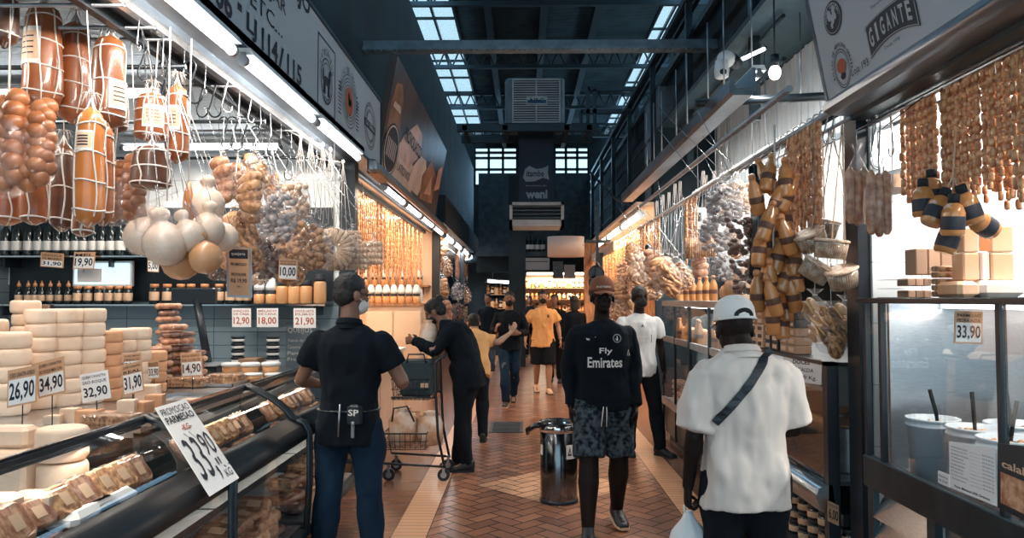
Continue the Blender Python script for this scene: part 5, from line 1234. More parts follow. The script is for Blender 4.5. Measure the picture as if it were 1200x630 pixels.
# vacuum packs
def mk_pack(mm, w=.12, d=.17, h=.035, name='vacuum_pack'):
    t = thing(name, (0, 0, 0)); rs = random.Random(int(w * 1000 + d * 77)); b = MB()
    rr = []
    for z, k in ((0, .86), (h * .3, 1), (h * .7, 1), (h, .84)):
        rr.append([(w / 2 * k * max(-1, min(1, 1.25 * math.cos(2 * PI * j / 20))) * rs.uniform(.95, 1.03), d / 2 * k * max(-1, min(1, 1.25 * math.sin(2 * PI * j / 20))) * rs.uniform(.95, 1.03), z + rs.uniform(-.003, .003)) for j in range(20)])
    b.rings(rr); b.build('contents', mm, t)
    b = MB(); b.box((-w * .56, -d * .56, h * .42), (w * .56, d * .56, h * .5)); b.build('sealed_wrap', 'bag_thin', t)
    b = MB(); b.box((-w * .2, -d * .2, h * .98), (w * .2, d * .15, h * 1.06)); b.build('label', 'label', t)
    return t
PK = [Proto(mk_pack('meat_d')), Proto(mk_pack('meat', .13, .18, .04)), Proto(mk_pack('snack', .12, .16, .045)), Proto(mk_pack('meat', .10, .2, .03))]
PN = ['dark meat', 'smoked meat', 'brown nibble', 'slim meat']
sec = ['near', 'middle', 'far']
cnt = 0
for si, (y0, y1) in enumerate(((1.95, 3.1), (3.2, 4.2), (4.3, 5.45))):
    n = 8
    for i in range(n):
        for lay in range(2):
            k = R.randrange(4); y = y0 + .1 + (y1 - y0 - .2) * (i + .5) / n
            PK[k].place((-1.455 - .075 * lay, y, .825 + lay * .115), (R.uniform(-.08, .08), .95 + R.uniform(-.08, .08), R.uniform(-.08, .08)), PN[k] + ' pack behind the upper glass of the %s counter, %s along, %s layer' % (sec[si], nth(i), ('lower', 'upper')[lay]), 'vacuum pack', 'packs behind the upper counter glass', (1.0, .74, 1.0))
    for i in range(5):
        for lay in range(3):
            k = R.randrange(4); y = y0 + .1 + (y1 - y0 - .2) * (i + .5) / 5
            PK[k].place((-1.38 - .03 * lay, y, .362 + lay * .062), (R.uniform(-.15, .15), .15, R.uniform(-.4, .4)), PN[k] + ' pack behind the lower glass of the %s counter, %s along, layer %s' % (sec[si], nth(i), ('one', 'two', 'three')[lay]), 'vacuum pack', 'packs behind the lower counter glass', 1.3)
# white wrapped slab seen through the near glass
for i, (px, py, Y, lab) in enumerate(((95, 560, 2.45, 'white folded cheese wrap seen through the near glass'), (118, 545, 2.75, 'white wrapped slab beside it, further along the near glass'))):
    c = WX(px, py, -1.50); b = MB(); b.box((c.x - .06, c.y - .14, .87), (c.x + .07, c.y + .14, .93), 0, .02); tag(b.build('wrapped_slab', 'paper'), lab, 'cheese pack')
# dark packs stacked behind the wheels
for ci, (px, Y, n) in enumerate(((186, 4.55, 6), (203, 4.7, 9), (197, 5.0, 12), (214, 4.75, 8), (228, 4.9, 5))):
    x = W(px, 400, Y).x
    for k in range(n): PK[(ci + k) % 2].place((x, Y, 1.08 + k * .043), R.uniform(-.3, .3), PN[(ci + k) % 2] + ' pack, ' + nth(k) + ' from the bottom in the ' + nth(ci) + ' pile behind the cheese wheels', 'vacuum pack', 'packs piled behind the cheese wheels', .9)
# a slanted board and dark scale
t = thing('counter_scale', (W(240, 440, 5.3).x, 5.3, 1.08), 'dark counter scale with a slanted column behind the 14,90 card', 'scale')
c = Vector(t.location); b = MB(); b.box((c.x - .14, 5.2, 1.08), (c.x + .12, 5.42, 1.15), 0, .01); b.build('base', 'black', t)
b = MB(); b.box((c.x - .15, 5.18, 1.15), (c.x + .13, 5.44, 1.165), 0, .005); b.build('pan', 'steel2', t)
b = MB(); b.tube([(c.x - .02, 5.4, 1.16), (c.x - .12, 5.42, 1.62)], .03, 8); b.build('column', 'black', t)
b = MB(); b.box((c.x - .3, 5.40, 1.58), (c.x + .02, 5.46, 1.70), 0, .01); b.build('display_head', 'black', t)
# price cards on the cheeses
card('price_card', [(9, 434), (42, 427), (43, 471), (8, 478)], 3.0, ['QUEIJO CANASTRA AURELIO'], '26,90', 'leftmost price card on the cheeses, orange top', frac=.25)
card('price_card', [(43, 425), (77, 419), (77, 459), (45, 467)], 3.12, ['QUEIJO CANASTRA', 'SAO ROQUE MEIA CURA'], '34,90', 'second price card from the left on the cheeses, two header lines', frac=.36)
card('price_card', [(93, 439), (123, 433), (130, 466), (97, 472)], 3.3, ['QUEIJO CANASTRA', 'SAO ROQUE'], '32,90', 'white-topped price card standing by the cut cheese', frac=.4, top='paper')
card('price_card', [(142, 428), (166, 426), (169, 458), (145, 464)], 3.55, ['QUEIJO CANASTRA', 'REAL'], '31,90', 'price card standing right of the wheel stacks', frac=.32)
card('price_card', [(144, 415), (166, 413), (166, 430), (145, 432)], 3.8, ['QUEIJO MINAS', 'FRESCO'], '24,90', 'small card half hidden behind the one right of the wheel stacks', frac=.5)
card('price_card', [(173, 422), (187, 421), (187, 443), (174, 444)], 4.1, ['PROVOLETE'], '33,90', 'small orange card in front of the dark packs', frac=.35, ink='ink_brown')
card('price_card', [(211, 414), (233, 412), (238, 440), (213, 442)], 4.45, ['REQUEIJAO', 'DE CORTE'], '14,90', 'price card standing above the rolled wafer packs', frac=.36, ink='ink_brown')
# the tall paper sign on the glass
t = thing('paper_sign', (-1.4, 3.1, .84), 'tall white hand-lettered PROMOCAO PARMESAO 33,90 sign on the counter glass', 'sign')
TLs, TRs, BRs, BLs = Vector((-1.555, 3.13, 1.142)), Vector((-1.555, 3.42, 1.142)), Vector((-1.185, 3.10, .862)), Vector((-1.185, 2.81, .862))
MLs, MRs = Vector((-1.31, 2.93, .985)), Vector((-1.31, 3.22, .985))
u = TRs - TLs; n1 = u.cross(TLs - BLs).normalized()
off = n1 * .03
TLs, TRs, BRs, BLs = [p + off for p in (TLs, TRs, BRs, BLs)]
b = MB(); b.plate([BLs, BRs, TRs, TLs], .002); b.build('sheet', 'paper', t)
v = TLs - BLs; b = MB(); u = BRs - BLs
write(b, 'PROMOCAO', BLs + v * .87 + u * .06, u * .86, v * .085, 0, .0, .003); write(b, 'PARMESAO', BLs + v * .77 + u * .06, u * .86, v * .085, 0, .02, .003)
write(b, '-KG-', BLs + v * .66 + u * .34, u * .3, v * .07, 1, .02, .003)
write(b, '33,', BLs + v * .06 + u * .10, u * .52, v * .52, 0, .0, .003); write(b, '90', BLs + v * .32 + u * .56, u * .36, v * .26, 0, .0, .003); write(b, 'KG', BLs + v * .06 + u * .72, u * .2, v * .08, 0, .0, .003)
write(b, '"', BLs + v * .2 + u * .68, u * .12, v * .08, 0, .0, .003)
b.build('lettering', ['ink', 'ink_red'], t)
# ------------------------------------------------------------ right: goods on and in the near case
zc = 1.6255
def blk(name, px0, px1, yt, Y, z0, mm, lab, cat, group, d=.09, bev=.006, extra=None):
    x0, x1 = W(px0, 340, Y).x, W(px1, 340, Y).x; z1 = W(px0, yt, Y).z
    b = MB(); b.box((x0, Y, z0), (x1, Y + d, z1), 0, bev); return tag(b.build(name, mm), lab, cat, group)
M['wax'] = mat('wrapped_parmesan', (.78, .50, .32), .3, c2=(.72, .40, .22), scale=5, coat=.6)
M['wax_w'] = mat('pale_wrapped_cheese', (.84, .74, .66), .3, c2=(.80, .62, .50), scale=5, coat=.6)
GC = 'cheese blocks on the black-topped case'
blk('cheese_block', 1124, 1150, 329, 3.05, zc, 'wax', 'cheese block on the case top, bottom left of the cheese pile', 'cheese', GC, .2, .015)
blk('cheese_block', 1150.5, 1205, 328, 3.05, zc, 'wax_w', 'long pale wrapped cheese block at the bottom of the cheese pile', 'cheese', GC, .2, .02)
zl = W(1140, 329, 3.1).z + .002
for i, (a_, b_, yt, mm, zz, w) in enumerate(((1130, 1149, 296, 'wax', 0, 'left column, lower'), (1163, 1190, 296, 'wax', 0, 'right column, lower'), (1150.5, 1161, 294, 'wax_w', 0, 'pale one between the columns'))):
    blk('cheese_block', a_, b_, yt, 3.1, zl, mm, 'square cheese block, ' + w, 'cheese', GC, .09, .006)
zl2 = W(1140, 296, 3.1).z + .002
for i, (a_, b_, yt, mm, w) in enumerate(((1130, 1149, 266, 'wax', 'left column, upper'), (1163, 1190, 264, 'wax', 'right column, upper'))):
    blk('cheese_block', a_, b_, yt, 3.1, zl2, mm, 'square cheese block, ' + w, 'cheese', GC, .09, .006)
for k in range(5):
    for j in range(2):
        x0 = W(1092, 340, 3.25).x + .0; z = zc + .002 + k * .027
        t = thing('wrapped_roll', (x0 + .06, 3.15 + j * .03 + .1, z), 'wrapped wafer roll, ' + nth(k) + ' from the bottom of the ' + ('front', 'rear')[j] + ' roll pile', 'snack pack', 'wrapped rolls on the case top')
        y = 3.22 + j * .03
        b = MB(); b.cyl((x0 + j * .004, y, z + .013), (x0 + .115, y, z + .013), .0125, 10); b.build('roll', 'snack', t)
        b = MB(); b.cyl((x0 - .012, y, z + .013), (x0 + .005, y, z + .013), .006, 8, r2=.012); b.build('twist_end', 'bag_thin', t)
for i in range(3):
    for k in range(2):
        a_ = 1064 + i * 9.5; blk('carton_box', a_, a_ + 9, 340 - k * 14, 3.4, zc + k * .053, 'card', 'small brown carton, ' + nth(i) + ' from the left, ' + ('lower', 'upper')[k] + ' row of the low pile', 'box', 'small cartons on the case top', .1, .003)
for i in range(3): blk('carton_box', 1074 + i * 15, 1088 + i * 15, 291, 3.42, zc + .104, 'card', 'taller brown carton on the low pile, ' + nth(i) + ' from the left', 'box', 'tall cartons on the low pile', .1, .004)
for i in range(2):
    for k in range(3): blk('dark_box', 1039 + i * 12, 1050 + i * 12, 348 - k * 10.3, 3.4, zc + k * .040, 'black', 'small black box, ' + ('left', 'right')[i] + ' column, ' + ('bottom', 'middle', 'top')[k] + ', at the end of the case top', 'box', 'black boxes at the end of the case top', .09, .003)
card('price_card', [(1119, 364), (1152, 363), (1151, 403), (1118, 402)], 2.76, ['PARMESAO', 'PEDRA AZUL'], '33,90', 'orange-topped card PARMESAO 33,90 on the right case', frac=.33, stick=False)
# pails with ladles
def pail(x, y, r, h, lab, food, ladles):
    t = thing('white_pail', (x, y, .842), lab, 'pail', 'white pails in the right case')
    z0 = .842
    b = MB(); b.lathe((x, y, z0), [(r * .86, 0), (r * .98, h * .86), (r * 1.06, h * .87), (r * 1.06, h * .9), (r, h * .905), (r * 1.0, h * .96), (r * 1.07, h * .965), (r * 1.07, h), (r * .97, h), (r * .95, h * .8)], 26); b.build('pail', 'bucket', t)
    b = MB(); rs = random.Random(int(x * 99)); b.lathe((x, y, z0), [(.001, h * .90), (r * .95, h * .90)], 20)
    for i in range(30):
        a, q = rs.uniform(0, 6.28), math.sqrt(rs.random()) * r * .85; b.ell((x + q * math.cos(a), y + q * math.sin(a), z0 + h * .91), .012, .012, .008, 7, 4)
    b.build('food', food, t)['kind'] = 'stuff'
    for (dx, dy, top, lean) in ladles:
        l = MB(); l.tube([(x + dx, y + dy, z0 + h * .8), (x + dx - lean * .3, y + dy, z0 + h * .8 + (top - z0 - h * .8) * .45), (x + dx - lean, y + dy, top)], .0085, 8, radii=[.006, .009, .009], flat=.5)
        l.build('ladle', 'ladle', t)
pail(1.755, 3.27, .10, .27, 'white pail furthest from the camera, one ladle', 'snack_l', [(.01, -.03, 1.235, .035)])
pail(1.80, 3.04, .10, .27, 'white pail second from the tiled wall, one ladle', 'snack', [(.0, .0, 1.25, .01)])
pail(1.785, 2.80, .105, .27, 'white pail behind the white price list', 'snack', [(.03, .05, 1.24, -.03)])
pail(2.02, 3.13, .11, .27, 'white pail at the back with greenish olives', 'olives' if 'olives' in M else 'meat_d', [(-.02, .0, 1.27, .02)])
pail(1.80, 2.56, .105, .27, 'white pail nearest the camera, two ladles', 'snack', [(.0, .08, 1.22, .04), (-.03, .0, 1.2, .02)])
pail(2.03, 2.80, .11, .27, 'white pail in the back row nearest the camera', 'snack_l', [(.0, -.03, 1.25, .0)])
# white price list on the glass
def glass_sheet(name, q4, X, mat_, lab, cat, nx=.004):
    P4 = [WX(x, y, X) for x, y in q4]; TL, TR, BR, BL = P4; t = thing(name, (BL + BR) / 2, lab, cat)
    for p in P4: pass
    u, v = BR - BL, TL - BL; b = MB(); b.plate([BL, BR, TR, TL], .003); b.build('sheet', mat_, t); return t, BL, u, v
t, BL, u, v = glass_sheet('price_list', [(1112, 517), (1165, 524), (1168, 593), (1113, 571)], 1.575, 'paper', 'white price list with many lines on the right case glass', 'price list')
b = MB(); items = ['Azeitona verde', 'Azeitona preta', 'Azeitona chilena', 'Tremoco', 'Alcaparra', 'Cebolinha', 'Picles', 'Pepino', 'Pimenta biquinho', 'Tomate seco']
for i, s_ in enumerate(items):
    k = .90 - i * .075; write(b, s_, BL + u * .05 + v * k, u * (.2 + .012 * len(s_)), v * .035, 0, 0, .001); write(b, 'R$ 25,00 Kg', BL + u * .74 + v * (k - .0), u * .22, v * .035, 0, 0, .001)
    b.add([BL + u * .46 + v * (k + .003), BL + u * .72 + v * (k + .003), BL + u * .72 + v * (k + .009), BL + u * .46 + v * (k + .009)], [(0, 1, 2, 3)], 0)
write(b, 'Peso Minimo 200 Gramas', BL + u * .12 + v * .06, u * .76, v * .05, 0, .02, .001)
b.build('lettering', 'ink', t)
t, BL, u, v = glass_sheet('small_note', [(1099, 551), (1112, 556), (1112, 571), (1099, 565)], 1.577, 'paper', 'small white note left of the price list', 'note')
b = MB(); write(b, 'Azeitona', BL + u * .1 + v * .6, u * .8, v * .2, 0, 0, .001); write(b, 'R$ 25,00', BL + u * .1 + v * .2, u * .8, v * .2, 0, 0, .001); b.build('lettering', 'ink', t)
t, BL, u, v = glass_sheet('dark_placard', [(1169, 519), (1215, 524), (1215, 617), (1169, 594)], 1.57, 'black', 'black placard with pale lettering and food picture at the right edge', 'placard')
b = MB(); write(b, 'calabresa', BL + u * .12 + v * .66, u * 1.3, v * .12, 0, .02, .001); b.build('lettering', 'label', t)
b = MB(); b.plate([BL + u * .1 + v * .1 + Vector((-.002, 0, 0)), BL + u * .95 + v * .1 + Vector((-.002, 0, 0)), BL + u * .95 + v * .58 + Vector((-.002, 0, 0)), BL + u * .1 + v * .58 + Vector((-.002, 0, 0))], .001); b.build('food_picture', 'meat', t)
# DOCES sign
t, BL, u, v = glass_sheet('shop_card', [(918, 417), (963, 421), (962, 451), (917, 444)], 1.582, 'paper', 'white card DOCES SEM CALDA R$ 22,00 on the dark case', 'sign')
b = MB(); write(b, 'DOCES', BL + u * .28 + v * .72, u * .44, v * .18, 0, .02, .001); write(b, 'SEM CALDA', BL + u * .18 + v * .43, u * .64, v * .15, 0, .01, .001); write(b, 'R$ 22,00 Kg.', BL + u * .1 + v * .1, u * .8, v * .2, 0, .01, .001); b.build('lettering', 'ink', t)
card('price_card', [(970, 586), (983, 592), (983, 616), (970, 610)], 3.9, ['DOCE'], '6,00', 'orange 6,00 card below the steel bumper', frac=.2, stick=False, whole='kraft')
# tins inside the dark case
def tin(x, y, z, r, h, lab):
    t = thing('round_tin', (x, y, z), lab, 'tin', 'round tins inside the dark case')
    prof = []
    for i in range(9): prof += [(r, h * i / 9), (r * .97, h * (i + .5) / 9)]
    b = MB(); b.lathe((x, y, z), prof + [(r, h)], 26); b.build('can', 'steel2', t); b = MB(); b.lathe((x, y, z + h), [(r * 1.01, 0), (r * 1.01, .012), (r * .9, .014)], 26); b.build('lid', 'card', t)
    b = MB(); circ(b, Vector((x - r * 1.015, y - .0, z + h * .5)), Vector((0, -1, 0)), Vector((0, 0, 1)), 0, r * .5, 0, .001); b.build('round_label', 'label', t)
tin(1.86, 4.32, .66, .17, .25, 'ribbed tin with round label nearest the dark post'); tin(1.88, 4.72, .66, .17, .27, 'ribbed tin in the middle of the dark case'); tin(1.86, 5.12, .66, .17, .23, 'ribbed tin furthest along the dark case')
# packed goods on top of the dark case and on its bottom shelf
def mk_box(mm, w, d, h, lm='label'):
    t = thing('snack_box', (0, 0, 0)); b = MB(); b.box((-w / 2, -d / 2, 0), (w / 2, d / 2, h), 0, .004); b.build('box', mm, t)
    b = MB(); b.box((-w / 2 - .002, -d * .3, h * .25), (-w / 2 + .001, d * .3, h * .75)); b.build('label', lm, t); return t
BX = [Proto(mk_box('card', .1, .12, .05)), Proto(mk_box('black', .1, .12, .05)), Proto(mk_box('label', .1, .12, .05, 'label_d'))]
BN = ['brown', 'black', 'tan']
for i in range(7):
    for k in range(5):
        j = (i // 2 + (k > 2)) % 3; BX[j].place((1.66 + (i % 2) * .005, 4.55 + i * .15, 1.292 + k * .0515), R.uniform(-.04, .04), BN[j] + ' snack box, column %s from the dark post, %s up' % (nth(i), nth(k)), 'box', 'snack boxes on the dark case')
for i in range(10):
    for k in range(3):
        SQUAT.place((1.70, 3.98 + i * .155, .172 + k * .086), R.uniform(0, 6), 'squat dark jar below the steel bumper, %s from the dark post, %s row' % (nth(i), ('bottom', 'middle', 'top')[k]), 'jar', 'squat jars below the bumper', .93)
# items in the lit cases
k_ = 0
for ci, (y0, y1, nm) in enumerate(((5.8, 7.25, 'lit steel-topped case'), (7.45, 8.75, 'case by the masked man'))):
    for sh, z in enumerate((1.152, .482)):
        for i in range(8):
            y = y0 + .1 + i * (y1 - y0 - .2) / 7.0
            if sh == 0 and i % 2 == 0: HOT.place((1.76 + .03 * (i % 3), y, z), 0, 'amber bottle, %s along the upper shelf, %s' % (nth(i), nm), 'bottle', 'bottles in the lit cases', 1.2)
            elif sh == 0: b = MB(); b.lathe((1.85, y, z), [(.09, 0), (.1, .02), (.1, .13), (.09, .15)], 18); tag(b.build('round_cheese', 'cheese_o'), 'aged cheese, %s along the upper shelf, %s' % (nth(i), nm), 'cheese', 'cheeses in the lit cases')
            else:
                for q in range(4): PK[(i + q) % 4].place((1.78, y, z + q * .055), R.uniform(-.2, .2), PN[(i + q) % 4] + ' pack, %s along, %s up, low in %s' % (nth(i), nth(q), nm), 'vacuum pack', 'packs low in the lit cases', 1.1)
for i, px in enumerate((797, 805, 812, 820, 828, 836)): HOT.place((1.68, WX(px, 340, 1.68).y, 1.602 if i > 1 else 1.602), 0, 'caramel bottle with pale cap on the steel case top, %s from the left' % nth(i), 'bottle', 'caramel bottles on the case top', 1.05)
for i, (px, dz, Y, s) in enumerate(((860, .0, 6.0, 13), (853, .0, 6.25, 10), (868, .0, 5.95, 9))):
    s_ = Y / 880; c = Vector((W(px, 340, Y).x, Y, 1.6 + s * s_ * .99)); t = gourd(px, 350 - (c.z - 1.62) * 880 / Y, s, Y, 'gourd_tan', 'pear-shaped tan cheese on the steel case top, ' + nth(i) + ' of three', (0, -1), False, False, 'pear cheeses on the case top')
for i in range(5):
    for k in range(5): BX[2 - (k % 2)].place((1.72, 5.95 - .0 + i * .0 + (i * .14) - .14, 1.602 + k * .0515) if i < 1 else (1.9, 5.9 + i * .15, 1.602 + k * .0515), 0, BN[2 - (k % 2)] + ' snack box on the steel case top, column %s, %s up' % (nth(i), nth(k)), 'box', 'snack boxes on the steel case top')
# ------------------------------------------------------------ right: hanging goods
RZ = 2.56
# garland of sauce bottles
gl = [(897, 205), (909, 208), (921, 212), (890, 232), (903, 236), (914, 228), (905, 255), (892, 262), (922, 255), (916, 272), (928, 278), (900, 285), (888, 292), (907, 300), (918, 296), (930, 305), (893, 322), (904, 330), (914, 322), (925, 330), (935, 322), (888, 345), (900, 355), (911, 350), (922, 358), (933, 345), (906, 372), (917, 378)]
for i, (px, py) in enumerate(gl):
    Y = 4.05 + .06 * math.sin(i * 2.4); c = W(px, py, Y)
    HOT.place(c + Vector((0, 0, -.09)), (R.uniform(-.35, .35), R.uniform(-.35, .35), R.uniform(0, 6)), 'amber sauce bottle of the hanging garland, ' + nth(i) + ' from the top', 'bottle', 'garland of amber sauce bottles', 1.05)
o = W(908, 185, 4.05); t = thing('garland_cord', o, 'cord carrying the garland of amber sauce bottles', 'cord'); b = MB(); b.tube([(o.x, 4.05, RZ), o, W(906, 280, 4.05), W(912, 385, 4.05)], .006, 6); b.build('cord', 'string', t)
# tubs of thin sticks
def sticktub(px, py, Y, rot, lab, s=1.0, cord=True):
    c = W(px, py, Y); t = thing('stick_tub', c, lab, 'snack tub', 'tubs of thin sticks by the dark post')
    q = lambda b, n_, m_: b.build(n_, m_, t)
    E = Euler(rot).to_matrix(); r, h = .075 * s, .085 * s
    def tr(b):
        for i in range(len(b.v)): b.v[i] = c + E @ b.v[i]
        return b
    b = MB()
    for i in range(46): a = 2 * PI * i / 46; b.tube([(r * .88 * math.cos(a), r * .88 * math.sin(a), -h * .46), (r * .97 * math.cos(a + .15), r * .97 * math.sin(a + .15), h * .42)], .0035, 5)
    b.lathe((0, 0, 0), [(r * .8, -h * .46), (r * .9, h * .3)], 16); tr(b); q(b, 'sticks', 'snack_l')
    b = MB(); b.lathe((0, 0, 0), [(r * .92, -h * .5), (r * 1.03, h * .5)], 22); tr(b); q(b, 'tub', 'jar')
    b = MB(); b.lathe((0, 0, 0), [(r * 1.06, h * .46), (r * 1.09, h * .5), (r * 1.09, h * .58), (r * 1.0, h * .62)], 22); tr(b); q(b, 'lid', 'snack_l')
    if cord: b = MB(); b.tube([c + E @ Vector((0, 0, h * .4)), Vector((c.x + .01, c.y, c.z + .12)), Vector((1.62, c.y, 2.52))], .004, 5); q(b, 'band', 'label')
for i, a_ in enumerate(((952, 282, 3.95, (.2, -.5, 0), 'tub of sticks, upper left of the cluster'), (974, 293, 3.8, (.1, .1, 0), 'tub of sticks facing the aisle, middle top of the cluster'), (1003, 296, 3.95, (0, 1.2, 0), 'tub of sticks lying sideways, upper right of the cluster'), (955, 318, 3.9, (.3, .5, 0), 'tub of sticks, lower left of the cluster'), (989, 326, 3.8, (.2, -.35, 0), 'tub of sticks with a dark label, bottom of the cluster'), (964, 268, 4.05, (.2, .2, 0), 'tub of sticks at the very top of the cluster'))): sticktub(*a_, s=1.05)
rail([(1.62, 3.7, 2.515), (1.62, 5.2, 2.515)], .01, 'hanging_rail', 'short rail behind the dark post carrying tubs and bags', 'rail', 'steel2')
GP = 'biscuit bags by the dark post'
for i, (k, px, y0, y1, w) in enumerate((('discs', 955, 338, 400, 'left of three beside the dark post'), ('discs', 990, 345, 402, 'right of three beside the dark post'), ('rings', 974, 352, 414, 'lowest of three beside the dark post'))): hang_bag(k, px, y0, y1, 3.95, w, GP, 2.515, fat=.9)
# bags of sausages on hooks in front of the tiled wall
for i, (px, py0, py1, Y, lab) in enumerate(((1004, 196, 262, 3.35, 'hanging clear bag of two sausages, left one by the tiled wall'), (1029, 200, 275, 3.2, 'hanging clear bag of two large sausages, right one by the tiled wall'))):
    s = Y / 880; o = W(px, py0 - 12, Y); t = thing('sausage_bag', o, lab, 'sausage bag', 'bagged sausages by the tiled wall')
    b = MB(); L = (py1 - py0) * s
    for q in (-1, 0, 1):
        x = o.x + q * .033; z0 = o.z - 12 * s - (q == 0) * .01; b.tube([(x, o.y + .01 * q, z0), (x, o.y, z0 - .02), (x, o.y, z0 - L + .02), (x, o.y, z0 - L)], .019, 10, radii=[.006, .019, .02, .008])
    b.build('sausages', 'meat', t); b = MB(); bag_shell(b, o + Vector((0, 0, .06)), .06, L + .11, .035, seed=i + 3); b.build('bag', 'bag_thin', t)
    b = MB(); b.tube([o + Vector((0, 0, .05)), o + Vector((0, 0, .12)), Vector((1.72, o.y, 2.49))], .0028, 5); b.build('hook_wire', 'tin', t)
# cluster of dark-capped bottles hanging over the case
def mk_cap():
    t = thing('syrup_bottle', (0, 0, 0)); b = MB(); b.lathe((0, 0, 0), [(.03, 0), (.036, .008), (.036, .075), (.028, .098), (.014, .108), (.014, .112)], 16); b.build('bottle', 'amber', t)
    b = MB(); b.lathe((0, 0, 0), [(.0175, .108), (.0175, .135), (.014, .138)], 14); b.build('cap', 'blackm', t); b = MB(); b.lathe((0, 0, 0), [(.0362, .02), (.0368, .022), (.0368, .062), (.0362, .064)], 16); b.build('label', 'label_d', t); return t
SY = Proto(mk_cap())
for i, (px, py, Y, ry, rx) in enumerate(((1098, 246, 2.95, .45, 0), (1117, 256, 2.85, 0, .1), (1135, 243, 2.9, -.35, 0), (1151, 262, 2.95, -1.1, .3), (1082, 236, 3.05, .0, 0), (1107, 234, 3.1, .1, .2), (1112, 278, 3.0, .3, .1), (1092, 225, 3.1, 0, 0))):
    c = W(px, py, Y); E = Euler((rx, ry, 0)).to_matrix(); SY.place(c - E @ Vector((0, 0, .065)), (rx, ry, 0), 'dark-capped amber bottle, ' + nth(i) + ' of the bunch over the right case', 'bottle', 'bunch of dark-capped bottles', 1.15)
o = W(1117, 225, 2.95); t = thing('bunch_cord', o, 'tan cord holding the bunch of dark-capped bottles', 'cord'); b = MB()
for q in (-1, 0, 1, 2): b.tube([(1.72, o.y, 2.485), o + Vector((.0, 0, .06)), o + Vector((q * .04, 0, -.02)), o + Vector((q * .05, 0, -.09))], .0035, 5)
b.build('cord', 'label', t)
# a white tub hanging behind
c = W(1046, 214, 3.5); t = thing('hanging_tub', c, 'white tub hanging sideways behind the bagged sausages', 'tub'); E = Euler((0, 1.35, .2)).to_matrix()
b = MB(); b.lathe((0, 0, 0), [(.055, -.09), (.06, .08), (.066, .082), (.066, .095)], 20)
b.v = [c + E @ p for p in b.v]; b.build('tub', 'plastic_white', t); b = MB(); b.box(c + Vector((-.03, -.066, -.03)), c + Vector((.02, -.06, .03))); b.build('label', 'label', t)
b = MB(); b.tube([c, Vector((1.72, c.y, 2.485))], .003, 5); b.build('cord', 'string', t)
# bags and goods along the middle right stall
GR = 'bags hung along the middle right stall'
lst = [('garlic', 846, 206, 262, 5.2, 1.25, 'tallest, high beside the sausage garland'), ('garlic', 838, 240, 296, 5.4, 1.2, 'directly under the tallest greyish bag'), ('pale', 862, 200, 258, 5.6, 1.1, 'behind the tallest greyish bag'), ('dark', 872, 240, 300, 4.9, 1.2, 'left of the sauce garland'), ('dark', 876, 290, 345, 5.0, 1.2, 'below, left of the sauce garland'),
       ('garlic', 846, 288, 330, 5.6, 1.1, 'over the pear cheeses'), ('sticks', 812, 268, 305, 6.6, 1.0, 'slim one over the caramel bottles'), ('sticks', 830, 266, 303, 6.4, 1.0, 'slim, right twin over the caramel bottles'), ('meat', 820, 280, 325, 6.8, 1.0, 'low over the caramel bottles'),
       ('lumps', 792, 296, 338, 7.6, 1.3, 'wide, left of the caramel bottles'), ('loaves', 775, 292, 340, 8.0, 1.4, 'plump, right of the masked man in white'), ('rings', 783, 300, 345, 7.2, 1.2, 'lowest near the glass case'), ('lumps', 800, 305, 340, 7.4, 1.1, 'squashed at the back near the case'),
       ('loaves', 741, 278, 310, 10.2, 1.1, 'topmost of the pile over the capped man'), ('lumps', 735, 300, 332, 10.0, 1.3, 'second down of the pile over the capped man'), ('rings', 748, 308, 345, 9.8, 1.2, 'third down of the pile over the capped man'), ('loaves', 728, 322, 356, 10.4, 1.3, 'fourth down, over the cap'), ('lumps', 722, 338, 375, 10.8, 1.2, 'lowest left, beside the cap'), ('pale', 750, 286, 330, 9.4, .9, 'with white tie, beside the pile'),
       ('meat', 762, 285, 320, 8.8, 1.0, 'in shade beside the pile'), ('lumps', 764, 318, 352, 8.8, 1.2, 'just over the masked man in white'), ('discs', 742, 345, 380, 10.2, 1.1, 'low behind the masked man in white'), ('rings', 858, 262, 300, 5.8, 1.0, 'in shade over the pear cheeses')]
for k, px, y0, y1, Y, f, w in lst: hang_bag(k, px, y0, y1, min(Y, 10.0), w, GR, RZ, 1.55, fat=f)
for i, (px, yt, yb) in enumerate(((790, 215, 300), (796, 212, 295), (783, 225, 300), (776, 228, 298), (826, 205, 275), (823, 200, 262), (836, 200, 260), (769, 235, 295))):
    Y = WX(px, 200, 1.55).y; o, e = W(px, yt, Y), W(px, yb, Y); t = thing('white_ribbon', o, 'white tie string in the middle right stall, ' + nth(i) + ' along', 'string', 'white tie strings at right'); b = MB()
    for q in range(3): b.tube([(1.55, Y, 2.56), o + Vector((.01 * q, 0, 0)), e + Vector((.05 * (q - 1), .02 * q, 0))], .0016, 5)
    b.build('strings', 'string', t)
for i, (px, Y, yt, yb) in enumerate(((760, 9.0, 285, 322), (885, 4.8, 190, 330))):
    o, e = W(px, yt, Y), W(px, yb, Y); t = thing('dark_salami', o, ('black-skinned salami hanging beside the pile of bags', 'long dark blue-black wrapped salami behind the sauce garland')[i], 'salami')
    L = (yb - yt) * Y / 880; b = MB(); b.tube([o, o + Vector((0, 0, -.03)), o + Vector((.02, 0, -L * .5)), e + Vector((0, 0, .03)), e], .05, 12, radii=[.01, .045, .05, .045, .01]); b.build('salami', 'bottle_dark', t)
    b = MB(); b.cyl(o, (1.55, Y, 2.56), .003, 5); b.build('cord', 'string', t)
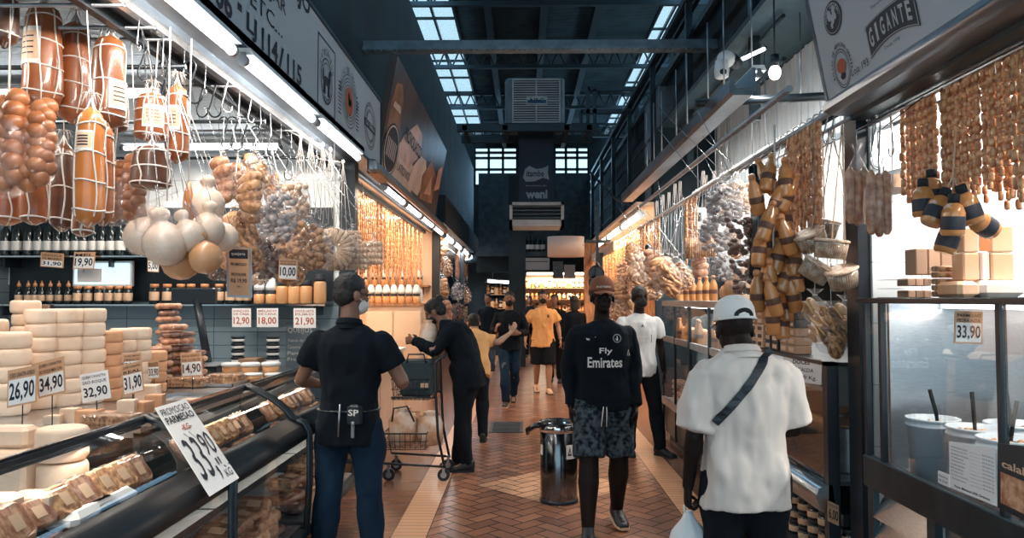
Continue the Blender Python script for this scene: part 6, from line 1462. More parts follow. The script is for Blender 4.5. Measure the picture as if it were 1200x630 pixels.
# a white hanging price box
t = thing('price_box', W(820, 260, 7.2), 'pale hanging box with a dark square window in the middle right stall', 'box'); a_, c_ = W(808, 243, 7.2), W(828, 268, 7.2)
b = MB(); b.box((a_.x, 7.2, c_.z), (c_.x, 7.26, a_.z)); b.build('box', 'label_w', t); b = MB(); b.box((a_.x + .06, 7.19, c_.z + .07), (c_.x - .05, 7.2, a_.z - .05)); b.build('window', 'black', t)
b = MB(); b.cyl(((a_.x + c_.x) / 2, 7.22, a_.z), (1.55, 7.22, 2.56), .003, 5); b.build('cord', 'string', t)
# ------------------------------------------------------------ people
M['skin_dark'] = mat('dark_skin', (.020, .013, .012), .5, var=.2, scale=5, spec=.15)
M['skin_mid'] = mat('brown_skin', (.24, .12, .08), .5, var=.15, scale=5)
M['skin_light'] = mat('tan_skin', (.42, .24, .16), .5, var=.12, scale=5)
M['hair'] = mat('black_hair', (.006, .007, .009), .6, bump=.6, bscale=120)
M['navy_cloth'] = mat('black_navy_cloth', (.005, .009, .015), .85, bump=.1, bscale=14, spec=.15)
M['denim'] = mat('dark_denim', (.005, .014, .032), .85, c2=(.010, .032, .065), scale=2.5, bump=.15, bscale=200, spec=.15)
M['denim_light'] = mat('worn_denim', (.09, .14, .19), .85, c2=(.02, .04, .07), scale=5)
M['white_shirt'] = mat('white_shirt_cloth', (.66, .60, .55), .85, bump=.12, bscale=10)
M['white_tee'] = mat('white_tee_cloth', (.62, .63, .62), .85, bump=.12, bscale=10)
M['yellow_tee'] = mat('yellow_polo_cloth', (.80, .42, .16), .85, var=.12, scale=5)
M['black_cloth'] = mat('black_cloth', (.008, .011, .016), .85, spec=.15)
M['camo'] = mat('speckled_shorts', (.005, .010, .017), .8, c2=(.075, .105, .13), scale=30, spec=.15)
M['shoe'] = mat('black_shoe', (.012, .014, .018), .5)
M['cap_white'] = mat('white_cap_cloth', (.78, .77, .75), .8)
M['cap_rust'] = mat('rust_cap_cloth', (.22, .075, .035), .8)
M['mask'] = mat('black_mask', (.008, .01, .013), .8)
M['eye'] = mat('eye', (.02, .02, .02), .2)
def lerp(a, b, t): return Vector(a) + (Vector(b) - Vector(a)) * t
def limb(mb, a, b, ra, rb, mid=None, n=14, flat=1.0, ext=.4):
    a, b = Vector(a), Vector(b); d = (b - a); L = d.length; u = d.normalized(); mid = mid or (ra + rb) / 2 * 1.06
    pts = [a - u * ra * ext, a, a + d * .3, a + d * .6, b, b + u * rb * ext]; mb.tube(pts, ra, n, radii=[ra * .75, ra, (ra * .6 + mid * .4) * 1.04, (mid + rb) / 2, rb, rb * .75])
def torso(mb, path, n=20):
    """path: list of (centre, rx, ry) with the ring plane square to the spine; x stays the side axis"""
    C_ = [Vector(p[0]) for p in path]; rr = []
    for i, (c, rx, ry) in enumerate(path):
        t = (C_[min(i + 1, len(C_) - 1)] - C_[max(i - 1, 0)]).normalized(); u = Vector((1, 0, 0)); u = (u - t * u.dot(t)).normalized(); w = t.cross(u)
        ring = []
        for j in range(n):
            a = 2 * PI * j / n; ca, sa = math.cos(a), math.sin(a); e = .82
            ring.append(C_[i] + u * (rx * math.copysign(abs(ca) ** e, ca)) + w * (ry * math.copysign(abs(sa) ** e, sa)))
        rr.append(ring)
    mb.rings(rr)
def hand(mb, wr, d, side, palm, curl=.5, s=1.0):
    """wr wrist, d direction to fingers, side: thumb side axis, palm: palm normal; five separate fingers"""
    d, side, palm = Vector(d).normalized(), Vector(side), Vector(palm)
    side = (side - d * side.dot(d)).normalized(); palm = d.cross(side) * (1 if d.cross(side).dot(palm) > 0 else -1)
    rr = []
    for f, w, h in ((-.02, .024, .02), (.02, .032, .017), (.06, .040, .016), (.088, .040, .013)):
        c = wr + d * f * s; rr.append([c + side * (w * s * math.cos(2 * PI * j / 10)) + palm * (h * s * math.sin(2 * PI * j / 10)) for j in range(10)])
    mb.rings(rr)
    for k, (off, L) in enumerate(((.030, .072), (.010, .080), (-.010, .075), (-.030, .058))):
        p = wr + d * .082 * s + side * off * s; pts = [p - d * .02 * s]; ang = 0; q = p
        pts.append(q); dd = d
        for seg in (.42, .32, .26):
            ang += curl * (1.0 if seg != .26 else .8); dd = d * math.cos(ang) + palm * math.sin(ang); q = q + dd * L * seg * s; pts.append(q)
        mb.tube(pts, .009 * s, 7, radii=[.010 * s, .0098 * s, .0092 * s, .0085 * s, .0065 * s])
    p = wr + d * .022 * s + side * .026 * s; q1 = p + (side * .7 + d * .6 + palm * .25).normalized() * .036 * s; q2 = q1 + (d * .85 + side * .2 + palm * (.3 + curl * .5)).normalized() * .032 * s; q3 = q2 + (d * .8 + palm * (.3 + curl)).normalized() * .024 * s
    mb.tube([p, q1, q2, q3], .012 * s, 7, radii=[.014 * s, .0125 * s, .0105 * s, .008 * s])
def head_geo(mb, c, yaw=0.0, pitch=0.0, s=1.0):
    E = Euler((pitch, 0, yaw)).to_matrix(); T = lambda x, y, z: Vector(c) + E @ Vector((x * s, y * s, z * s))
    e = lambda p, rx, ry, rz, m_=None: mb.ell(T(*p), rx * s, ry * s, rz * s, 16, 10, 0, E if m_ is None else E @ m_)
    e((0, -.008, .035), .076, .096, .085); e((0, .022, -.035), .060, .072, .075); e((0, .055, -.085), .030, .030, .024)
    e((0, .07, .03), .060, .022, .03); e((0, .096, -.012), .013, .022, .020); e((0, .088, .010), .010, .014, .028)
    e((0, .082, -.055), .026, .014, .007); e((0, .080, -.066), .022, .013, .007)
    for sx in (-1, 1):
        e((sx * .034, .074, -.020), .024, .018, .020); e((sx * .030, .082, .030), .022, .010, .007); e((sx * .079, -.004, -.008), .010, .022, .032)
    return T, E
def person(label, loc, rz, J=None, H=1.75, skin='skin_mid', top='tee', top_m='navy_cloth', sleeve=.55, hem=.84, legs='denim', leg_len=1.0, hair='short', shoe='shoe', voxel=.007, head=(0, 0), hands=None, mask=None, girth=1.0, cap=None, baggy=1.0, group=None, eyes=True, extras=None, hem_flare=1.0, seed=1, blue_sole=None, wr=None, calf=1.0):
    k = H / 1.75
    D = dict(pelvis=(0, 0, .95), waist=(0, .0, 1.10), chest=(0, 0, 1.30), neck=(0, -.01, 1.475), head=(0, .02, 1.64), sL=(-.185, 0, 1.42), sR=(.185, 0, 1.42), eL=(-.235, -.03, 1.13), eR=(.235, -.03, 1.13),
             wL=(-.25, .03, .88), wR=(.25, .03, .88), hL=(-.09, 0, .92), hR=(.09, 0, .92), kL=(-.10, .02, .50), kR=(.10, .02, .50), aL=(-.105, -.03, .085), aR=(.105, -.03, .085), tL=(-.12, 1, 0), tR=(.12, 1, 0))
    D.update(J or {}); P = {q: Vector(v) * (1 if q in ('tL', 'tR') else k) for q, v in D.items()}
    for S in 'LR': P['s' + S].z -= .040 * k; P['s' + S].x *= .97
    t = thing('person', (0, 0, 0), label, 'person', group)
    g = girth; sp = P
    def tor(mb, o, z0t=0, flare=1.0, short=None):
        pel, wa, ch, ne = sp['pelvis'], sp['waist'], sp['chest'], sp['neck']
        lo = lerp(wa, pel, 1.0); path = []
        if short is not None: bot = pel + (pel - wa).normalized() * (short * k)
        else: bot = pel + (pel - wa).normalized() * .08 * k
        path += [(bot, (.160 * g + o) * flare, (.112 * g + o) * flare), (lo, .165 * g + o, .118 * g + o), (lerp(pel, wa, .6), .150 * g + o, .108 * g + o), (wa, .145 * g + o, .105 * g + o), (lerp(wa, ch, .6), .158 * g + o, .112 * g + o), (ch, .170 * g + o, .115 * g + o),
                 (lerp(ch, ne, .45), .172 * g + o, .105 * g + o), (lerp(ch, ne, .72), .150 * g + o * .9, .085 * g + o * .8), (lerp(ch, ne, .9), .092 + o * .5, .068 + o * .5), (ne, .062 + o * .25, .062 + o * .25)]
        torso(mb, path)
    # body: one continuous surface
    b = MB(); tor(b, -.026 if top else 0)
    for S in 'LR':
        sx = -1 if S == 'L' else 1
        b.ell(P['s' + S] - Vector((0, 0, .01)), .050 * k, .050 * k, .048 * k); limb(b, P['s' + S], P['e' + S], .046 * k, .038 * k, .047 * k); limb(b, P['e' + S], P['w' + S], .040 * k, .026 * k, .037 * k)
        limb(b, P['h' + S], P['k' + S], .082 * k * g, .056 * k * calf, .074 * k * calf); limb(b, P['k' + S], P['a' + S], .056 * k * calf, .036 * k * calf, .062 * k * calf)
        fd = Vector((P['t' + S].x, P['t' + S].y, P['t' + S].z)).normalized(); a = P['a' + S]
        b.tube([a + Vector((0, 0, -.0)), a + Vector((0, 0, -.045)) - fd * .03, a + fd * .06 + Vector((0, 0, -.05)), a + fd * .14 + Vector((0, 0, -.06))], .03, 10, radii=[.034, .036, .036, .026])
        hd = (hands or {}).get(S, {}); dr = Vector(hd.get('d', (P['w' + S] - P['e' + S]).normalized() * .8 + Vector((0, .05, -.35))))
        hand(b, P['w' + S], dr, hd.get('side', (0, 1, 0)), hd.get('palm', (-sx, 0, 0)), hd.get('curl', .35), k)
    b.tube([P['neck'] - Vector((0, 0, .05)), lerp(P['neck'], P['head'], .3), lerp(P['neck'], P['head'], .8)], .055, 14, radii=[.066, .055, .052])
    T, E = head_geo(b, P['head'], head[0], head[1], k)
    body = remesh(b, 'body', skin, voxel, t, 3)
    # clothes
    if top:
        b = MB(); o = .016 * baggy
        tor(b, o, flare=hem_flare, short=.95 - hem)
        for S in 'LR':
            s_, e_, w_ = P['s' + S], P['e' + S], P['w' + S]
            b.ell(s_ - Vector((0, 0, .002)), .068 * k, .068 * k, .066 * k)
            if sleeve <= 1: q = lerp(s_, e_, sleeve); limb(b, s_, q, .062 * k + o * .7, .058 * k + o * (1.3 if sleeve < 1 else .3), ext=.02)
            else:
                limb(b, s_, e_, .060 * k + o * .5, .050 * k + o * .5); limb(b, e_, lerp(e_, w_, .95), .050 * k + o * .5, .036 * k + o * .4, ext=.05)
        cl = remesh(b, {'tee': 'shirt', 'polo': 'polo_shirt', 'shirt': 'shirt', 'jacket': 'long_sleeved_top'}.get(top, 'shirt'), top_m, max(.008, voxel), t, 4, wr if wr is not None else .008 * baggy, 9, seed)
        if top in ('polo', 'shirt'):
            b = MB(); n_ = P['neck']; d_ = (P['head'] - P['neck']).normalized(); rr = []
            for r_, z_ in ((.078, -.03), (.068, .012), (.064, .03), (.070, .028), (.078, .0)):
                rr.append([n_ + d_ * z_ + Vector((math.cos(2 * PI * j / 20) * r_, math.sin(2 * PI * j / 20) * r_ * 1.02 - .0, -.012 * math.sin(2 * PI * j / 20))) for j in range(20)])
            b.rings(rr, cap=False); b.build('collar', top_m, t)
    else: cl = None
    if legs:
        b = MB(); o = .014 * baggy
        pel, wa = P['pelvis'], P['waist']; torso(b, [(pel - Vector((0, 0, .10 * k)), .142 * g, .104 * g), (pel, .156 * g, .110 * g), (lerp(pel, wa, .45), .138 * g, .096 * g)])
        for S in 'LR':
            h_, k_, a_ = P['h' + S], P['k' + S], P['a' + S]
            if leg_len >= 1: limb(b, h_, k_, .088 * k * g + o, .062 * k + o, .082 * k + o); limb(b, k_, a_ + Vector((0, 0, .0)), .062 * k + o, .048 * k + o, .060 * k + o)
            else: limb(b, h_, lerp(h_, k_, leg_len * 2 if leg_len <= .5 else 1), .096 * k * g + o, .086 * k + o * 1.6, ext=.05)
        nm = 'shorts' if leg_len < 1 else 'trousers'
        remesh(b, nm, legs, max(.008, voxel), t, 4, .009, 7, seed + 5)
    if shoe:
        for S in 'LR':
            a = P['a' + S]; fd = P['t' + S].normalized(); b = MB(); rr = []
            sd = Vector((fd.y, -fd.x, 0)).normalized(); up = sd.cross(fd)
            for f, w, h0, h1 in ((-.075, .020, -.06, .02), (-.06, .036, -.082, .035), (-.02, .042, -.084, .045), (.04, .042, -.084, .01), (.10, .048, -.084, -.025), (.15, .046, -.084, -.04), (.185, .028, -.080, -.052)):
                c = a + fd * f * k; rr.append([c + sd * (w * k * math.copysign(abs(math.cos(2 * PI * j / 14)) ** .7, math.cos(2 * PI * j / 14))) + up * ((h0 + h1) / 2 + (h1 - h0) / 2 * math.sin(2 * PI * j / 14)) * k for j in range(14)])
            b.rings(rr); sh = b.build('shoe', shoe, t)
            b = MB(); rr = []
            for f, w in ((-.07, .026), (-.04, .042), (.04, .045), (.12, .050), (.17, .040), (.19, .02)):
                c = a + fd * f * k - up * .084 * k; rr.append([c - sd * w * k, c + sd * w * k, c + sd * w * k + up * .018, c - sd * w * k + up * .018])
            b.rings(rr, 0, False); b.build('sole', blue_sole or 'label_w' if blue_sole else 'blackm', sh)
    if hair and hair != 'none':
        b = MB(); s = k
        if hair in ('short', 'cap'):
            b.ell(T(0, -.016, .048), .081 * s, .098 * s, .082 * s, 18, 10, 0, E)
            b.ell(T(0, -.045, .005), .076 * s, .066 * s, .075 * s, 16, 8, 0, E)
        elif hair == 'bun':
            b.ell(T(0, -.016, .048), .084 * s, .102 * s, .086 * s, 18, 10, 0, E); b.ell(T(0, -.05, .0), .076 * s, .07 * s, .08 * s, 16, 8, 0, E); b.ell(T(0, -.10, .09), .045 * s, .045 * s, .045 * s, 12, 8, 0, E)
        elif hair == 'long':
            b.ell(T(0, -.016, .048), .086 * s, .104 * s, .086 * s, 18, 10, 0, E); b.ell(T(0, -.06, -.06), .085 * s, .06 * s, .14 * s, 16, 8, 0, E)
        remesh(b, 'hair', 'hair', .007, t, 2, .004, 40, seed)
    if eyes:
        for sx in (-1, 1): b = MB(); b.ell(T(sx * .031, .081, .006), .011 * k, .008 * k, .007 * k, 10, 6, 0, E); b.build('eye', 'eye', t)
    if mask:
        b = MB(); b.ell(T(0, .052, -.052), .064 * k, .062 * k, .055 * k, 16, 10, 0, E); b.ell(T(0, .082, -.03), .03 * k, .034 * k, .034 * k, 12, 8, 0, E); remesh(b, 'face_mask', mask, .006, t, 3)
        b = MB()
        for sx in (-1, 1): b.tube([T(sx * .058, .05, -.03), T(sx * .078, .01, -.015), T(sx * .082, -.005, .01)], .002, 5)
        b.build('mask_strap', mask, t)
    if cap:
        mm, back, letters = cap; f = -1 if back else 1
        b = MB(); rr = []
        for z_, r_ in ((.028, 1.0), (.05, 1.0), (.08, .97), (.105, .86), (.125, .66), (.138, .38), (.142, .06)):
            rr.append([T(.088 * r_ * math.cos(2 * PI * j / 24), -.010 + .106 * r_ * math.sin(2 * PI * j / 24), z_ + .012) for j in range(24)])
        b.rings(rr); cp = b.build('cap', mm, t)
        b = MB()
        if back:   # seen from behind: strap under a half round opening, brim towards the face
            pts = [T(.043 * math.cos(PI * j / 12), -.010 - math.sqrt(max(0, 1 - (.043 * math.cos(PI * j / 12) / .088) ** 2)) * .109, .048 + .034 * math.sin(PI * j / 12)) for j in range(13)]
            pts = [p - (E @ Vector((0, .006, 0))) for p in pts]; b.plate(pts, .004); b.build('strap_opening', 'hair', cp); b = MB()
            b.tube([T(.088 * math.cos(a), -.010 + .108 * math.sin(a), .042) for a in [PI + .3 + (PI - .6) * j / 12 for j in range(13)]], .006, 6); b.build('strap', mm, cp); b = MB()
        rr = []
        for y_, w_, z_ in ((.085, .074, .040), (.115, .070, .038), (.145, .055, .030), (.165, .030, .022)):
            rr.append([T(x_ * w_, y_ - .02 * x_ * x_, z_ - .012 * x_ * x_ + dz) for x_, dz in ((-1, 0), (-.5, .0), (0, .0), (.5, 0), (1, 0), (1, .004), (.5, .004), (0, .004), (-.5, .004), (-1, .004))])
        b.rings(rr, 0, False); b.build('brim', mm if not letters else 'cap_rust', cp)
        if letters:
            b = MB(); n = len(letters)
            for i, ch in enumerate(letters):
                a = PI / 2 - .50 + 1.0 * i / (n - 1); c0 = T(.0895 * math.cos(a), -.010 + .1085 * math.sin(a), .062); tg = E @ Vector((-math.sin(a), math.cos(a), 0)); write(b, ch, c0 - tg * .006, tg * .011, E @ Vector((0, 0, .013)), 0, .02, .0035)
            b.build('cap_lettering', 'label_w', cp)
    if extras: extras(t, P, cl, T, E, k)
    t.location = loc; t.rotation_euler = (0, 0, rz)
    return t
def project(t, cloth, s_, x0, x1, z0, z1, name, m, y_from, bold=.02, skew=0):
    """lettering wrapped on the front (y_from > 0) or back of a garment"""
    vs, fs = text_data(s_, bold); bv = BVHTree.FromPolygons([v.co.copy() for v in cloth.data.vertices], [tuple(p.vertices) for p in cloth.data.polygons])
    sg = -1 if y_from > 0 else 1; out = []
    for a, b_ in vs:
        x = (x1 - (x1 - x0) * a) if y_from > 0 else (x0 + (x1 - x0) * a); z = z0 + (z1 - z0) * b_
        h = bv.ray_cast(Vector((x, y_from, z)), Vector((0, sg, 0))); out.append((h[0] if h[0] else Vector((x, .13 * -sg, z))) - Vector((0, sg * .0035, 0)))
    b = MB(); b.add(out, fs, 0); b.build(name, m, t)
def patch(t, cloth, pts, name, m, y_from, lift=.003, n=6):
    bv = BVHTree.FromPolygons([v.co.copy() for v in cloth.data.vertices], [tuple(p.vertices) for p in cloth.data.polygons]); sg = -1 if y_from > 0 else 1; out = []
    for x, z in pts:
        h = bv.ray_cast(Vector((x, y_from, z)), Vector((0, sg, 0))); out.append((h[0] if h[0] else Vector((x, .13 * -sg, z))) - Vector((0, sg * lift, 0)))
    b = MB(); b.add(out, [tuple(range(len(out)))], 0); b.build(name, m, t)
# --- man in dark polo, left, seen from behind, looking right
def ex_left(t, P, cl, T, E, k):
    b = MB()
    for sx in (-1, 1): b.tube([T(sx * .02, .10, .012), T(sx * .045, .10, .014), T(sx * .055, .095, -.004), T(sx * .03, .104, -.010), T(sx * .02, .10, .012)], .0022, 5); b.tube([T(sx * .058, .09, .012), T(sx * .084, -.005, .015)], .0022, 5)
    b.build('glasses', 'black', t)
    w = P['pelvis']; b = MB(); b.tube([w + Vector((.168 * math.cos(a), .125 * math.sin(a), .045)) for a in [2 * PI * j / 24 for j in range(24)]], .018, 6, closed=True, flat=.4); b.build('belt', 'black', t)
    b = MB(); c = w + Vector((.085, -.145, .03)); b.box(c + Vector((-.042, -.022, -.055)), c + Vector((.042, .02, .06)), 0, .012); po = b.build('belt_pouch', 'black', t)
    b = MB(); write(b, 'SP', c + Vector((-.03, -.024, .0)), (.06, 0, 0), (0, 0, .035), 0, .02, .001); b.build('lettering', 'label_w', po)
    b = MB(); b.box(c + Vector((-.012, -.03, -.12)), c + Vector((.006, -.018, -.03)), 0, .003); b.cyl(c + Vector((0, -.024, -.03)), c + Vector((0, -.024, -.055)), .008, 8); b.build('radio_clip', 'steel2', po)
    b = MB(); b.cyl(c + Vector((-.085, .0, .06)), c + Vector((-.095, .0, -.12)), .006, 8); b.build('pen', 'steel2', t)
x, Y = W(409, 500, 4.3).x, 4.3
person('man in a dark polo shirt and jeans seen from behind beside the glass counter', (x, Y, 0), -.12, dict(eR=(.30, .04, 1.14), wR=(.20, .27, 1.22), eL=(-.30, .02, 1.15), wL=(-.28, .26, 1.10), kL=(-.13, .02, .5), aL=(-.16, .0, .085), kR=(.12, .02, .5), aR=(.14, -.02, .085)), 1.75, 'skin_mid', 'polo', 'navy_cloth', .62, .80, 'denim', hair='short', head=(-.75, -.1), mask='label_w', girth=1.0, extras=ex_left, voxel=.006,
       hands={'R': dict(d=(-.4, .5, .3), side=(0, -.3, 1), palm=(-1, 0, 0), curl=.8), 'L': dict(d=(.5, .8, 0), side=(0, 0, 1), palm=(1, 0, 0), curl=.8)}, seed=3)
# --- man in white shirt and white cap, right, from behind
def ex_white(t, P, cl, T, E, k):
    bv = BVHTree.FromPolygons([v.co.copy() for v in cl.data.vertices], [tuple(p.vertices) for p in cl.data.polygons])
    a, c = Vector((.09, 0, 1.47)) * k, Vector((-.16, 0, 1.16)) * k; b = MB()
    L_, R_ = [], []
    for i in range(15):
        p = lerp(a, c, i / 14); d = (c - a).normalized(); nrm = Vector((-d.z, 0, d.x)) * .016
        for lst, sgn in ((L_, 1), (R_, -1)):
            q = p + nrm * sgn; h = bv.ray_cast(Vector((q.x, -.6, q.z)), Vector((0, 1, 0))); y_ = h[0].y if h[0] else -.08
            lst.append(Vector((q.x, y_ - .006, q.z)))
    b.add(L_ + R_, [(i, i + 1, i + 16, i + 15) for i in range(14)], 0)
    b.add([p - Vector((0, .004, 0)) for p in L_ + R_], [(i, i + 1, i + 16, i + 15) for i in range(14)], 0)
    b.build('bag_strap', 'black', t)
    b = MB(); b.box(Vector((-.19, .12, .98)) * k, Vector((-.05, .18, 1.14)) * k, 0, .02); b.build('shoulder_bag', 'black', t)
x, Y = W(872, 500, 3.2).x, 3.2
WM = person('man in white short-sleeved shirt and white cap seen from behind at right', (x, Y, 0), .05, dict(sL=(-.175, 0, 1.40), sR=(.175, 0, 1.40), eL=(-.225, -.02, 1.10), wL=(-.24, .04, .86), eR=(.235, .02, 1.12), wR=(.17, .25, 1.06), neck=(0, .0, 1.455), head=(-.02, .055, 1.55)), 1.68, 'skin_dark', 'shirt', 'white_shirt', .92, .79, 'black_cloth', hair='none', head=(.1, -.15), cap=('cap_white', True, None), girth=.99, baggy=1.3, extras=ex_white, voxel=.006, hem_flare=1.08, wr=.011,
       hands={'L': dict(d=(.0, .1, -1), side=(0, 1, 0), palm=(1, 0, 0), curl=1.15), 'R': dict(d=(-.5, .6, .1), side=(0, 0, 1), palm=(-1, 0, 0), curl=.7)}, seed=9)
# carrier bag in his left hand
wl = Vector((-.235, .04, .86)) * (1.68 / 1.75); hp = Vector((x, Y, 0)) + Euler((0, 0, .05)).to_matrix() @ (wl + Vector((.0, .015, -.085)))
t = thing('carrier_bag', hp + Vector((0, 0, -.45)), 'white plastic carrier bag held by the white-shirted man', 'bag'); b = MB(); rr = []
for f, w, d in ((0, .014, .012), (.08, .03, .02), (.2, .07, .045), (.45, .095, .065), (.75, .115, .08), (.93, .11, .075), (1, .05, .04)):
    rr.append([hp + Vector((w * math.cos(2 * PI * j / 22) * (1 + .12 * math.sin(j * 3.1 + f * 4)), d * math.sin(2 * PI * j / 22) * (1 + .15 * math.sin(j * 2.3)), -.02 - .42 * f)) for j in range(22)])
b.rings(rr); b.build('bag', 'bag_white', t)
b = MB(); b.tube([hp + Vector((-.012, 0, -.04)), hp + Vector((-.018, 0, .0)), hp + Vector((0, 0, .012)), hp + Vector((.018, 0, 0)), hp + Vector((.012, 0, -.04))], .006, 6); b.build('handles', 'bag_white', t)
# --- man in black long-sleeved football top
def ex_ball(t, P, cl, T, E, k):
    project(t, cl, 'Fly', -.052, .038, 1.235, 1.285, 'fly_lettering', 'label_w', 1.0, .015)
    project(t, cl, 'Emirates', -.122, .118, 1.150, 1.222, 'emirates_lettering', 'label_w', 1.0, .02)
    patch(t, cl, [(.128, 1.352), (.122, 1.338), (.108, 1.336), (.055, 1.362), (.108, 1.348), (.118, 1.350)], 'swoosh', 'label_w', 1.0)
    bvp = [(-.085 + .030 * math.cos(2 * PI * j / 20), 1.350 + .030 * math.sin(2 * PI * j / 20)) for j in range(20)]
    patch(t, cl, bvp, 'crest_ring', mat('crest_grey', (.30, .36, .42), .6), 1.0, .003)
    patch(t, cl, [(-.085 + .024 * math.cos(2 * PI * j / 20), 1.350 + .024 * math.sin(2 * PI * j / 20)) for j in range(20)], 'crest_centre', 'navy_cloth', 1.0, .0045)
    patch(t, cl, [(-.085 - .006, 1.335), (-.085 + .006, 1.335), (-.083, 1.366), (-.087, 1.366)], 'crest_tower', 'label_w', 1.0, .006)
    project(t, cl, 'PARIS', -.100, -.070, 1.340, 1.348, 'crest_lettering', 'label_w', 1.0, .0)
    for sx in (-1, 1): patch(t, cl, [(sx * -.0 - .168, 1.275), (-.158, 1.23), (-.190, 1.225)], 'side_flash', 'label_w', 1.0, .004) if sx > 0 else None
    b = MB(); p = P['pelvis']
    for sx in (-1, 1): b.tube([p + Vector((sx * .008, .135, -.03)), p + Vector((sx * .014 + .005, .150, -.10)), p + Vector((sx * .018 + .012, .152, -.19))], .0035, 6)
    b.build('drawstring', 'label_w', t)
x, Y = W(706, 500, 5.3).x, 5.3
person('man in black football top and speckled shorts walking towards the camera, rust cap', (x, Y, 0), PI + .04, dict(sL=(-.18, 0, 1.42), sR=(.18, 0, 1.42), eL=(-.235, -.02, 1.13), eR=(.235, -.03, 1.13), wL=(-.225, .05, .88), wR=(.225, .02, .88), kR=(.11, .10, .50), aR=(.125, .16, .085), kL=(-.12, -.03, .50), aL=(-.125, -.16, .12), tL=(-.15, 1, -.12), tR=(.10, 1, 0), hL=(-.095, 0, .92), hR=(.095, 0, .92)), 1.74, 'skin_dark', 'jacket', 'navy_cloth', 1.2, .86, 'camo', leg_len=.45, hair='short', head=(0, .05), cap=('cap_rust', False, 'PARTNERS'), girth=1.10, baggy=1.1, extras=ex_ball, voxel=.006, seed=5, blue_sole='label', calf=1.22)
# --- masked man in white T-shirt behind him
def ex_tee(t, P, cl, T, E, k):
    patch(t, cl, [(-.10, 1.17), (.10, 1.17), (.10, 1.25), (-.10, 1.25)], 'shirt_print', 'black', 1.0)
    project(t, cl, 'NOT', -.085, .085, 1.18, 1.20, 'print_lettering', 'label_w', 1.0); patch(t, cl, [(-.02, 1.33), (.02, 1.33), (.0, 1.36)], 'small_print', 'black', 1.0)
    project(t, cl, 'FRANCA', -.085, .085, 1.222, 1.240, 'upper_print_lettering', 'label_w', 1.0)
x, Y = W(750, 500, 7.9).x, 7.9
person('man in white printed T-shirt and black mask standing by the glass case', (x, Y, 0), PI + .1, dict(kR=(.12, .05, .50), aL=(-.20, .06, .085), kL=(-.15, .05, .5), tL=(-.8, 1, 0)), 1.74, 'skin_dark', 'tee', 'white_tee', .6, .82, 'black_cloth', hair='short', mask='mask', voxel=.009, head=(.1, 0), extras=ex_tee, seed=12)
# --- yellow polo man
def ex_y(t, P, cl, T, E, k):
    patch(t, cl, [(-.10, 1.30), (-.06, 1.30), (-.06, 1.35), (-.10, 1.35)], 'chest_badge', 'ink_brown', 1.0)
    b = MB(); w = P['wL']; b.tube([w + Vector((.03 * math.cos(a), .03 * math.sin(a), .03)) for a in [2 * PI * j / 12 for j in range(12)]], .007, 6, closed=True); b.build('wrist_watch', 'steel2', t)
    for S in 'LR': q = lerp(P['s' + S], P['e' + S], .62); b = MB(); b.tube([q + Vector((.068 * math.cos(a), .068 * math.sin(a), 0)) for a in [2 * PI * j / 14 for j in range(14)]], .007, 5, closed=True); b.build('sleeve_trim', 'black', t)
x, Y = W(636, 450, 13.0).x, 13.0
person('man in yellow polo shirt, black shorts and black mask walking towards the camera', (x, Y, 0), PI + .1, dict(kL=(-.10, .08, .5), aL=(-.09, .1, .085), aR=(.09, -.2, .13), kR=(.1, .0, .5), tR=(.0, 1, -.3), eL=(-.28, -.05, 1.14), wL=(-.30, .05, .92), eR=(.27, -.08, 1.14), wR=(.30, .0, .9)), 1.75, 'skin_light', 'polo', 'yellow_tee', .6, .80, 'black_cloth', leg_len=.5, hair='short', mask='mask', voxel=.01, girth=1.06, baggy=1.5, hem_flare=1.14, extras=ex_y, seed=21, shoe='label')
# --- dark walking person in torn jeans
x, Y = W(597, 450, 11.6).x, 11.6
def ex_j(t, P, cl, T, E, k):
    b = MB(); q = lerp(P['hR'], P['kR'], .8); b.ell(q + Vector((0, .075, 0)), .045, .02, .07); b.build('worn_knee', 'denim_light', t)
person('person in dark top and worn jeans walking, hands together, left of the yellow polo man', (x, Y, 0), PI, dict(kR=(.07, .12, .52), aR=(.05, .22, .085), aL=(-.06, -.22, .14), kL=(-.08, -.02, .5), tL=(0, 1, -.4), eR=(.26, -.02, 1.14), wR=(.20, .22, 1.16), eL=(-.26, .0, 1.12), wL=(-.16, .22, 1.12)), 1.72, 'skin_mid', 'jacket', 'navy_cloth', 1.2, .84, 'denim', hair='short', mask='mask', voxel=.01, seed=31, extras=ex_j, blue_sole='label',
       hands={'R': dict(d=(-.1, .3, .6), side=(0, 0, 1), palm=(-1, 0, 0), curl=.6), 'L': dict(d=(.6, .3, 0), side=(0, 0, 1), palm=(0, -1, 0), curl=.5)})
# --- companions around
x, Y = W(650, 450, 14.6).x, 14.6
person('person in dark clothes half hidden behind the yellow polo man', (x, Y, 0), PI - .2, dict(aR=(.1, -.15, .1), tR=(0, 1, -.2)), 1.70, 'skin_mid', 'jacket', 'black_cloth', 1.2, .82, 'black_cloth', voxel=.012, seed=41, eyes=False)
x, Y = W(673, 450, 13.8).x, 13.8
person('dark-clothed long-haired woman seen from behind, beside the football-top man', (x, Y, 0), .3, dict(eR=(.24, .1, 1.15), wR=(.1, .25, 1.2)), 1.66, 'skin_mid', 'jacket', 'navy_cloth', 1.2, .80, 'black_cloth', hair='long', voxel=.012, seed=51, eyes=False)
x, Y = W(572, 450, 17.0).x, 17.0
person('person in jeans standing far back by the left stalls', (x, Y, 0), PI - .4, dict(), 1.72, 'skin_mid', 'jacket', 'navy_cloth', 1.2, .84, 'denim_light', voxel=.012, seed=61, eyes=False)
x, Y = W(621, 450, 21.0).x, 21.0
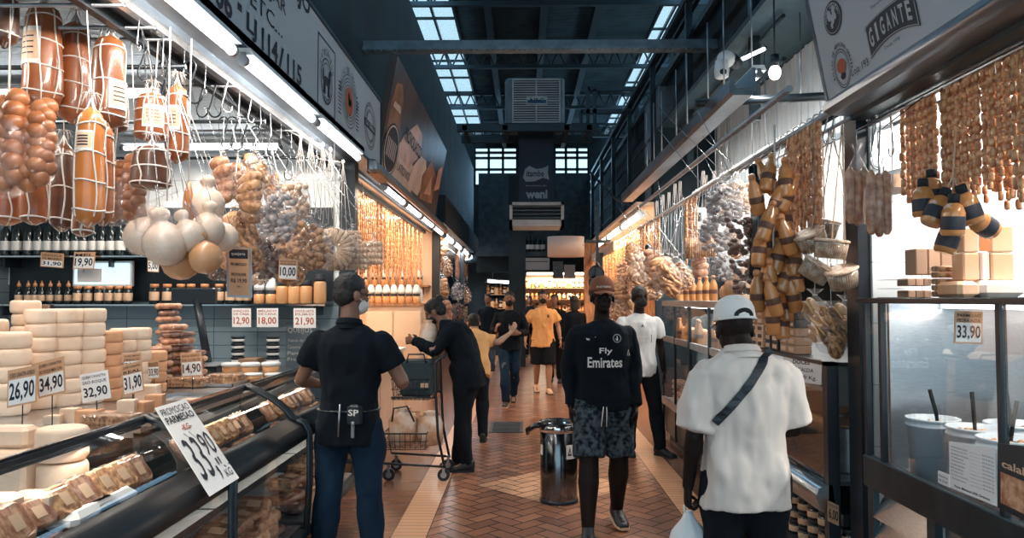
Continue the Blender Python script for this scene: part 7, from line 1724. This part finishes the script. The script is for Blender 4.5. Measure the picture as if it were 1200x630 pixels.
person('small far person left of the yellow polo man', (x, Y, 0), PI, dict(), 1.68, 'skin_mid', 'jacket', 'black_cloth', 1.2, .84, 'black_cloth', voxel=.014, seed=63, eyes=False)
x, Y = W(652, 450, 20.0).x, 20.0
person('small far person right of the yellow polo man', (x, Y, 0), .4, dict(), 1.62, 'skin_mid', 'jacket', 'navy_cloth', 1.2, .84, 'black_cloth', hair='bun', voxel=.014, seed=65, eyes=False)
# --- person in orange T-shirt, reaching; mostly behind the trolley woman
x, Y = W(556, 450, 8.6).x, 8.6
person('person in orange T-shirt behind the trolley woman reaching to the right', (x, Y, 0), .1, dict(eR=(.30, .10, 1.22), wR=(.48, .25, 1.34), waist=(0, .05, 1.08), chest=(-.0, .12, 1.22), neck=(0, .20, 1.36), head=(0, .28, 1.46), sR=(.17, .14, 1.30), sL=(-.19, .14, 1.32), eL=(-.24, .2, 1.06), wL=(-.2, .4, 1.1)), 1.60, 'skin_light', 'tee', 'yellow_tee', .6, .80, 'black_cloth', hair='short', voxel=.01, seed=71, eyes=False,
       hands={'R': dict(d=(.5, .1, .9), side=(0, 0, 1), palm=(0, 1, 0), curl=.3)})
# --- woman with the trolley, facing left, bending over it
x, Y = W(541, 500, 7.2).x, 7.2
def ex_w(t, P, cl, T, E, k):
    b = MB()
    for sx in (-1, 1): b.tube([T(sx * .02, .10, .012), T(sx * .05, .098, .014), T(sx * .052, .092, -.006), T(sx * .02, .102, -.006)], .002, 5); b.tube([T(sx * .055, .09, .012), T(sx * .082, -.005, .015)], .002, 5)
    b.build('glasses', 'black', t)
person('dark-clothed woman in glasses leaning over the shopping trolley', (x, Y, 0), PI / 2 - .1, dict(pelvis=(0, -.06, .95), waist=(0, -.04, 1.10), chest=(0, .05, 1.28), neck=(0, .17, 1.43), head=(0, .27, 1.54), sL=(-.18, .08, 1.38), sR=(.18, .10, 1.38), eL=(-.24, .22, 1.17), wL=(-.17, .45, 1.27), eR=(.24, .26, 1.18), wR=(.13, .46, 1.24), hL=(-.09, -.05, .92), hR=(.09, -.05, .92), kL=(-.09, -.02, .5), kR=(.10, .0, .5), aL=(-.09, -.07, .085), aR=(.10, .05, .085)), 1.70, 'skin_mid', 'jacket', 'navy_cloth', 1.2, .80, 'black_cloth', hair='bun', head=(0, -.55), mask='mask', girth=1.12, baggy=1.5, voxel=.007, extras=ex_w, seed=81,
       hands={'L': dict(d=(.4, .8, -.1), side=(0, 0, 1), palm=(1, 0, 0), curl=.7), 'R': dict(d=(-.4, .8, .1), side=(0, 0, 1), palm=(-1, 0, 0), curl=.7)})
# ------------------------------------------------------------ trolley and its load
tx0, tx1 = W(458, 500, 6.95).x, W(519, 500, 6.95).x; ty = 6.95
t = thing('shopping_trolley', ((tx0 + tx1) / 2, ty, 0), 'black wire shopping trolley with two baskets in front of the leaning woman', 'trolley')
def wire_basket(x0, x1, y0, y1, z0, z1, n=9, name='basket'):
    b = MB()
    for i in range(n):
        f = i / (n - 1); xx = x0 + (x1 - x0) * f
        b.tube([(xx, y0, z1), (xx + (.5 - f) * .04, y0 + .02, z0), (xx + (.5 - f) * .04, y1 - .02, z0), (xx, y1, z1)], .0035, 5)
    for z in (z0, (z0 + z1) / 2, z1): r_ = .007 if z == z1 else .004; b.tube([(x0, y0, z), (x1, y0, z), (x1, y1, z), (x0, y1, z)], r_, 5, closed=True)
    for i in range(6): yy = y0 + (y1 - y0) * i / 5; b.tube([(x0, yy, z1), (x0 + .02, yy, z0), (x1 - .02, yy, z0), (x1, yy, z1)], .0035, 5)
    b.build(name, 'black', t)
wire_basket(tx0 + .04, tx1 - .10, ty - .2, ty + .2, .72, .90); wire_basket(tx0 - .03, tx1 - .12, ty - .22, ty + .22, .28, .42)
for yy in (ty - .22, ty + .22):
    b = MB(); b.tube([(tx1 + .04, yy, .12), (tx1 - .02, yy, .4), (tx1 - .04, yy, .75), (tx1 - .05, yy, 1.05), (tx1 + .02, yy, 1.10)], .012, 8); b.build('upright', 'black', t)
    b = MB(); b.tube([(tx1 + .04, yy, .13), (tx0 - .03, yy, .16), (tx0 - .05, yy, .28)], .011, 8); b.build('lower_bar', 'black', t)
    b = MB(); b.tube([(tx1 - .04, yy, .74), (tx0 + .04, yy, .74)], .009, 8); b.build('upper_bar', 'black', t)
b = MB(); b.tube([(tx1 + .02, ty - .24, 1.10), (tx1 + .02, ty + .24, 1.10)], .015, 8); b.build('handle', 'black', t)
for xx in (tx0 + .02, tx1 + .03):
    for yy in (ty - .2, ty + .2):
        b = MB(); b.cyl((xx, yy - .014, .055), (xx, yy + .014, .055), .055, 16); w_ = b.build('wheel', 'black', t)
        b = MB(); b.cyl((xx, yy - .016, .055), (xx, yy + .016, .055), .028, 12); b.build('hub', 'steel2', w_)
        b = MB(); b.box((xx - .012, yy - .022, .055), (xx + .012, yy - .017, .14)); b.box((xx - .012, yy + .017, .055), (xx + .012, yy + .022, .14)); b.box((xx - .015, yy - .022, .13), (xx + .015, yy + .022, .145)); b.build('caster_fork', 'steel2', t)
c0, c1 = W(473, 421, ty), W(508, 462, ty)
t = thing('cooler_bag', ((c0.x + c1.x) / 2, ty, .735), 'dark boxy shopping bag in the upper trolley basket', 'bag'); b = MB(); b.box((c0.x, ty - .15, .735), (c1.x, ty + .15, c0.z), 0, .02); b.build('bag', mat('dark_teal_fabric', (.02, .04, .05), .8, bump=.3, bscale=20), t)
b = MB(); b.tube([(c0.x + .05, ty - .15, c0.z - .02), (c0.x + .07, ty - .16, c0.z + .06), (c1.x - .07, ty - .16, c0.z + .06), (c1.x - .05, ty - .15, c0.z - .02)], .008, 6); b.build('handle', 'black', t)
b = MB(); b.box((c1.x - .1, ty - .154, c0.z - .24), (c1.x - .03, ty - .15, c0.z - .2)); b.build('small_tag', 'label', t)
def sack(cx, cz, w, h, d, lab, m, name='bread_bag', y=None, seed=0):
    y = y if y is not None else ty; rs = random.Random(seed); rr = []
    for f, q in ((0, .6), (.08, .92), (.35, 1.05), (.65, 1), (.85, .8), (.93, .4), (1, .55)): rr.append([(cx + w / 2 * q * math.cos(2 * PI * j / 18) * rs.uniform(.93, 1.07), y + d / 2 * q * math.sin(2 * PI * j / 18) * rs.uniform(.93, 1.07), cz + h * f) for j in range(18)])
    b = MB(); b.rings(rr); return tag(b.build(name, m), lab, 'bag')
M['bread'] = mat('bagged_bread', (.62, .34, .19), .4, c2=(.80, .66, .55), scale=8, coat=.4, bump=.6, bscale=16)
sack(tx0 + .12, .285, .26, .34, .3, 'bulging bag of bread in the lower trolley basket, left', 'bread', y=ty - .02, seed=2); sack(tx0 + .36, .285, .24, .30, .3, 'pale paper bag in the lower trolley basket, right', 'bread', seed=4)
b = MB(); b.tube([(tx0 + .04, ty - .17, .52), (tx0 + .06, ty - .2, .64), (tx0 + .18, ty - .2, .66), (tx0 + .24, ty - .17, .52)], .009, 6); tag(b.build('bag_handle', 'black'), 'black bag handles looped over the bread bag', 'bag handle')
sack(W(497, 440, 7.0).x + .02, 1.12, .17, .30, .14, 'bag of rolls held up over the trolley by the leaning woman', 'bread', y=7.14, seed=7)
# ------------------------------------------------------------ waste bin
bx, by = W(655, 560, 6.1).x, 6.1
t = thing('waste_bin', (bx, by, 0), 'steel pedestal waste bin with black liner on the brick floor', 'waste bin')
M['bin'] = mat('dark_polished_steel', (.22, .24, .26), .16, 1, var=.3, scale=3)
b = MB(); b.lathe((bx, by, 0), [(.145, 0), (.15, .01), (.15, .56), (.145, .565)], 30); b.build('bin_body', 'bin', t)
b = MB(); b.lathe((bx, by, 0), [(.15, 0), (.155, .0), (.155, .03), (.15, .032)], 30); b.build('base_ring', 'black', t)
b = MB(); b.lathe((bx, by, 0), [(.156, .56), (.162, .565), (.162, .615), (.156, .62), (.14, .62), (.135, .6)], 30); b.build('rim', 'chrome', t)
b = MB(); rr = []; n = 26; rs = random.Random(4)
for f, r_, z_ in ((0, .125, .50), (.3, .138, .622), (.5, .150, .640), (.8, .167, .634), (1, .168, .622)):
    rr.append([(bx + r_ * math.cos(2 * PI * j / n), by + r_ * math.sin(2 * PI * j / n), z_ + rs.uniform(-.006, .006)) for j in range(n)])
b.rings(rr, cap=False); b.tube([(bx - .10, by - .10, .628), (bx - .19, by - .07, .612), (bx - .245, by - .04, .575), (bx - .25, by - .03, .535)], .04, 10, radii=[.03, .05, .045, .02], flat=.5); b.build('bin_liner', mat('black_liner', (.008, .01, .012), .25, bump=.5, bscale=30), t)
def curved(b, c, r, a0, a1, z0, z1, m=0, n=8, lift=.002):
    b.rings([[(c[0] + (r + lift) * math.cos(a0 + (a1 - a0) * i / n), c[1] + (r + lift) * math.sin(a0 + (a1 - a0) * i / n), z) for i in range(n + 1)] for z in (z0, z1)], m, True, cap=False, closed=False)
b = MB(); curved(b, (bx, by), .15, -PI / 2 + .35, -PI / 2 + 1.2, .36, .47); lb = b.build('white_label', 'label_w', t)
b = MB()
a0 = -PI / 2 + .42
def cp_(a, z, l=.004): return (bx + (.15 + l) * math.cos(a), by + (.15 + l) * math.sin(a), z)
b.add([cp_(a0, .385), cp_(a0 + .26, .385), cp_(a0 + .13, .455)], [(0, 1, 2)], 0); b.add([cp_(a0 + .09, .4, .006), cp_(a0 + .17, .4, .006), cp_(a0 + .13, .43, .006)], [(0, 1, 2)], 1)
for i, ch in enumerate('TRE'): a = a0 + .36 + i * .13; write(b, ch, cp_(a, .405), Vector(cp_(a + .09, .405)) - Vector(cp_(a, .405)), (0, 0, .035), 0, .02, .0)
write(b, 'reciclagem', cp_(a0, .368, .004), Vector(cp_(a0 + .7, .368, .004)) - Vector(cp_(a0, .368, .004)), (0, 0, .008), 0, 0, .008)
b.build('lettering', ['ink', 'label_w'], lb)
b = MB(); curved(b, (bx, by), .15, -PI / 2 - 1.35, -PI / 2 - 1.05, .38, .46); b.build('side_label', 'label_w', t)
# ------------------------------------------------------------ air cooler, duct, banner, platform
Yc = 15.0; a_, c_ = W(594, 92, Yc), W(663, 143, Yc)
t = thing('air_cooler', ((a_.x + c_.x) / 2, Yc + .4, c_.z - .05), 'large boxy air cooler with louvred front high over the aisle', 'air cooler')
M['cooler'] = mat('cooler_body', (.17, .23, .27), .6, var=.3, scale=2); M['louvre_w'] = mat('pale_louvre', (.50, .53, .53), .5, var=.2, scale=3)
b = MB(); b.box((a_.x - .03, Yc, c_.z - .05), (c_.x - .02, Yc + 1.0, a_.z + .02), 0, .04); b.build('body', 'cooler', t)
fx0, fx1, fz0, fz1 = a_.x + .12, c_.x - .12, c_.z + .0, a_.z - .03
b = MB(); b.box((fx0, Yc - .012, fz0), (fx1, Yc + .0, fz1)); b.build('grille_recess', 'black', t)
b = MB(); n = 18
for i in range(n + 1):
    z = fz0 + (fz1 - fz0) * i / n; b.box((fx0, Yc - .035, z - .009), (fx1, Yc - .008, z + .009))
for x in (fx0, (fx0 + fx1) / 2, fx1): b.box((x - .012, Yc - .04, fz0), (x + .012, Yc - .008, fz1))
for z in (fz0, (fz0 + fz1) / 2 + .0, fz1): b.box((fx0 - .012, Yc - .04, z - .014), (fx1 + .012, Yc - .008, z + .014))
b.build('louvre', 'louvre_w', t)
b = MB(); mx, mz = (fx0 + fx1) / 2, (fz0 + fz1) / 2; b.box((mx - .2, Yc - .05, mz - .08), (mx + .22, Yc - .04, mz + .07)); b.box((mx - .18, Yc - .055, mz - .06), (mx + .20, Yc - .05, mz + .01), 1); write(b, 'AIRC', (mx - .15, Yc - .056, mz - .045), (.3, 0, 0), (0, 0, .09), 2, .02, .002); b.build('badge', ['louvre_w', mat('badge_blue', (.03, .12, .22), .5), 'ink'], t)
b = MB()
for i in range(14): z = fz0 + (fz1 - fz0) * (i + .5) / 14; b.box((a_.x - .04, Yc + .08, z - .02), (a_.x - .03, Yc + .9, z + .02))
b.build('side_louvre', 'louvre_w', t)
# platform beams under it
b = MB(); zt = c_.z - .06
b.box((W(536, 150, Yc).x, Yc - .1, zt - .14), (W(700, 150, Yc).x, Yc + .02, zt)); b.box((W(536, 150, Yc).x, Yc + 1.0, zt - .14), (W(700, 150, Yc).x, Yc + 1.1, zt))
for px in (545, 592, 664, 690): x = W(px, 150, Yc).x; b.box((x - .05, Yc - .1, zt - .12), (x + .05, Yc + 1.1, zt - .02))
struct(b, 'trim_11', 'truss')
b = MB()
for px, y0, y1 in ((681, 132, 152), (689, 105, 152), (697, 108, 150)): x = W(px, 150, Yc).x; b.box((x - .035, Yc - .04, W(0, y1, Yc).z), (x + .035, Yc + .04, W(0, y0, Yc).z))
for y, x0, x1 in ((107, 689, 745), (133, 681, 730)): b.box((W(x0, y, Yc).x, Yc - .04, W(0, y, Yc).z - .05), (W(x1, y, Yc).x, Yc + .04, W(0, y, Yc).z + .04))
b.box((W(745, 0, Yc).x - .04, Yc - .04, 4.8), (W(745, 0, Yc).x + .04, Yc + .04, W(0, 105, Yc).z))
struct(b, 'trim_12', 'truss')
# duct with banner
Yd = 15.2; d0, d1 = W(607, 152, Yd), W(649, 236, Yd)
t = thing('cooler_duct', ((d0.x + d1.x) / 2, Yd + .3, d1.z), 'dark square duct dropping from the air cooler with a printed banner', 'duct')
b = MB(); b.box((d0.x, Yd, d1.z - .05), (d1.x, Yd + .7, d0.z + .12)); b.build('duct', 'teal_wall', t)
M['banner'] = mat('banner_navy', (.008, .018, .035), .6); M['banner_ink'] = mat('banner_pale', (.26, .32, .36), .6)
b0, b1 = W(608, 194, Yd - .02), W(649, 236, Yd - .02); b = MB(); b.box((b0.x, Yd - .03, b1.z), (b1.x, Yd - .015, b0.z + .55)); bn = b.build('banner', 'banner', t)
b = MB(); o = Vector((b0.x, Yd - .032, b1.z)); w, h = b1.x - b0.x, b0.z - b1.z
circ(b, o + Vector((w * .46, 0, h * .72)), Vector((1, 0, 0)), Vector((0, 0, 1)) * 1, 0, 1, 0, .001) if 0 else None
b.add([o + Vector((w * x_, -.002, h * z_)) for x_, z_ in ((.12, .66), (.18, .9), (.3, .99), (.5, .9), (.7, .93), (.85, 1.0), (.83, .8), (.87, .6), (.7, .66), (.45, .56), (.2, .55))], [tuple(range(11))[::-1]], 0)
b.build('logo_shape', 'banner_ink', bn); b = MB(); write(b, 'itambe', o + Vector((w * .22, -.004, h * .69)), (w * .5, 0, 0), (0, 0, h * .18), 0, .02, .002); b.build('lettering', 'banner', bn)
b = MB(); write(b, 'Seu momento com', o + Vector((w * .2, -.002, h * .42)), (w * .6, 0, 0), (0, 0, h * .05), 0, 0, .002); write(b, 'weni', o + Vector((w * .2, -.002, h * .08)), (w * .62, 0, 0), (0, 0, h * .24), 0, .04, .002); b.build('slogan_lettering', 'banner_ink', bn)
# air outlet
o0, o1 = W(597, 237, 15.0), W(661, 265, 15.0)
t = thing('air_outlet', ((o0.x + o1.x) / 2, 15.1, o1.z), 'horizontal louvred air outlet below the dark banner', 'air outlet')
b = MB(); fr = .06; b.box((o0.x, 14.95, o1.z), (o1.x, 15.9, o1.z + .13)); b.box((o0.x, 14.95, o0.z - fr), (o1.x, 15.9, o0.z)); b.box((o0.x, 14.95, o1.z), (o0.x + fr, 15.9, o0.z)); b.box((o1.x - fr, 14.95, o1.z), (o1.x, 15.9, o0.z)); b.build('frame', 'louvre_w', t)
b = MB(); b.box((o0.x + .05, 15.05, o1.z + .05), (o1.x - .05, 15.8, o0.z - .05)); b.build('dark_inside', 'blackm', t)
b = MB()
for i in range(4): z = o1.z + .16 + i * .075; b.rings([[(x_, 14.97, z), (x_, 14.97, z + .012), (x_, 15.05, z + .04), (x_, 15.05, z + .028)] for x_ in (o0.x + .05, o1.x - .05)], 0, False)
b.build('louvre', 'cooler', t)
b = MB(); b.box((o0.x + .2, 15.2, o0.z), (o1.x - .2, 15.7, d1.z)); b.build('duct_neck', 'teal_wall', t)
# oval pale hanging sign
g0, g1 = W(642, 276, 13.6), W(686, 300, 13.6)
t = thing('oval_sign', ((g0.x + g1.x) / 2, 13.8, g1.z), 'blank pale oval drum sign hanging at the right over the aisle', 'sign'); b = MB()
cx, cy, cz = (g0.x + g1.x) / 2, 13.85, g1.z; b.lathe((cx, cy, cz), [((g1.x - g0.x) / 2, 0), ((g1.x - g0.x) / 2, g0.z - g1.z)], 32, sy=.7); b.build('drum', mat('drum_pale', (.60, .50, .45), .5), t)
b = MB(); b.box((g1.x - .1, 13.8, g0.z - .12), (1.62, 13.86, g0.z - .06)); b.build('arm', 'black', t)
b = MB(); b.box((1.55, 12.9, 2.45), (1.60, 16.9, 2.62)); struct(b, 'trim_13', 'cream')
b = MB(); b.box((1.42, 14.3, 1.85), (1.52, 14.7, 2.5)); tag(b.build('loudspeaker', 'black'), 'black slim loudspeaker box under the pale oval sign', 'loudspeaker')
# mezzanine platform with bottles below the outlet
Ym = 19.0; b = MB(); m0 = W(560, 292, Ym); m1 = W(690, 300, Ym)
b.box((-1.2, Ym, m1.z), (1.8, Ym + 1.2, m1.z + .12)); b.box((-1.2, Ym + 1.1, m1.z), (1.8, Ym + 1.2, 5.0)); struct(b, 'beam_mezzanine', 'dark_steel')
for i, px in enumerate((600, 606, 612, 619, 624, 630, 636, 652, 660)): WINE.place((W(px, 280, Ym).x, Ym + .2, m1.z + .12), 0, 'bottle on the high ledge below the air outlet, ' + nth(i) + ' from the left', 'bottle', 'bottles on the high ledge', 1.4)
b = MB(); b.box((-1.2, Ym + .3, 2.30), (1.8, Ym + .4, m1.z)); 
struct(b, 'wall_mezzanine', 'teal_wall')
Y1 = Ym - .05
b = MB(); p0, p1 = W(614, 302, Y1), W(644, 316, Y1); b.box((p0.x, Y1, p1.z), (p1.x, Y1 + .06, p0.z)); b.box((p0.x + .05, Y1 - .01, p1.z + .2), (p1.x - .05, Y1, p1.z + .22), 1); tag(b.build('wall_sign', ['sign_white', 'ink']), 'pale rectangular panel sign over the far stall', 'sign')
b = MB(); p0, p1 = W(648, 306, Y1), W(660, 326, Y1); b.box((p0.x, Y1, p1.z), (p1.x, Y1 + .06, p0.z)); tag(b.build('wall_sign', 'beam'), 'narrow greyish panel left of the pale one over the far stall', 'sign')
b = MB(); p0, p1 = W(661, 310, Y1), W(674, 326, Y1); b.box((p0.x, Y1, p1.z), (p1.x, Y1 + .06, p0.z)); tag(b.build('wall_sign', 'sign_white'), 'small bright panel by the black loudspeaker', 'sign')
# far stall, brightly lit
Yf = 24.0; f0, f1 = W(618, 328, Yf), W(690, 400, Yf)
b = MB(); b.box((-.2, Yf, 0), (2.6, Yf + .1, 2.9)); struct(b, 'wall_far_stall', 'peach')
tube_lamp('far_lamp', (.1, Yf - .5, 2.42), (1.0, Yf - .5, 2.42), 'left tube over the far bright stall', 60, WARM, True, group='tubes over the far stall', r=.05, rod=3.2)
tube_lamp('far_lamp', (1.15, Yf - .5, 2.42), (2.05, Yf - .5, 2.42), 'right tube over the far bright stall', 60, WARM, True, group='tubes over the far stall', r=.05, rod=3.2)
b = MB(); b.box((-.2, Yf - 1.6, 3.2), (2.6, Yf + .1, 3.25)); struct(b, 'ceiling_far_stall', 'white')
for k in range(3):
    z = 1.25 + k * .36; t = thing('goods_shelf', (1.2, Yf - .12, z), 'shelf of the far bright stall, ' + ('lowest', 'middle', 'highest')[k] + ' of three', 'shelf', 'shelves of the far stall')
    b = MB(); b.box((-.1, Yf - .28, z - .02), (2.5, Yf, z)); b.build('board', 'wood', t)
    for i in range(17):
        j = R.randrange(4); x = 0 + i * .145 + R.uniform(-.02, .02); nm = 'far stall, ' + ('lowest', 'middle', 'highest')[k] + ' shelf, ' + nth(i) + ' from the left'
        if j == 0: HOT.place((x, Yf - .15, z), 0, 'sauce bottle in the ' + nm, 'bottle', 'goods in the far stall', 1.3)
        elif j == 1: JARD.place((x, Yf - .15, z), 0, 'dark jar in the ' + nm, 'jar', 'goods in the far stall', 1.3)
        elif j == 2: BX[R.randrange(3)].place((x, Yf - .15, z), PI / 2, 'small box in the ' + nm, 'box', 'goods in the far stall', (1.1, 1.1, 3.5))
        else: HONEY.place((x, Yf - .15, z), 0, 'caramel jar in the ' + nm, 'jar', 'goods in the far stall', 1.1)
t = thing('far_counter', (1.2, Yf - 1.4, 0), 'low striped counter of the far bright stall', 'counter'); b = MB(); b.box((.0, Yf - 1.6, 0), (2.5, Yf - 1.1, .95)); b.build('body', 'cream', t); b = MB(); b.box((-.05, Yf - 1.65, .95), (2.55, Yf - 1.05, 1.0)); b.build('worktop', 'steel2', t)
# left far: warm little shelf stall and tube light
tube_lamp('far_lamp', W(571, 329, 20.5), W(603, 331, 20.5), 'single tube over the small dark stall left of the far stall', 14, COOL, group='tubes over the small dark stall', r=.04, rod=2.6)
b = MB(); b.box((-1.6, 21.6, 0), (.0, 21.7, 3.0)); struct(b, 'wall_far_left', 'teal_wall')
b = MB(); b.box((-1.6, 20.2, 2.6), (.2, 21.6, 2.66)); struct(b, 'ceiling_far_left', 'teal_wall')
t = thing('goods_shelf', (-.6, 21.4, 1.4), 'small shelf unit in the dark stall far left', 'shelf')
for z in (1.35, 1.75, 2.1): b = MB(); b.box((-1.1, 21.3, z - .02), (-.1, 21.6, z)); b.build('board', 'wood', t)
for i in range(8):
    for k in range(2): (HOT, JARD, HONEY)[(i + k) % 3].place((-1.0 + i * .12, 21.45, (1.75, 1.35)[k]), 0, 'goods item in the far left dark stall, ' + ('upper', 'lower')[k] + ' shelf, ' + nth(i) + ' from the left', 'jar', 'goods in the far left dark stall', 1.3)
# dark column mid
b = MB(); b.box((W(596, 400, 18).x, 18.0, 0), (W(616, 400, 18).x, 18.3, 4.6)); struct(b, 'pillar_middle', 'teal_wall')
# ------------------------------------------------------------ left, past the peach stall: hanging goods
XF = -1.62
for X in (-1.62,): rail([(X, 13.5, 2.70), (X, 24, 2.70)], .012, 'hanging_rail', 'rail over the far left stalls', 'rail', 'steel2')
GL = 'goods hung along the far left stalls'
for i, (k, px, y0, y1, w) in enumerate((('loaves', 519, 268, 300, 'first and highest by the post'), ('lumps', 522, 295, 325, 'second down by the post'), ('loaves', 520, 320, 350, 'third down by the post'), ('meat', 524, 345, 378, 'lowest by the post'),
        ('garlic', 536, 325, 352, 'bluish, in the middle'), ('dark', 537, 350, 376, 'below the bluish one'), ('lumps', 545, 330, 356, 'right of the bluish one'), ('rings', 552, 300, 330, 'upper right'), ('loaves', 554, 325, 355, 'right side, middle height'), ('lumps', 551, 352, 385, 'lowest right'),
        ('pale', 560, 305, 335, 'furthest, upper'), ('loaves', 561, 335, 368, 'furthest, lower'), ('dark', 558, 290, 318, 'small, in shade'))):
    Y = WX(px, 300, XF).y; hang_bag(k, px, y0, y1, min(23, Y), w + ' at the far left', GL, 2.70, XF, fat=.85)
for i, (px, y0, y1) in enumerate(((536, 281, 326), (541, 288, 322), (546, 292, 324))):
    Y = WX(px, 300, XF).y; o, e = W(px, y0, Y), W(px, y1, Y); t = thing('salami', o, 'brown salami hanging in the far left stalls, ' + nth(i) + ' from the post', 'salami', 'salami in the far left stalls'); b = MB(); b.tube([o, o + Vector((0, 0, -.05)), e + Vector((0, 0, .05)), e], .05, 12, radii=[.01, .055, .055, .01]); b.build('salami', 'meat', t)
    b = MB(); b.cyl(o, (XF, Y, 2.70), .004, 5); b.build('cord', 'string', t)
# sloping white light hoods on the far left
b = MB(); b.rings([[(-1.40, y, 2.95), (-1.36, y, 2.92), (-1.75, y, 2.55), (-1.80, y, 2.58)] for y in (13.6, 14.0)], 0, False)
b = MB(); b.box((-1.55, 13.5, 2.98), (-1.4, 24, 3.5)); struct(b, 'trim_14', 'teal_wall')
# peach stall furniture: cabinet, shelf with bottles, counter
t = thing('white_cabinet', (-1.75, 10.5, 0), 'tall cream cabinet with steel frame in the peach stall', 'cabinet')
b = MB(); b.box((-2.15, 10.2, 0), (-1.38, 10.9, 1.52), 0, .01); b.build('body', 'cream', t)
for k in range(2):
    x0 = -2.13 + k * .38; b = MB(); b.box((x0, 10.175, .1), (x0 + .36, 10.2, 1.45), 0, .006); d_ = b.build('door', 'cream', t); b = MB(); b.cyl((x0 + (.33 if k == 0 else .03), 10.16, .8), (x0 + (.33 if k == 0 else .03), 10.16, 1.0), .008, 6); b.build('handle', 'chrome', d_)
b = MB(); b.box((-2.17, 10.17, 1.52), (-1.36, 10.92, 1.56)); b.build('top', 'wood', t)
for i in range(7): MILK.place((-2.1 + i * .105, 10.35, 1.56), 0, 'white-topped bottle on the cream cabinet, ' + nth(i) + ' from the left', 'bottle', 'bottles on the cream cabinet', 1.05)
t = thing('white_counter', (-1.85, 8.6, 0), 'low white counter in the peach stall behind the dark polo man', 'counter'); b = MB(); b.box((-2.3, 7.3, 0), (-1.58, 9.9, .95)); b.build('body', 'cream', t); b = MB(); b.box((-2.32, 7.28, .95), (-1.54, 9.92, .99)); b.build('worktop', 'white', t)
for i in range(3): b = MB(); b.box((-1.575, 7.4 + i * .84, .1), (-1.56, 8.18 + i * .84, .9)); b.build('panel', 'cream', t)
t = thing('wall_shelf', (-2.4, 13.2, 1.85), 'wooden shelf on the back wall of the peach stall', 'shelf'); b = MB(); b.box((-3.3, 13.1, 1.83), (-1.65, 13.4, 1.86)); b.build('board', 'wood', t)
for x in (-3.2, -1.8): b = MB(); b.box((x, 13.15, 1.7), (x + .03, 13.4, 1.83)); b.build('bracket', 'wood', t)
for i in range(9): MILK.place((-3.1 + i * .16, 13.2, 1.86), 0, 'white-topped bottle on the wooden shelf of the peach stall, ' + nth(i) + ' from the left', 'bottle', 'bottles on the peach stall shelf', 1.1)
for i, z in enumerate((1.562,)): sack(-1.45, z, .12, .22, .1, 'small white bag at the edge of the cream cabinet', 'bag_white', 'white_bag', y=10.4, seed=9)
# far right wood stall: black hats or pans on a cord, counter
for i in range(3):
    c = W(699, 372 - i * 11 - 30, 10.1); t = thing('black_pan', c, 'round black pan hanging by the wood stall, ' + ('lowest', 'middle', 'top')[i] + ' of three', 'pan', 'black pans hanging by the wood stall'); b = MB(); b.lathe((c.x, c.y, c.z), [(.09, .03), (.105, .0), (.11, -.0), (.1, .035)], 18, axis='Y'); b.build('pan', 'black', t)
    b = MB(); b.box((c.x - .01, c.y, c.z + .08), (c.x + .01, c.y + .015, c.z + .25)); b.build('handle', 'black', t)
b = MB(); b.box((W(699, 0, 10.1).x - .02, 10.14, 1.55), (W(699, 0, 10.1).x + .02, 10.16, 2.9)); tag(b.build('hanging_strap', 'black'), 'dark strap holding the three black pans', 'strap')
# loose cables and small pipes over the right side
b = MB(); b.tube([W(690, 200, 14), W(720, 232, 13), W(760, 250, 12.2), W(800, 235, 11.5)], .02, 6); struct(b, 'trim_15', 'black')
